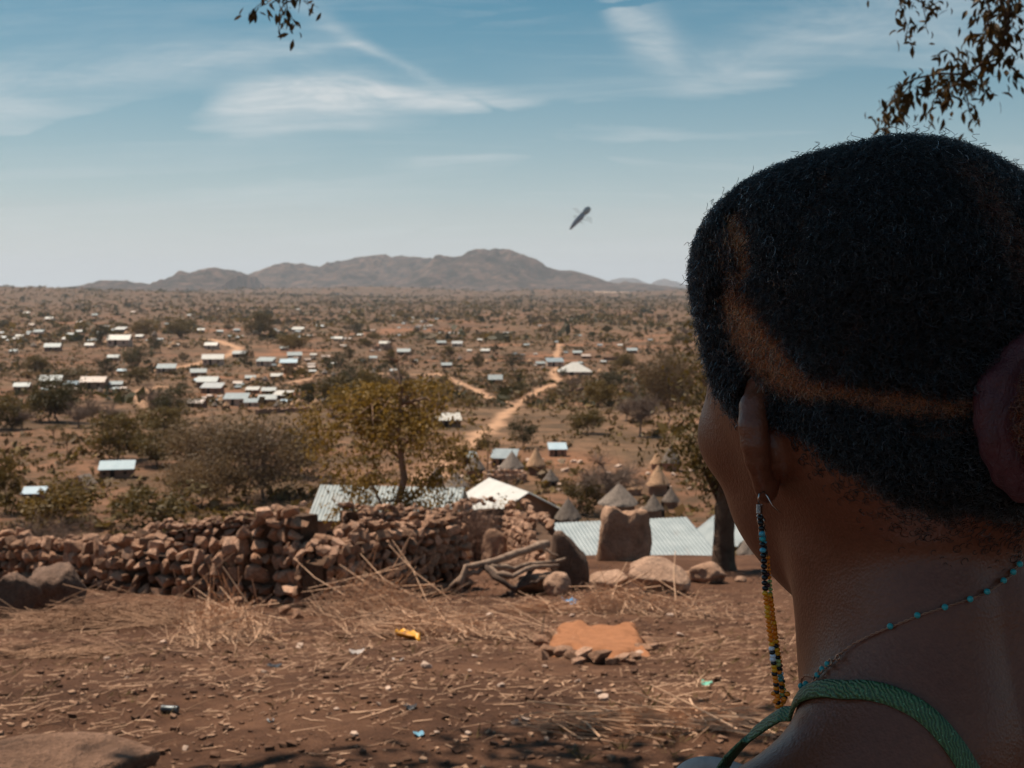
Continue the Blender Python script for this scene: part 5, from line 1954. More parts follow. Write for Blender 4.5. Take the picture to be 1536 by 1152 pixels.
def shade_tree():
    base = Vector((3.4, -2.6, ground_z(3.4, -2.6)))
    root = empty('shade_tree', base, 0, 'big shade tree overhead whose leafy sprays hang into the top of the view', 'tree')
    mb = MB()
    r = random.Random(21)
    fork = Vector((2.6, -1.6, 3.6)) - base
    mb.tube([(0, 0, -.4), (0, 0, .3), Vector((-.3, .4, 2.0)), fork], [.42, .32, .27, .24], 12)
    limbs = []
    for e in ((-4.2, 4.2, 5.9), (-1.0, 5.6, 5.8), (2.8, 6.2, 4.6), (4.8, 3.6, 5.4), (-3.6, .8, 6.0), (0.4, 2.4, 6.4), (1.2, -4.2, 5.6), (5.6, -1.6, 5.4), (-2.4, -3.2, 5.6), (2.4, 2.4, 6.8)):
        e = Vector(e) - base
        m = fork.lerp(e, .5) + Vector((r.gauss(0, .3), r.gauss(0, .3), .6))
        mb.tube([fork, m, e], [.15, .09, .03], 7)
        limbs.append((m, e))
    mb.build('trunk', M_BARK, root, True)
    # crown: leaflets on the limbs, dense enough to shade
    g = np.random.default_rng(12)
    n = 46000
    cc = np.array([.4, 2.2, 5.6])
    d = g.normal(0, 1, (n, 3))
    d /= np.linalg.norm(d, axis=1)[:, None]
    p = cc + d * (g.random(n) ** .4)[:, None] * np.array([5.6, 4.6, 1.7])
    # extra unseen leaf clump added on the sun's path to shade her head
    q = np.array(EAR_AT) + np.array(SUN_VEC) * 4.7
    b = q + np.clip(g.normal(0, .5, (9000, 3)), -1.1, 1.1) * np.array([1.25, 1.25, .55])
    p = np.concatenate([p, b])
    lump = np.array([mnoise.noise(Vector(q) * .75) for q in p])
    lump[n:] = 1
    p = p[lump > -.22]
    p = p[p[:, 1] > -.6]  # unseen crown cut away behind her so more light reaches her back
    # keep clear of the view
    slope = (p[:, 2] - CAM.z) / np.maximum(p[:, 1], .2)
    p = p[(slope > .31) | (p[:, 1] < .3)]
    n = len(p)
    ax = g.normal(0, 1, (n, 3))
    ax[:, 2] -= 1.0
    ax /= np.linalg.norm(ax, axis=1)[:, None]
    bx = np.cross(ax, g.normal(0, 1, (n, 3)))
    bx /= np.linalg.norm(bx, axis=1)[:, None]
    L = .12 * g.uniform(.7, 1.4, (n, 1))
    v = np.stack([p - ax * L * .5, p + bx * L * .26, p + ax * L * .5, p - bx * L * .26], 1).reshape(-1, 3) - np.array(base)
    cr = mesh_obj('crown', v.astype(np.float32), np.arange(4 * n).reshape(-1, 4), M_LEAF_NEEM, root)
    cr['kind'] = 'stuff'
    # sprays in view: every twig a part, every leaflet its own mesh object
    lms = [leaf_mesh('leaf', M_LEAF_NEEM, 1.0, w, b) for w, b in ((.34, .10), (.28, .16), (.40, .05))]

    def spray(pts, Y, dens, Lpx=15, spread=1.0, r0=.006):
        P3 = [P(x, y, Y + dy) - base for x, y, dy in pts]
        mt = MB()
        sm = []
        for a, b in zip(P3[:-1], P3[1:]):
            for q in (0, .34, .67):
                sm.append(a.lerp(b, q))
        sm.append(P3[-1])
        mt.tube(sm, [r0 * (1 - .75 * k / (len(sm) - 1)) for k in range(len(sm))], 5)
        tw = mt.build('twig', M_BARK, root, True)
        seg = sum((b - a).length for a, b in zip(sm[:-1], sm[1:]))
        m = int(seg / (Lpx / F * Y) * dens * 3.4)
        for k in range(m):
            q = r.random() * (len(sm) - 1)
            i = min(int(q), len(sm) - 2)
            c = sm[i].lerp(sm[i + 1], q - i)
            L = Lpx / F * Y * r.uniform(.75, 1.5)
            s = Lpx / F * Y * spread
            lo = c + Vector((r.gauss(0, .8) * s, r.gauss(0, .8) * s, r.gauss(-.25, .7) * s))
            dv = Vector((r.gauss(0, .75), r.gauss(0, .6), -1 + r.gauss(0, .55))).normalized()
            eu = dv.to_track_quat('Y', 'Z').to_euler()
            eu.rotate_axis('Y', r.uniform(-1.4, 1.4))
            specs.append((tw, lo, eu, L))
    specs = []
    Y = 5.6
    # right-hand bough
    spray([(1470, -60, .2), (1500, -10, .1), (1512, 40, 0), (1490, 80, 0), (1452, 112, 0), (1420, 135, -.1)], Y, 3.0, 17, 1.25, .014)
    spray([(1515, -50, .1), (1512, 20, 0), (1505, 60, 0)], Y, 3.2, 16, 1.4, .01)
    spray([(1475, -40, .1), (1485, 20, 0), (1475, 60, 0)], Y, 2.6, 16, 1.3, .008)
    spray([(1450, 112, 0), (1410, 110, -.1), (1372, 118, -.1), (1345, 135, -.1), (1330, 165, -.1), (1326, 195, -.1)], Y, 3.0, 15, 1.0, .006)
    spray([(1372, 118, -.1), (1352, 145, 0), (1345, 178, 0)], Y, 2.8, 15, .9, .004)
    spray([(1425, 132, -.1), (1400, 150, 0), (1393, 185, 0)], Y, 2.2, 15, .9, .004)
    spray([(1440, 118, 0), (1452, 150, 0), (1456, 180, 0)], Y, 2.0, 15, .8, .004)
    spray([(1455, 105, 0), (1478, 125, 0), (1488, 140, 0)], Y, 1.8, 16, .8, .004)
    spray([(1452, 112, 0), (1425, 80, 0), (1415, 72, 0)], Y, 2.6, 15, .9, .004)
    spray([(1490, 80, 0), (1515, 95, 0), (1530, 85, 0)], Y, 2.4, 16, .9, .004)
    spray([(1522, 100, 0), (1524, 118, 0), (1534, 128, 0)], Y, 1.0, 14, .5, .002)
    spray([(1335, -60, .1), (1345, -20, 0), (1352, 12, 0), (1362, 40, 0), (1358, 58, 0)], Y - .3, 1.2, 14, .8, .004)
    spray([(1345, -20, 0), (1375, 0, 0), (1395, 10, 0), (1410, 2, 0)], Y - .3, 2.2, 14, .9, .004)
    spray([(1380, -10, 0), (1388, 25, 0), (1390, 45, 0)], Y - .3, 1.2, 13, .8, .003)
    spray([(1290, -40, 0), (1298, -4, 0)], Y - .3, .9, 13, .8, .003)
    spray([(1318, -40, 0), (1325, -2, 0)], Y - .3, .9, 13, .8, .003)
    # the small spray at the top left of the middle
    spray([(440, -70, .1), (432, -25, 0), (430, 8, 0), (434, 30, 0), (436, 42, 0)], Y - .6, 1.6, 14, .85, .004)
    spray([(432, -25, 0), (405, -5, 0), (385, 10, 0), (372, 22, 0)], Y - .6, 1.6, 14, .75, .003)
    spray([(432, -15, 0), (455, -2, 0), (478, 12, 0)], Y - .6, 1.6, 14, .75, .003)
    r.shuffle(specs)
    for tw, lo, eu, L in specs[:300]:
        o = bpy.data.objects.new('leaf', r.choice(lms))
        C.objects.link(o)
        o.parent = tw
        o.location, o.rotation_euler, o.scale = lo, eu, (L, L, L)
    vs, fs = [], []
    for tw, lo, eu, L in specs[300:]:
        me = r.choice(lms)
        M_ = Matrix.Translation(lo) @ eu.to_matrix().to_4x4() @ Matrix.Scale(L, 4)
        n0 = len(vs)
        vs += [tuple(M_ @ v.co) for v in me.vertices]
        fs += [tuple(n0 + i for i in p.vertices) for p in me.polygons]
    sp = mesh_obj('leaf_sprays', vs, fs, M_LEAF_NEEM, root)
    sp['kind'] = 'stuff'
    print('leaves', len(specs))
    return root


shade_tree()

# ---------------------------------------------------------------- the woman in the foreground
YAW = math.radians(19)
NOD = math.radians(10)           # her head is bent forward a little           # she looks into the valley, a little to the left
HEAD_Y = 0.585
EAR = P(1330, 690, HEAD_Y)       # middle of the head at the height of the ear canals
K = 0.0099                       # metres per centimetre of the figure


def v3(*a):
    return np.array(a, dtype=np.float32)


def sell(p, c, r):
    q = p - v3(*c)
    r = v3(*r)
    k0 = np.sqrt(((q / r) ** 2).sum(-1))
    k1 = np.sqrt(((q / (r * r)) ** 2).sum(-1)) + 1e-6
    return k0 * (k0 - 1) / k1


def scap(p, a, b, ra, rb=None):
    rb = ra if rb is None else rb
    a, b = v3(*a), v3(*b)
    ab = b - a
    t = np.clip(((p - a) @ ab) / float(ab @ ab + 1e-9), 0, 1)
    q = p - a - t[..., None] * ab
    return np.sqrt((q * q).sum(-1)) - (ra + (rb - ra) * t)


def smin(a, b, k):
    h = np.clip(0.5 + 0.5 * (b - a) / k, 0, 1)
    return b + (a - b) * h - k * h * (1 - h)


def smax(a, b, k):
    return -smin(-a, -b, k)


def unbend(p):
    c, s = math.cos(NOD), math.sin(NOD)
    return np.stack([p[..., 0], p[..., 1] * c - p[..., 2] * s, p[..., 1] * s + p[..., 2] * c], -1)


def ear_frame():
    a = math.radians(53)
    o = v3(6.9, -1.1, 1.0)
    tilt = math.radians(10)
    u0 = v3(math.sin(a), -math.cos(a), 0)
    n = v3(math.cos(a), math.sin(a), 0)
    v0 = v3(0, 0, 1)
    u = u0 * math.cos(tilt) - v0 * math.sin(tilt) * -0.0
    v = v0 * math.cos(tilt) + u0 * math.sin(tilt)
    return o, u, v, n


def ear_sdf(p):
    o, u, v, n = ear_frame()
    q = unbend(p) - o
    q = np.stack([q @ u, q @ v, q @ n], -1) / EAR_K
    # auricle: a thin bowl
    bowl = q.copy()
    bowl[..., 2] += 0.10 * (q[..., 0] - 1.2) ** 2 - 0.15
    d = sell(bowl, (1.15, 0.5, 0.0), (1.75, 2.75, 0.24))
    d = smin(d, sell(q, (0.6, 0.1, -0.6), (1.4, 1.9, 1.05)), 0.4)           # back of the concha
    d = smax(d, -sell(q, (0.75, -0.1, 0.62), (0.85, 1.2, 0.75)), 0.2)            # concha hollow
    pts = [(0.35, 0.7, .15), (0.25, 2.0, .2), (0.75, 2.95, .15), (1.6, 3.25, .05), (2.4, 2.75, -.05), (2.8, 1.7, -.1), (2.75, 0.6, -.1), (2.45, -0.5, -.05), (2.0, -1.4, 0), (1.6, -2.1, .05)]
    rr = [.34, .46, .60, .74, .86, .90, .86, .76, .64, .62]
    for i in range(len(pts) - 1):
        d = smin(d, scap(q, pts[i], pts[i + 1], rr[i], rr[i + 1]), 0.16)
    ah = [(1.25, 2.1, .12), (1.75, 1.4, .16), (1.8, 0.4, .18), (1.5, -.6, .15), (1.05, -1.3, .15)]
    for i in range(len(ah) - 1):
        d = smin(d, scap(q, ah[i], ah[i + 1], .26), 0.2)
    d = smin(d, scap(q, (0.05, 0.1, .5), (0.05, -0.6, .5), .42), 0.25)            # tragus
    d = smin(d, sell(q, (1.05, -2.35, 0.05), (0.95, 1.05, 0.72)), 0.35)           # lobe
    return d * EAR_K


EAR_K = 0.73


def head_sdf(p):
    """p in cm, x already mirrored, origin between the ears"""
    p = unbend(p)
    d = sell(p, (0, -0.6, 4.6), (8.05, 10.0, 9.75))
    d = smin(d, sell(p, (3.9, 1.6, 10.2), (3.3, 4.4, 3.0)), 2.8)                    # broad forehead
    d = smin(d, sell(p, (0, 3.7, -0.4), (5.9, 5.2, 7.0)), 2.0)
    d = smin(d, sell(p, (0, -4.6, 0.4), (6.0, 4.7, 4.4)), 2.0)                     # occiput
    d = smin(d, scap(p, (3.7, 1.0, -0.4), (1.0, 5.0, -5.6), 1.4, 1.2), 1.6)        # jaw
    d = smin(d, sell(p, (5.4, 4.8, 1.6), (1.6, 2.4, 1.9)), 1.6)                    # cheekbone
    d = smin(d, sell(p, (3.2, 5.0, -1.4), (1.7, 2.2, 2.2)), 1.6)                   # cheek
    d = smin(d, scap(p, (0.6, 8.4, 3.5), (4.4, 7.2, 3.5), 0.75, 0.6), 1.2)         # brow
    d = smax(d, -sell(p, (3.1, 9.6, 1.8), (1.75, 1.5, 1.05)), 0.8)                 # eye socket
    d = smin(d, scap(p, (0, 8.6, 2.2), (0, 10.3, -1.3), 0.75, 0.95), 0.7)          # nose
    d = smin(d, sell(p, (1.25, 9.0, -1.9), (0.95, 1.1, 0.75)), 0.5)
    d = smax(d, -sell(p, (0.8, 9.7, -2.6), (0.4, 0.6, 0.4)), 0.2)
    d = smin(d, sell(p, (0, 7.9, -4.3), (2.3, 1.0, 0.7)), 0.5)                     # lips
    d = smin(d, sell(p, (0, 7.5, -5.5), (2.1, 1.05, 0.75)), 0.45)
    d = smax(d, -scap(p, (0, 8.8, -4.9), (2.1, 8.0, -4.9), 0.16), 0.15)
    d = smin(d, sell(p, (0, 6.0, -7.1), (1.5, 1.4, 1.3)), 1.2)                     # chin
    d = smin(d, sell(p, (3.1, 8.0, 1.8), (1.35, 1.3, 0.95)), 0.25)                 # lids
    d = smax(d, -scap(p, (2.2, 9.35, 1.75), (4.0, 9.0, 1.75), 0.16), 0.12)
    return d


def body_sdf(p, z0, z1):
    d = None

    def add(f, k, lo, hi):
        nonlocal d
        if z1 < lo or z0 > hi:
            return
        e = f()
        d = e if d is None else smin(d, e, k)
    add(lambda: head_sdf(p), 1.0, -16, 16)
    add(lambda: scap(p, (0, -1.8, -2), (0, -4.2, -19), 5.05, 5.5), 1.8, -30, 6)
    add(lambda: scap(p, (3.6, -0.8, -4.0), (1.4, 1.8, -18), 1.3, 1.0), 1.6, -25, 2)     # neck muscle
    add(lambda: scap(p, (1.5, -5.6, -6.0), (2.4, -7.0, -20), 2.6, 3.0), 2.2, -30, 0)     # nape muscles
    add(lambda: scap(p, (2.5, -6.0, -12.0), (14.5, -5.0, -17.6), 3.4, 3.0), 4.0, -32, -4)   # trapezius
    add(lambda: scap(p, (2.0, 0.8, -16.6), (15.5, -2.0, -16.8), 1.1, 1.2), 1.6, -27, -14)   # collar bone
    add(lambda: sell(p, (16.6, -4.2, -19.8), (4.6, 5.0, 5.2)), 3.0, -36, -8)               # deltoid
    add(lambda: sell(p, (0, -3.6, -32), (15.2, 9.2, 15.5)), 3.5, -56, -10)                    # rib cage
    add(lambda: sell(p, (8.5, -9.6, -31), (5.5, 2.8, 9)), 4.5, -48, -14)                   # shoulder blade
    add(lambda: sell(p, (6.6, 4.2, -38), (5.6, 5.4, 5.6)), 2.5, -50, -26)
    add(lambda: sell(p, (0, -2.8, -53), (11.8, 8.4, 14)), 4.0, -76, -34)
    add(lambda: sell(p, (0, -3.2, -70), (16.2, 11.0, 12)), 4.0, -90, -52)
    add(lambda: scap(p, (8.2, -3, -73), (8.4, -2.6, -107), 8.6, 5.3), 3.0, -120, -60)
    add(lambda: scap(p, (8.4, -2.6, -105), (8.4, -4, -141), 5.1, 3.3), 2.0, -147, -95)
    add(lambda: sell(p, (8.6, -5.0, -115), (4.6, 4.8, 10)), 2.0, -130, -100)
    add(lambda: scap(p, (8.4, -5.5, -143.6), (9.4, 11, -145.6), 3.6, 2.4), 1.5, -152, -135)
    add(lambda: scap(p, (17.8, -4.4, -22), (20.5, -4.8, -52), 4.3, 3.5), 2.0, -60, -16)
    add(lambda: scap(p, (20.5, -4.8, -52), (22.6, -0.6, -75), 3.5, 2.3), 1.2, -80, -44)
    # palm
    add(lambda: sell(p, (23.2, 1.0, -80), (1.5, 3.8, 5.2)), 1.2, -90, -70)
    if d is None:
        d = np.full(p.shape[:-1], 9.0, dtype=np.float32)
    if z1 > -5 and z0 < 5:
        d = smin(d, ear_sdf(p), 0.4)
    return d


def axis(*segs):
    out = []
    for a, b, s in segs:
        n = max(1, int(round((b - a) / s)))
        out += list(np.linspace(a, b, n + 1)[:-1])
    out.append(segs[-1][1])
    return np.array(out, dtype=np.float32)


def surface_nets(field, ax, ay, az):
    nx, ny, nz = field.shape
    s = field < 0
    cs = [(i, j, k) for i in (0, 1) for j in (0, 1) for k in (0, 1)]
    cnt = np.zeros((nx - 1, ny - 1, nz - 1), dtype=np.int8)
    for i, j, k in cs:
        cnt += s[i:nx - 1 + i, j:ny - 1 + j, k:nz - 1 + k]
    act = (cnt > 0) & (cnt < 8)
    idx = np.full(act.shape, -1, dtype=np.int32)
    I, J, Kk = np.nonzero(act)
    idx[I, J, Kk] = np.arange(len(I))
    acc = np.zeros((len(I), 3))
    num = np.zeros(len(I))
    A = (ax, ay, az)
    for e in range(3):
        o = [x for x in range(3) if x != e]
        for p in (0, 1):
            for q in (0, 1):
                off0 = [0, 0, 0]
                off0[o[0]], off0[o[1]] = p, q
                off1 = list(off0)
                off1[e] = 1
                f0 = field[I + off0[0], J + off0[1], Kk + off0[2]]
                f1 = field[I + off1[0], J + off1[1], Kk + off1[2]]
                m = (f0 < 0) != (f1 < 0)
                t = np.where(m, f0 / np.where(m, f0 - f1, 1), 0)
                pos = [None] * 3
                ids = (I, J, Kk)
                for c in range(3):
                    lo = A[c][ids[c] + off0[c]]
                    pos[c] = lo if c != e else lo + t * (A[c][ids[c] + 1] - lo)
                for c in range(3):
                    acc[:, c] += np.where(m, pos[c], 0)
                num += m
    verts = acc / num[:, None]
    faces = []
    for e in range(3):
        sl0 = [slice(None)] * 3
        sl1 = [slice(None)] * 3
        sl0[e] = slice(0, -1)
        sl1[e] = slice(1, None)
        ch = s[tuple(sl0)] != s[tuple(sl1)]
        fwd = s[tuple(sl0)]
        o = [x for x in range(3) if x != e]
        E = np.argwhere(ch)
        ok = (E[:, o[0]] > 0) & (E[:, o[1]] > 0) & (E[:, o[0]] < field.shape[o[0]] - 1) & (E[:, o[1]] < field.shape[o[1]] - 1)
        E = E[ok]
        quad = []
        for p, q in ((0, 0), (-1, 0), (-1, -1), (0, -1)):
            X = E.copy()
            X[:, o[0]] += p
            X[:, o[1]] += q
            quad.append(idx[X[:, 0], X[:, 1], X[:, 2]])
        quad = np.stack(quad, 1)
        f = fwd[E[:, 0], E[:, 1], E[:, 2]]
        flip = f if e != 1 else ~f
        quad[~flip] = quad[~flip][:, ::-1]
        faces.append(quad)
    return verts, np.concatenate(faces)


def half_to_full(ax, fn):
    """evaluate fn for x >= 0 and mirror"""
    return np.concatenate([fn[:0:-1], fn], 0), np.concatenate([-ax[:0:-1], ax])


def eval_body():
    ax = axis((0, 6.0, .3), (6.0, 10.4, .15), (10.4, 27, .6))
    ay = axis((-17, -13.4, .6), (-13.4, -4.5, .3), (-4.5, 2.2, .16), (2.2, 12.6, .25), (12.6, 15, .6))
    az = axis((-149, -32, 1.1), (-32, -14, .4), (-14, -4.2, .28), (-4.2, 4.2, .15), (4.2, 15, .3))
    fld = np.empty((len(ax), len(ay), len(az)), dtype=np.float32)
    st = 16
    for k in range(0, len(az), st):
        zz = az[k:k + st]
        g = np.stack(np.meshgrid(ax, ay, zz, indexing='ij'), -1).astype(np.float32)
        fld[:, :, k:k + st] = body_sdf(g, zz[0], zz[-1])
    fld, axf = half_to_full(ax, fld)
    return surface_nets(fld, axf, ay, az)


def smooth_mesh(v, f, it, lam=0.5):
    e = np.concatenate([f[:, [0, 1]], f[:, [1, 2]], f[:, [2, 3]], f[:, [3, 0]]])
    for _ in range(it):
        s = np.zeros_like(v)
        n = np.zeros(len(v))
        for a, b in ((0, 1), (1, 0)):
            for c in range(3):
                s[:, c] += np.bincount(e[:, a], v[e[:, b], c], len(v))
            n += np.bincount(e[:, a], minlength=len(v))
        v = v + lam * (s / np.maximum(n, 1)[:, None] - v)
    return v


def eval_hand(sg):
    """five bent fingers and the palm's end, hanging at the thigh"""
    base = v3(23.2, 1.0, -80)
    ax = axis((18.5, 26.5, .25))
    ay = axis((-4.5, 8.0, .25))
    az = axis((-96, -74, .25))
    p = np.stack(np.meshgrid(ax, ay, az, indexing='ij'), -1).astype(np.float32)
    d = sell(p, (23.2, 1.0, -80), (1.5, 3.8, 5.2))
    d = smin(d, scap(p, (22.6, -0.6, -75), (22.9, 0.4, -79), 2.3, 2.0), 1.0)
    for k, (fy, ln) in enumerate(((3.6, 7.2), (1.6, 8.2), (-0.4, 7.6), (-2.2, 5.8))):
        a = (23.3, fy * 0.95 + 0.4, -83.2)
        b = (23.0, fy * 1.08 + 0.6, -83.2 - ln * 0.45)
        c = (22.2, fy * 1.10 + 0.8, -83.2 - ln * 0.75)
        e = (21.2, fy * 1.08 + 0.9, -83.2 - ln * 0.97)
        fd = smin(smin(scap(p, a, b, .95, .82), scap(p, b, c, .82, .74), .1), scap(p, c, e, .74, .6), .1)
        d = smin(d, fd, 0.3)
    th = smin(scap(p, (22.8, 3.6, -78.0), (22.0, 6.0, -81.5), 1.2, .95), scap(p, (22.0, 6.0, -81.5), (21.4, 6.6, -84.6), .92, .7), .15)
    d = smin(d, th, 0.6)
    v, f = surface_nets(d, ax, ay, az)
    if sg < 0:
        v = v * np.array([-1, 1, 1])
        f = f[:, ::-1]
    return v, f


MAT_SKIN = None


def skin_material():
    t = NT('dark_skin')
    o = t.coord()
    big = t.noise(9, 4, 0.6, o)
    col = t.ramp(big, [(0.3, (0.155, 0.047, 0.022)), (0.7, (0.235, 0.076, 0.039))])
    fine = t.noise(420, 3, 0.6, o)
    col = t.mix(0.25, col, t.ramp(fine, [(0.35, (0.11, 0.034, 0.017)), (0.7, (0.26, 0.088, 0.048))]))
    at = t.N('ShaderNodeAttribute')
    at.attribute_name = 'scalp'
    stub = t.noise(900, 2, 0.7, o)
    m = t.math('MULTIPLY', at.outputs['Fac'], 1.0)
    m = t.math('ADD', m, t.math('MULTIPLY', t.math('SUBTRACT', stub, 0.5), t.math('MULTIPLY', m, 1.0)), clamp=True)
    col = t.mix(m, col, (0.009, 0.006, 0.005))
    tn = t.N('ShaderNodeAttribute')
    tn.attribute_name = 'tint'
    col = t.mix(t.math('MULTIPLY', tn.outputs['Fac'], 0.9), col, (0.10, 0.033, 0.015))
    t.col(col)
    t.set(Roughness=0.37, Specular_IOR_Level=0.5)
    t.b.inputs['Subsurface Weight'].default_value = 0.06
    t.b.inputs['Subsurface Radius'].default_value = (0.01, 0.004, 0.002)
    t.b.inputs['Subsurface Scale'].default_value = 0.4
    vor = t.N('ShaderNodeTexVoronoi')
    vor.inputs['Scale'].default_value = 750
    t.L(o, vor.inputs['Vector'])
    h = t.math('ADD', t.math('MULTIPLY', vor.outputs['Distance'], 0.7), t.noise(320, 4, 0.6, o))
    t.bump(h, 0.35, 0.0007)
    return t.m


def hairline(a):
    """height (cm above the ear canals) of the hairline; a = angle from straight ahead, degrees, by side"""
    return np.interp(np.abs(a), [0, 25, 45, 58, 68, 80, 98, 108, 118, 130, 145, 160, 180],
                     [10, 9.8, 9.0, 7.4, 5.6, 3.0, 2.0, 1.8, 1.2, -0.4, -1.8, -2.5, -2.8])


def cat_dist(pts, poly):
    """distance of points to a polyline of 3D points with a radius at each"""
    best = np.full(len(pts), 9.0)
    for i in range(len(poly) - 1):
        a, ra = poly[i]
        b, rb = poly[i + 1]
        a, b = np.array(a), np.array(b)
        ab = b - a
        t = np.clip((pts - a) @ ab / (ab @ ab + 1e-12), 0, 1)
        q = np.linalg.norm(pts - a - t[:, None] * ab, axis=1) / (ra + (rb - ra) * t)
        best = np.minimum(best, q)
    return best


def build_person():
    R = Matrix.Rotation(YAW, 4, 'Z')
    v, f = eval_body()
    v = smooth_mesh(v, f, 1, 0.4)
    vs, fs = [v], [f]
    n = len(v)
    for sg in (1, -1):
        hv, hf = eval_hand(sg)
        vs.append(hv)
        fs.append(hf + n)
        n += len(hv)
    v = np.concatenate(vs)
    f = np.concatenate(fs)
    foot = v[:, 2].min()
    vm = (v - np.array([0, 0, foot])) * K                # metres above her soles
    base = Vector((EAR.x, EAR.y, EAR.z + foot * K))
    body = mesh_obj('person', vm, f, skin_material(), smooth=True)
    body.location = base
    body.rotation_euler = (0, 0, YAW)
    tag(body, 'woman with short coily hair and a green strap top looking out over the valley', 'person')
    MW = Matrix.Translation(base) @ R
    MI = MW.inverted()
    zc = -foot * K                                         # ear canal height in her frame
    print('person', len(v), 'base z', base.z)

    bvh = BVHTree.FromPolygons([tuple(q) for q in vm], [tuple(q) for q in f])

    def hit(px, py):
        d = (MI.to_3x3() @ ray(px, py)).normalized()
        o = MI @ CAM
        h = bvh.ray_cast(o, d)
        return h[0], h[1]

    # ---- scalp mask
    hp = vm - np.array([0, 0, zc])
    hc = hp / K
    hl = unbend(hc)
    ang = np.degrees(np.arctan2(np.abs(hl[:, 0]), hl[:, 1] + 0.5))
    over = hl[:, 2] - hairline(ang)
    wob = np.array([mnoise.noise(Vector(q) * 70) for q in vm]) * 0.35
    scalp = np.clip((over + wob + 0.15) / 0.7, 0, 1)
    o, u, vv, nn = ear_frame()
    ax = hc.copy()
    ax[:, 0] = np.abs(ax[:, 0])
    near = np.abs(hc[:, 2]) < 6
    eard = np.full(len(hc), 9.0)
    eard[near] = ear_sdf(ax[near].astype(np.float32))
    scalp[eard < 0.25] = 0
    scalp[hc[:, 2] < -12] = 0

    # ---- reddish partings, set out on the near side of the head
    def poly(*pts):
        out = []
        for px, py, w in pts:
            h, nrm = hit(px, py)
            if h is not None:
                out.append((tuple(h), w * 0.64 / F * 0.52))
        return out
    tints = [(1.0, poly((1098, 458, 34), (1118, 490, 54), (1146, 530, 54), (1180, 565, 46), (1210, 583, 30), (1260, 590, 20), (1330, 603, 24), (1400, 612, 22), (1480, 612, 18))),
             (0.95, poly((1086, 316, 22), (1104, 338, 30), (1120, 375, 30), (1126, 410, 24), (1122, 440, 12))),
             (0.8, poly((1080, 375, 10), (1094, 405, 14), (1108, 432, 12))),
             (0.35, poly((1246, 285, 16), (1232, 325, 14), (1205, 370, 12), (1196, 420, 12), (1192, 460, 10))),
             (0.25, poly((1288, 480, 10), (1275, 530, 10), (1262, 570, 10))),
             (0.35, poly((1370, 652, 8), (1420, 650, 8), (1460, 645, 8))),
             (0.12, poly((1440, 280, 30), (1490, 350, 36), (1530, 420, 40)))]
    faces = f
    fc = vm[faces].mean(1)
    me = body.data

    g0 = np.random.default_rng(31)

    def tint_at(pts):
        t = np.zeros(len(pts))
        for s, pl in tints:
            if len(pl) > 1:
                q = cat_dist(pts, pl)
                t = np.maximum(t, s * np.clip((1.3 + 0.35 * g0.normal(0, 1, len(q)) * 0.6 - q) / 0.5, 0, 1))
        return t

    def near_tint(pts):
        t = np.full(len(pts), 9.0)
        for s, pl in tints:
            if len(pl) > 1 and s > 0.5:
                t = np.minimum(t, cat_dist(pts, pl))
        return t
    tv = np.zeros(len(vm))
    sel = scalp > 0.05
    tv[sel] = tint_at(vm[sel])
    at = me.attributes.new('scalp', 'FLOAT', 'POINT')
    at.data.foreach_set('value', scalp.astype(np.float32))
    at = me.attributes.new('tint', 'FLOAT', 'POINT')
    at.data.foreach_set('value', (tv * scalp).astype(np.float32))

    # ---- hair: real coiled strands rooted in the scalp
    g = np.random.default_rng(5)
    tri = np.concatenate([faces[:, [0, 1, 2]], faces[:, [0, 2, 3]]])
    tm = scalp[tri].mean(1)
    # thin fuzz below the nape hairline
    fz = np.clip((over[tri].mean(1) + 2.6) / 2.6, 0, 1)
    back = np.degrees(np.arctan2(np.abs(hl[tri][:, :, 0].mean(1)), hl[tri][:, :, 1].mean(1) + .5))
    fz = np.where((back > 112) & (hc[tri][:, :, 2].mean(1) > -10.5) & (eard[tri].min(1) > 0.4), fz ** 1.6 * 0.16, 0)
    side = (back > 40) & (back < 100) & (over[tri].mean(1) > -1.2) & (eard[tri].min(1) > 0.3)
    fz = np.where(side & (tm < 0.1), 0.10, fz)
    a3, b3, c3 = vm[tri[:, 0]], vm[tri[:, 1]], vm[tri[:, 2]]
    cr = np.cross(b3 - a3, c3 - a3)
    area = np.linalg.norm(cr, axis=1) / 2
    wgt = area * np.maximum(tm, fz)
    NH = 125000
    pick = g.choice(len(tri), NH, p=wgt / wgt.sum())
    r1, r2 = np.sqrt(g.random(NH)), g.random(NH)
    root = a3[pick] * (1 - r1)[:, None] + b3[pick] * (r1 * (1 - r2))[:, None] + c3[pick] * (r1 * r2)[:, None]
    nrm = cr[pick] / np.linalg.norm(cr[pick], axis=1)[:, None]
    # smooth normal: away from the middle of the skull
    mid = np.array([0, -0.006, zc + 0.04])
    rad = root - mid
    rad /= np.linalg.norm(rad, axis=1)[:, None]
    nrm = nrm + rad * 0.8
    nrm /= np.linalg.norm(nrm, axis=1)[:, None]
    m = tm[pick]
    z = (root[:, 2] - zc) / K
    length = np.interp(z, [-6, -3, 0, 4, 8, 12], [0.3, 0.5, 0.68, 0.85, 1.05, 1.18]) * K
    aa = np.degrees(np.arctan2(np.abs(root[:, 0]), root[:, 1] + .005))
    length *= np.interp(aa, [0, 40, 70, 110, 180], [0.6, 0.65, 0.9, 1, 1])
    tn = tint_at(root)
    length *= np.where(tn > 0.5, 0.40, np.where(tn > 0.15, 0.66, np.clip(0.55 + 0.45 * (near_tint(root) - 1.2) / 1.3, 0.55, 1)))
    corner = np.exp(-((aa - 62) / 26) ** 2 - ((z - 8.0) / 3.0) ** 2)
    length *= 1 + 0.1 * corner
    length *= np.where(m > 0.3, 1, 0.32)
    length *= g.uniform(0.62, 1.06, NH)
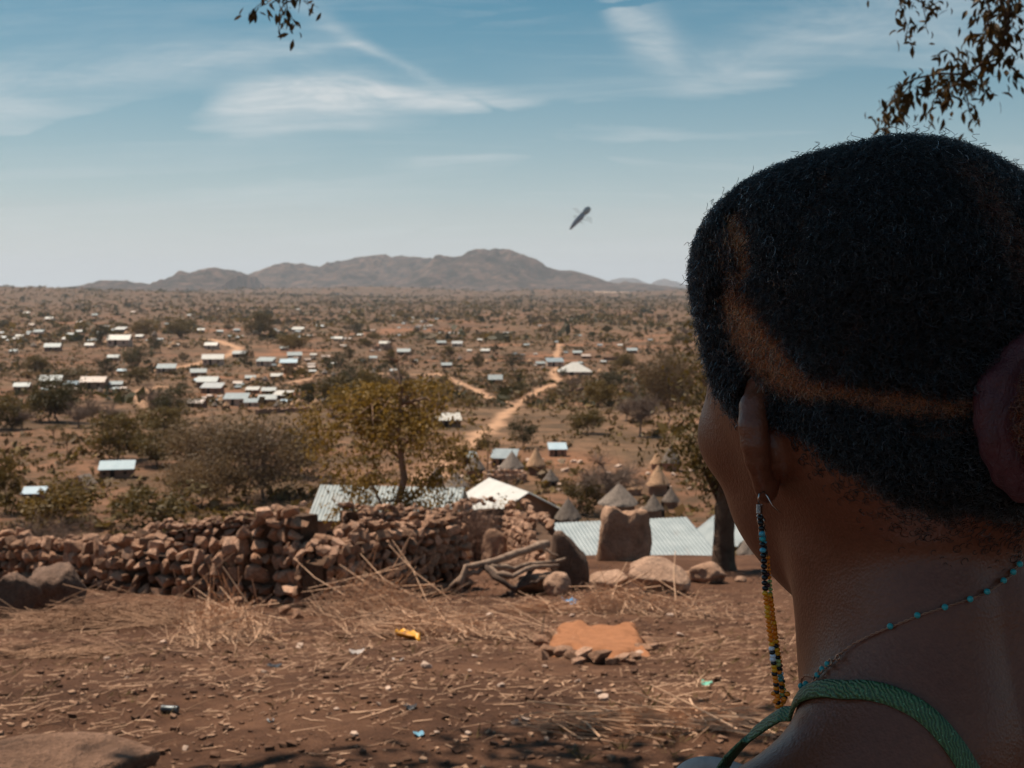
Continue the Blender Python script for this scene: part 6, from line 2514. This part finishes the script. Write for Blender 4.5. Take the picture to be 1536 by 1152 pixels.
    length[g.random(NH) < 0.012] *= 1.35
    KP = 20
    t = np.linspace(0, 1, KP)
    e1 = np.cross(nrm, np.array([0.3, 0.2, 1.0]))
    e1 /= np.linalg.norm(e1, axis=1)[:, None] + 1e-9
    e2 = np.cross(nrm, e1)
    lean = g.normal(0, 0.3, (NH, 2))
    turns = g.uniform(2.2, 4.0, NH) * np.clip(length / 0.011, 0.4, 1.8)
    ph = g.uniform(0, 6.28, NH)
    rc = g.uniform(0.0007, 0.0019, NH)
    w = (t[None, :] * turns[:, None]) * 2 * np.pi + ph[:, None]
    grow = np.clip(t * 4, 0, 1)[None, :]
    cx = (np.cos(w) - np.cos(ph)[:, None]) * rc[:, None] * grow
    sx = (np.sin(w) - np.sin(ph)[:, None]) * rc[:, None] * grow
    tt = t[None, :] * length[:, None]
    cx = cx + lean[:, :1] * tt * t[None, :]
    sx = sx + lean[:, 1:] * tt * t[None, :]
    pts = root[:, None, :] + nrm[:, None, :] * (tt - 0.0008)[:, :, None] + e1[:, None, :] * cx[:, :, None] + e2[:, None, :] * sx[:, :, None]
    hd = bpy.data.hair_curves.new('hair')
    hd.add_curves([KP] * NH)
    hd.attributes['position'].data.foreach_set('vector', pts.astype(np.float32).ravel())
    ra = hd.attributes.new('radius', 'FLOAT', 'POINT')
    ra.data.foreach_set('value', np.tile(np.linspace(0.00015, 0.0001, KP), NH).astype(np.float32))
    ta = hd.attributes.new('tint', 'FLOAT', 'CURVE')
    ta.data.foreach_set('value', np.clip(tn * np.where(g.random(NH) < .82, 1, .12) + g.normal(0, 0.10, NH) * (tn > 0.05), 0, 1).astype(np.float32))
    sa = hd.attributes.new('shade', 'FLOAT', 'CURVE')
    sa.data.foreach_set('value', g.random(NH).astype(np.float32))
    hm = NT('coily_hair')
    hb = hm.N('ShaderNodeBsdfHairPrincipled')
    hb.parametrization = 'COLOR'
    at = hm.N('ShaderNodeAttribute')
    at.attribute_name = 'tint'
    a2 = hm.N('ShaderNodeAttribute')
    a2.attribute_name = 'shade'
    dark = hm.ramp(a2.outputs['Fac'], [(0.0, (0.001, 0.001, 0.0012)), (0.90, (0.002, 0.0018, 0.002)), (0.94, (0.02, 0.022, 0.027)), (1.0, (0.10, 0.11, 0.135))])  # a few strands coloured pale blue-grey: glints painted into the black
    red = hm.ramp(a2.outputs['Fac'], [(0.0, (0.08, 0.016, 0.006)), (1.0, (0.50, 0.115, 0.036))])
    hm.L(hm.mix(at.outputs['Fac'], dark, red), hb.inputs['Color'])
    hb.inputs['Roughness'].default_value = 0.18
    hb.inputs['Radial Roughness'].default_value = 0.5
    hm.L(hb.outputs[0], hm.out.inputs['Surface'])
    hd.materials.append(hm.m)
    hair = link(bpy.data.objects.new('hair', hd), body)
    hair['label'] = 'short black coily hair with reddish brown partings'

    # ---- eyes
    ew = simple('eye_white', (0.6, 0.56, 0.5), (0.7, 0.66, 0.6), 40, 0.25)
    ei = simple('iris', (0.02, 0.01, 0.006), (0.03, 0.015, 0.008), 200, 0.2)
    for sg in (1, -1):
        bm = bmesh.new()
        bmesh.ops.create_uvsphere(bm, u_segments=20, v_segments=14, radius=1.12 * K)
        for q in bm.faces:
            c = q.calc_center_median().normalized()
            q.material_index = 1 if c.y > 0.86 else 0
            q.smooth = True
        me2 = bpy.data.meshes.new('eye')
        bm.to_mesh(me2)
        bm.free()
        me2.materials.append(ew)
        me2.materials.append(ei)
        eo = link(bpy.data.objects.new('eye', me2), body)
        c_, s_ = math.cos(NOD), math.sin(NOD)
        eo.location = (sg * 3.1 * K, (8.15 * c_ + 1.8 * s_) * K, zc + (-8.15 * s_ + 1.8 * c_) * K)
        eo.rotation_euler = (-NOD, 0, 0)

    # ---- clothes: the top is the torso's surface lifted a few millimetres
    def lift(name, keep, off, mat, parent):
        fm = keep(hc[faces].mean(1))
        ff = faces[fm]
        used = np.unique(ff)
        remap = np.full(len(vm), -1)
        remap[used] = np.arange(len(used))
        no = np.zeros_like(vm)
        fn = np.cross(vm[faces[:, 2]] - vm[faces[:, 0]], vm[faces[:, 3]] - vm[faces[:, 1]])
        for k in range(4):
            for c in range(3):
                no[:, c] += np.bincount(faces[:, k], fn[:, c], len(vm))
        no /= np.linalg.norm(no, axis=1)[:, None] + 1e-12
        ob = mesh_obj(name, vm[used] + no[used] * off, remap[ff], mat, parent, True)
        so = ob.modifiers.new('cloth', 'SOLIDIFY')
        so.thickness = 0.0022
        so.offset = 0
        return ob
    gm = NT('green_lurex')
    o3 = gm.coord()
    wv = gm.N('ShaderNodeTexWave')
    wv.inputs['Scale'].default_value = 260
    wv.inputs['Distortion'].default_value = 7
    wv.inputs['Detail'].default_value = 2
    gm.L(o3, wv.inputs['Vector'])
    vo = gm.N('ShaderNodeTexVoronoi')
    vo.inputs['Scale'].default_value = 900
    gm.L(o3, vo.inputs['Vector'])
    base_c = gm.ramp(wv.outputs['Fac'], [(0.2, (0.03, 0.085, 0.03)), (0.8, (0.085, 0.19, 0.075))])
    gm.col(gm.mix(gm.math('GREATER_THAN', gm.noise(800, 2, .6, o3), 0.66), base_c, (0.14, 0.36, 0.20)))
    gm.set(Roughness=0.5, Specular_IOR_Level=0.7)
    gm.bump(gm.math('ADD', wv.outputs['Fac'], vo.outputs['Distance']), 0.6, 0.0008)

    def top_keep(c):
        x, y, z = np.abs(c[:, 0]), c[:, 1], c[:, 2]
        neck = np.where(y > -3, -31.0 - 0.0 * x, -33.0)
        return (z < neck) & (z > -66) & (x < 15.6 - 0.0 * z)
    top = lift('strap_top', top_keep, 0.004, gm.m, body)
    top['label'] = 'green sparkly top with narrow shoulder straps'
    bm_ = simple('brown_wrap_cloth', (0.10, 0.05, 0.035), (0.16, 0.08, 0.05), 14, 0.9)
    rings, seg = 14, 48
    sv, sf = [], []
    for i in range(rings):
        q = i / (rings - 1)
        z = -58 - q * 66
        for k in range(seg):
            a = 2 * math.pi * k / seg
            fold = 1 + 0.03 * q * math.sin(9 * a + 1.1)
            rx = (13.2 + 6.4 * min(1, q * 4) - 0.5 * q + 2.0 * q) * fold
            ry = (10.4 + 4.4 * min(1, q * 4) + 2.6 * q) * fold
            sv.append((rx * math.cos(a) * K, (ry * math.sin(a) - 3.0) * K, zc + z * K))
    for i in range(rings - 1):
        for k in range(seg):
            a, b = i * seg + k, i * seg + (k + 1) % seg
            sf.append((a, b, b + seg, a + seg))
    sk = mesh_obj('wrap_skirt', sv, sf, bm_, body, True)
    so = sk.modifiers.new('cloth', 'SOLIDIFY')
    so.thickness = 0.003

    # ---- straps laid over the shoulders
    def strap(path, width, name='strap', loose=0.03):
        """path: points near the body surface in her frame (metres); a ribbon resting on the skin"""
        n = len(path)
        sm = []
        for i in range((n - 1) * 8 + 1):
            q = i / 8
            k = min(int(q), n - 2)
            t_ = q - k
            p0, p1, p2, p3 = [Vector(path[min(max(j, 0), n - 1)]) for j in (k - 1, k, k + 1, k + 2)]
            sm.append(0.5 * ((2 * p1) + (p2 - p0) * t_ + (2 * p0 - 5 * p1 + 4 * p2 - p3) * t_ ** 2 + (3 * p1 - p0 - 3 * p2 + p3) * t_ ** 3))
        mb = MB()
        rows = []
        for i, q in enumerate(sm):
            loc, nr, _, _ = bvh.find_nearest(q)
            tg = (sm[min(i + 1, len(sm) - 1)] - sm[max(i - 1, 0)]).normalized()
            sd = tg.cross(nr).normalized()
            c = loc + nr * 0.0017
            if (q - loc).length > 0.006:                      # hangs free between the shoulder and the chest
                c = q
            row = []
            for w_, h_ in ((-1, -.0008), (-1, .0006), (-.5, .0010), (.5, .0010), (1, .0006), (1, -.0008)):
                row.append(tuple(c + sd * (w_ * width / 2) + nr * h_))
            rows.append(row)
        for r_ in rows:
            mb.v += r_
        for i in range(len(rows) - 1):
            for k in range(6):
                a, b = i * 6 + k, i * 6 + (k + 1) % 6
                mb.f.append((a, b, b + 6, a + 6))
        return mb.build(name, gm.m, top, True)
    near_pts = []
    for px, py in ((1462, 1172), (1425, 1112), (1385, 1070), (1340, 1046), (1300, 1037), (1270, 1037)):
        h, _ = hit(px, py)
        if h:
            near_pts.append(tuple(h))
    y0 = (MW @ Vector(near_pts[-1])).y
    free = [tuple(MI @ P(px, py, y0 + d)) for px, py, d in ((1235, 1043, .016), (1195, 1058, .036), (1150, 1085, .055), (1117, 1112, .068), (1085, 1150, .075), (1070, 1200, .078))]
    back_end = []
    for px, py in ((1590, 1560), (1560, 1440), (1530, 1330), (1497, 1240)):
        h, _ = hit(px, py)
        if h:
            back_end.append(tuple(h))
    front = [(-9.4 * K, 8.0 * K, zc - 32 * K)]
    lp = back_end + near_pts + free + front
    strap(lp, 0.0082)
    strap([(-x, y, z) for x, y, z in lp], 0.0082)
    print('strap', [tuple(round(c / K, 1) for c in (q[0], q[1], q[2] - zc)) for q in near_pts])
    return body, MW, MI, zc, hit, bvh


PERSON = build_person()

# ---------------------------------------------------------------- what she wears, and the insect
def glossy(name, c, rough=.3, metal=0.0, var=.15):
    return simple(name, tuple(x * (1 - var) for x in c), tuple(x * (1 + var) for x in c), 300, rough, spec=.6, metal=metal)


BODY, MW, MI, ZC, HIT, BVH = PERSON
M_SILVER = glossy('silver_wire', (0.55, 0.54, 0.52), .25, 1.0)
M_COPPER = glossy('copper_chain', (0.46, 0.25, 0.17), .35, .9)
BEADM = {k: glossy(k + '_bead', c, .28) for k, c in dict(black=(0.008, 0.008, 0.01), orange=(0.95, 0.26, 0.006), yellow=(0.95, 0.42, 0.012), white=(0.74, 0.80, 0.88), green=(0.42, 0.48, 0.16),
                                                         turquoise=(0.03, 0.36, 0.38), blue=(0.08, 0.42, 0.56), maroon=(0.10, 0.015, 0.02), teal=(0.10, 0.28, 0.26)).items()}


def bead_mesh(mat):
    bm = bmesh.new()
    bmesh.ops.create_uvsphere(bm, u_segments=10, v_segments=7, radius=1)
    for f in bm.faces:
        f.smooth = True
    me = bpy.data.meshes.new('bead')
    bm.to_mesh(me)
    bm.free()
    me.materials.append(mat)
    return me


BEADS = {k: bead_mesh(m) for k, m in BEADM.items()}


def build_earring():
    h, _ = HIT(1136, 728)
    lobe = MW @ h if h else P(1138, 740, .565)
    Y = lobe.y - .002
    k = Y / F
    o0 = P(1139, 750, Y)
    root = empty('earring', o0, 0, 'long beaded earring hanging from her ear, black and turquoise above, orange below', 'earring')
    q = lambda x, y, d=0.0: P(x, y, Y + d) - o0
    mb = MB()
    mb.tube([q(1146, 737, .003), q(1139, 741, -.002), q(1137, 749, -.002), q(1139, 757)], 1.2 * k, 6)
    mb.tube([q(1146, 737, .002), q(1152, 746, -.004), q(1158, 758, -.004), q(1171, 769, -.004)], [1.1 * k, 1.1 * k, 1.0 * k, .8 * k], 6)
    for j in range(9):
        a = [q(1139 + 4.4 * math.cos(t), 757 + j * 1.5 + .7 * t / 6.28, .0025 * math.sin(t)) for t in np.linspace(0, 6.28, 9)]
        mb.tube(a, .8 * k, 5)
    mb.tube([q(1139, 769), q(1135, 774), q(1137, 779), q(1142, 779), q(1144, 774), q(1140, 769)], .8 * k, 5)
    mb.build('hook', M_SILVER, root, True)
    mb = MB()
    for x0 in (-5, 5):
        mb.tube([q(1140 + x0 * .7, 772), q(1141 + x0, 782), q(1142 + x0 * .7, 790), q(1143 + x0, 800), q(1144 + x0, 812)], .8 * k, 5)
    mb.build('wire', M_SILVER, root, True)
    ax = lambda y: np.interp(y, [772, 830, 890, 970, 1056], [1140.5, 1145, 1148.5, 1158, 1167.5])
    bx = lambda y: np.interp(y, [800, 835, 890, 970, 1050], [1148, 1151.5, 1155.5, 1166, 1178])
    cx = lambda y: np.interp(y, [890, 960, 1056], [1152, 1160, 1172])
    th = [q(ax(y), y) for y in range(772, 1056, 12)]
    m2 = MB()
    m2.tube(th, .6 * k, 4)
    m2.tube([q(bx(y), y, .002) for y in range(812, 1050, 12)], .6 * k, 4)
    m2.build('thread', BEADM['black'], root)

    def put(x, y, d, col, s=1.0):
        o = bpy.data.objects.new('bead', BEADS[col])
        C.objects.link(o)
        o.parent = root
        o.location = q(x + rnd.uniform(-.5, .5), y, d)
        o.scale = (4.9 * k * s, 4.9 * k * s, 3.9 * k * s)
        o.rotation_euler = (rnd.uniform(-.25, .25), rnd.uniform(-.25, .25), 0)
    y = 776.0
    while y < 886:
        c = 'black'
        if 800 <= y < 808 or 818 <= y < 827:
            c = 'blue'
        elif 806 <= y < 811:
            c = 'turquoise'
        put(ax(y), y, 0, c, 1.05)
        if 848 < y < 886 and rnd.random() < .55:
            put(ax(y) + 4.0, y + 3.5, .002, 'maroon', .85)
        if y < 830:
            put(ax(y) + 3.5, y + 4, .0025, 'blue' if 800 < y < 812 else 'black', .8)
        y += 8.2
    y = 836.0
    while y < 1048:
        c = 'orange' if y < 868 else 'green' if y < 891 else 'black' if y < 898 else 'orange' if y < 998 else {0: 'maroon', 1: 'black', 2: 'white', 3: 'white', 4: 'black', 5: 'yellow', 6: 'green', 7: 'green', 8: 'black'}.get(int((y - 998) / 6.0), 'orange')
        put(bx(y), y, .0028, c, .78)
        y += 6.0
    y = 890.0
    seq = ['white', 'black', 'white', 'white', 'black', 'yellow', 'yellow', 'black', 'orange', 'orange', 'black', 'orange', 'black', 'orange', 'orange', 'black', 'orange', 'black']
    i = 0
    while y < 1060:
        c = ('orange' if rnd.random() < .75 else 'yellow') if y < 966 else seq[min(i, len(seq) - 1)]
        i += y >= 966
        put(ax(y) - .5, y, -.001, c, 1.0)
        y += 6.9 if y < 966 else 5.4
    y = 893.0
    seq2 = ['black', 'yellow', 'yellow', 'black', 'green', 'green', 'black', 'orange', 'teal', 'teal', 'orange', 'black', 'orange', 'green', 'black', 'orange', 'orange']
    i = 0
    while y < 1056:
        c = ('orange' if rnd.random() < .6 else 'yellow') if y < 968 else seq2[min(i, len(seq2) - 1)]
        i += y >= 968
        put(cx(y) + 3, y, .0012, c, .92)
        y += 6.9 if y < 968 else 5.6
    for x, y in ((1163, 1052), (1171, 1057), (1181, 1041), (1160, 1040), (1176, 1049)):
        put(x, y, -.001, 'orange', .95)


build_earring()


def build_necklace():
    px = [(1531, 832), (1525, 846), (1512, 865), (1480, 887), (1452, 899), (1420, 910), (1383, 922), (1340, 940), (1312, 952), (1285, 966), (1262, 984), (1244, 1002), (1226, 1018), (1204, 1033)]
    loc = []
    for p in px:
        h, n = HIT(*p)
        if h is not None:
            loc.append(h + n * .0013)
    front = [(-4.2, 3.6, -17.5), (-1.5, 5.4, -19.5), (1.5, 5.4, -19.5), (4.0, 3.6, -17.5), (5.6, 0.6, -14.5), (5.8, -2.4, -12.0)]
    for x, y, z in front:
        q, n, _, _ = BVH.find_nearest(Vector((x * K, y * K, ZC + z * K)))
        loc.append(q + n * .0013)
    o0 = MW @ loc[7]
    root = empty('necklace', o0, 0, 'thin copper chain necklace with small turquoise beads around her neck', 'necklace')
    W = [MW @ q - o0 for q in loc]
    W.append(W[0])

    def spl(P_, n=10):
        out = []
        L = len(P_)
        for i in range(L - 1):
            p0, p1, p2, p3 = P_[max(i - 1, 0)], P_[i], P_[i + 1], P_[min(i + 2, L - 1)]
            for k in range(n):
                t = k / n
                out.append(.5 * ((2 * p1) + (p2 - p0) * t + (2 * p0 - 5 * p1 + 4 * p2 - p3) * t * t + (3 * p1 - p0 - 3 * p2 + p3) * t ** 3))
        return out + [P_[-1]]
    path = spl(W)
    # resample
    ds, cur = [path[0]], 0.0
    for a, b in zip(path[:-1], path[1:]):
        L = (b - a).length
        while cur + L >= .0011:
            t = (.0011 - cur) / L
            a = a.lerp(b, t)
            ds.append(a)
            L = (b - a).length
            cur = 0.0
        cur += L
    mb = MB()
    for s in (0, math.pi):
        pts = []
        for i, p in enumerate(ds):
            t = (ds[min(i + 1, len(ds) - 1)] - ds[max(i - 1, 0)]).normalized()
            u = t.orthogonal().normalized()
            w = t.cross(u)
            a = i * 1.25 + s
            pts.append(p + (u * math.cos(a) + w * math.sin(a)) * .00034)
        mb.tube(pts, .00027, 4, False)
    mb.build('chain', M_COPPER, root, True)
    for x, y in ((1525, 846), (1516, 858), (1502, 871), (1476, 888), (1452, 899), (1416, 911), (1377, 923), (1338, 940), (1246, 998), (1238, 1006), (1231, 1015), (1214, 1028), (1207, 1031)):
        h, n = HIT(x, y)
        if h is None:
            continue
        o = bpy.data.objects.new('bead', BEADS['turquoise'])
        C.objects.link(o)
        o.parent = root
        o.location = MW @ (h + n * .0018) - o0
        o.scale = (.00135,) * 3
    # clasp end with rings and a little drop
    mb = MB()
    for x, y, r in ((1250, 996, 5), (1236, 1008, 6), (1228, 1020, 5), (1222, 1030, 4), (1262, 988, 4)):
        h, n = HIT(x, y)
        if h is None:
            continue
        c = MW @ (h + n * .002) - o0
        nn = (MW.to_3x3() @ n).normalized()
        u = nn.orthogonal().normalized()
        w = nn.cross(u)
        rr = r / F * .57
        mb.tube([c + (u * math.cos(t) + w * math.sin(t)) * rr for t in np.linspace(0, 6.28, 13)], .0004, 5)
    mb.build('clasp', M_COPPER, root, True)


build_necklace()


def build_scrunchie():
    Y = .492
    c = P(1566, 622, Y)
    root = empty('scrunchie', c, 0, 'ruffled maroon satin scrunchie around the bun at the right edge', 'hair tie')
    ax = Vector((.30, -.95, .06)).normalized()
    u0 = Vector((0, 0, 1))
    u0 = (u0 - ax * u0.dot(ax)).normalized()
    w0 = ax.cross(u0)
    n, m = 150, 40
    R, r = .0212, .0096
    v, f = [], []
    for i in range(n):
        a = 2 * math.pi * i / n
        e = u0 * math.cos(a) * 1.14 + w0 * math.sin(a)
        for j in range(m):
            b = 2 * math.pi * j / m
            fold = .34 * abs(math.sin(1.5 * b + .5 * a + .45 * math.sin(2 * a) + .5)) ** .6 - .06 + .14 * abs(math.sin(3 * b - a + .6 * math.sin(3 * a))) - .2 + .04 * mnoise.noise(Vector((math.cos(a) * 2.5, math.sin(a) * 2.5, b * .8)))
            crease = .05 * math.sin(17 * a + 3 * math.sin(2 * b)) * max(0, math.cos(b)) ** 2
            rr = r * (1 + fold + crease)
            p = e * (R + rr * math.cos(b)) + ax * (rr * 1.15 * math.sin(b))
            v.append(tuple(p))
    for i in range(n):
        for j in range(m):
            f.append((i * m + j, i * m + (j + 1) % m, ((i + 1) % n) * m + (j + 1) % m, ((i + 1) % n) * m + j))
    t = NT('maroon_satin')
    o = t.coord()
    t.col(t.ramp(t.noise(60, 4, .6, o), [(.3, (0.052, 0.007, 0.011)), (.7, (0.095, 0.014, 0.020))]))
    t.set(Roughness=.38, Specular_IOR_Level=.5)
    t.b.inputs['Sheen Weight'].default_value = .15
    t.b.inputs['Sheen Tint'].default_value = (.7, .4, .4, 1)
    t.bump(t.math('ADD', t.noise(170, 5, .6, o, .8, stretch=(1, 1, .35)), t.math('MULTIPLY', t.noise(900, 2, .6, o), .25)), .8, .0035)
    mesh_obj('band', v, f, t.m, root, True)
    # the bun itself
    g = np.random.default_rng(4)
    N_, KP = 9000, 14
    cb = c + ax * .012
    d = g.normal(0, 1, (N_, 3))
    d /= np.linalg.norm(d, axis=1)[:, None]
    d = d[d @ np.array(ax) > -.5]
    N_ = len(d)
    e1 = np.cross(d, [.3, .5, .8])
    e1 /= np.linalg.norm(e1, axis=1)[:, None]
    e2 = np.cross(d, e1)
    tt = np.linspace(0, 1, KP)
    w = tt[None] * g.uniform(2, 4, N_)[:, None] * 6.28
    ph = g.uniform(0, 6.28, N_)[:, None]
    rc = g.uniform(.0008, .0022, N_)[:, None]
    L = g.uniform(.006, .013, N_)[:, None]
    pts = np.array(cb) + d[:, None] * (.014 + L * tt[None])[..., None] + e1[:, None] * ((np.cos(w + ph) - np.cos(ph)) * rc)[..., None] + e2[:, None] * ((np.sin(w + ph) - np.sin(ph)) * rc)[..., None]
    mi = np.array(MI)
    pts = pts @ mi[:3, :3].T + mi[:3, 3]
    hd = bpy.data.hair_curves.new('hair_bun')
    hd.add_curves([KP] * N_)
    hd.attributes['position'].data.foreach_set('vector', pts.astype(np.float32).ravel())
    ra = hd.attributes.new('radius', 'FLOAT', 'POINT')
    ra.data.foreach_set('value', np.full(N_ * KP, .00012, dtype=np.float32))
    ta = hd.attributes.new('tint', 'FLOAT', 'CURVE')
    ta.data.foreach_set('value', g.uniform(.15, .6, N_).astype(np.float32))
    sa = hd.attributes.new('shade', 'FLOAT', 'CURVE')
    sa.data.foreach_set('value', g.random(N_).astype(np.float32))
    hd.materials.append(bpy.data.materials['coily_hair'])
    ob = link(bpy.data.objects.new('hair_bun', hd), BODY)
    ob['label'] = 'curly brownish hair bun'
    bm = bmesh.new()
    bmesh.ops.create_uvsphere(bm, u_segments=20, v_segments=14, radius=.0165)
    me = bpy.data.meshes.new('bun_core')
    bm.to_mesh(me)
    bm.free()
    me.materials.append(simple('dark_hair_mass', (.012, .007, .005), (.03, .014, .008), 90, .9))
    oc = link(bpy.data.objects.new('bun_core', me), ob)
    oc.location = MI @ cb


build_scrunchie()


def build_cloth():
    mt = simple('grey_knit', (0.5, 0.5, 0.49), (0.64, 0.63, 0.62), 120, .9, .4, .002)
    top = [(1004, 1176, .70), (1020, 1152, .69), (1036, 1140, .685), (1055, 1135, .68), (1080, 1137, .675), (1110, 1146, .67), (1150, 1165, .665)]
    rows = []
    for dz, dy, s in ((.0, 0, 0), (-.004, -.003, 0), (-.0055, -.001, 0), (-.02, -.002, .15), (-.05, -.01, .6), (-.09, -.02, 1), (-.13, -.03, 1)):
        row = []
        for x, y, Y in top:
            q = MI @ (P(x, y, Y) + Vector((0, dy, dz)))
            near, n_, _, _ = BVH.find_nearest(q)
            row.append(q.lerp(near + n_ * .007, s))
        rows.append(row)
    v, f = [], []
    n = len(top)
    for r_ in rows:
        v += [tuple(q) for q in r_]
    for i in range(len(rows) - 1):
        for j in range(n - 1):
            a = i * n + j
            f.append((a, a + 1, a + n + 1, a + n))
    o = mesh_obj('shawl', v, f, mt, BODY, True)
    o['label'] = 'light grey cloth draped in front of her left shoulder'
    for k, (ty, w) in enumerate((('SUBSURF', 2), ('SOLIDIFY', .003))):
        md = o.modifiers.new(ty.lower(), ty)
        if ty == 'SUBSURF':
            md.levels = md.render_levels = 2
        else:
            md.thickness = w


build_cloth()


def build_insect():
    Y = 0.27
    k = Y / F
    c = P(870, 328, Y)
    root = empty('flying_insect', c, 0, 'slender dark flying insect with a pale head, alone in the sky', 'insect')
    q = lambda x, y, d=0.0: P(x, y, Y + d) - c
    mb = MB()
    mb.tube([q(855, 344), q(859, 339), q(864, 333), q(870, 327), (q(876, 320))], [1.2 * k, 2.6 * k, 3.8 * k, 4.2 * k, 3.4 * k], 10)
    mb.build('abdomen', simple('insect_grey', (.55, .52, .53), (.66, .63, .64), 200, .6), root, True)
    mb = MB()
    mb.tube([q(875, 321), q(878, 318), q(881, 315), q(884, 312), q(885, 311)], [3 * k, 4.4 * k, 4.8 * k, 3.4 * k, 1 * k], 10)
    mb.build('head', simple('insect_pale', (.62, .60, .56), (.75, .73, .70), 200, .5), root, True)
    for pts in (((876, 321), (866, 312), (858, 312), (866, 320)), ((878, 324), (888, 326), (888, 336), (879, 330))):
        mb = MB()
        mb.quad(*[q(x, y, .004 * i) for i, (x, y) in enumerate(pts)])
        t = simple('insect_wing', (.55, .56, .58), (.7, .7, .72), 200, .3)
        t.node_tree.nodes['Principled BSDF'].inputs['Alpha'].default_value = .18
        w = mb.build('wing', t, root)
    for a, b, e in (((872, 326), (876, 330), (879, 330)), ((868, 329), (872, 334), (875, 335)), ((866, 326), (862, 324), (860, 326))):
        mb = MB()
        mb.tube([q(*a), q(*b), q(*e)], .5 * k, 4)
        mb.build('leg', simple('insect_leg', (.2, .18, .16), (.3, .27, .24), 200, .6), root)


build_insect()

label_alike()
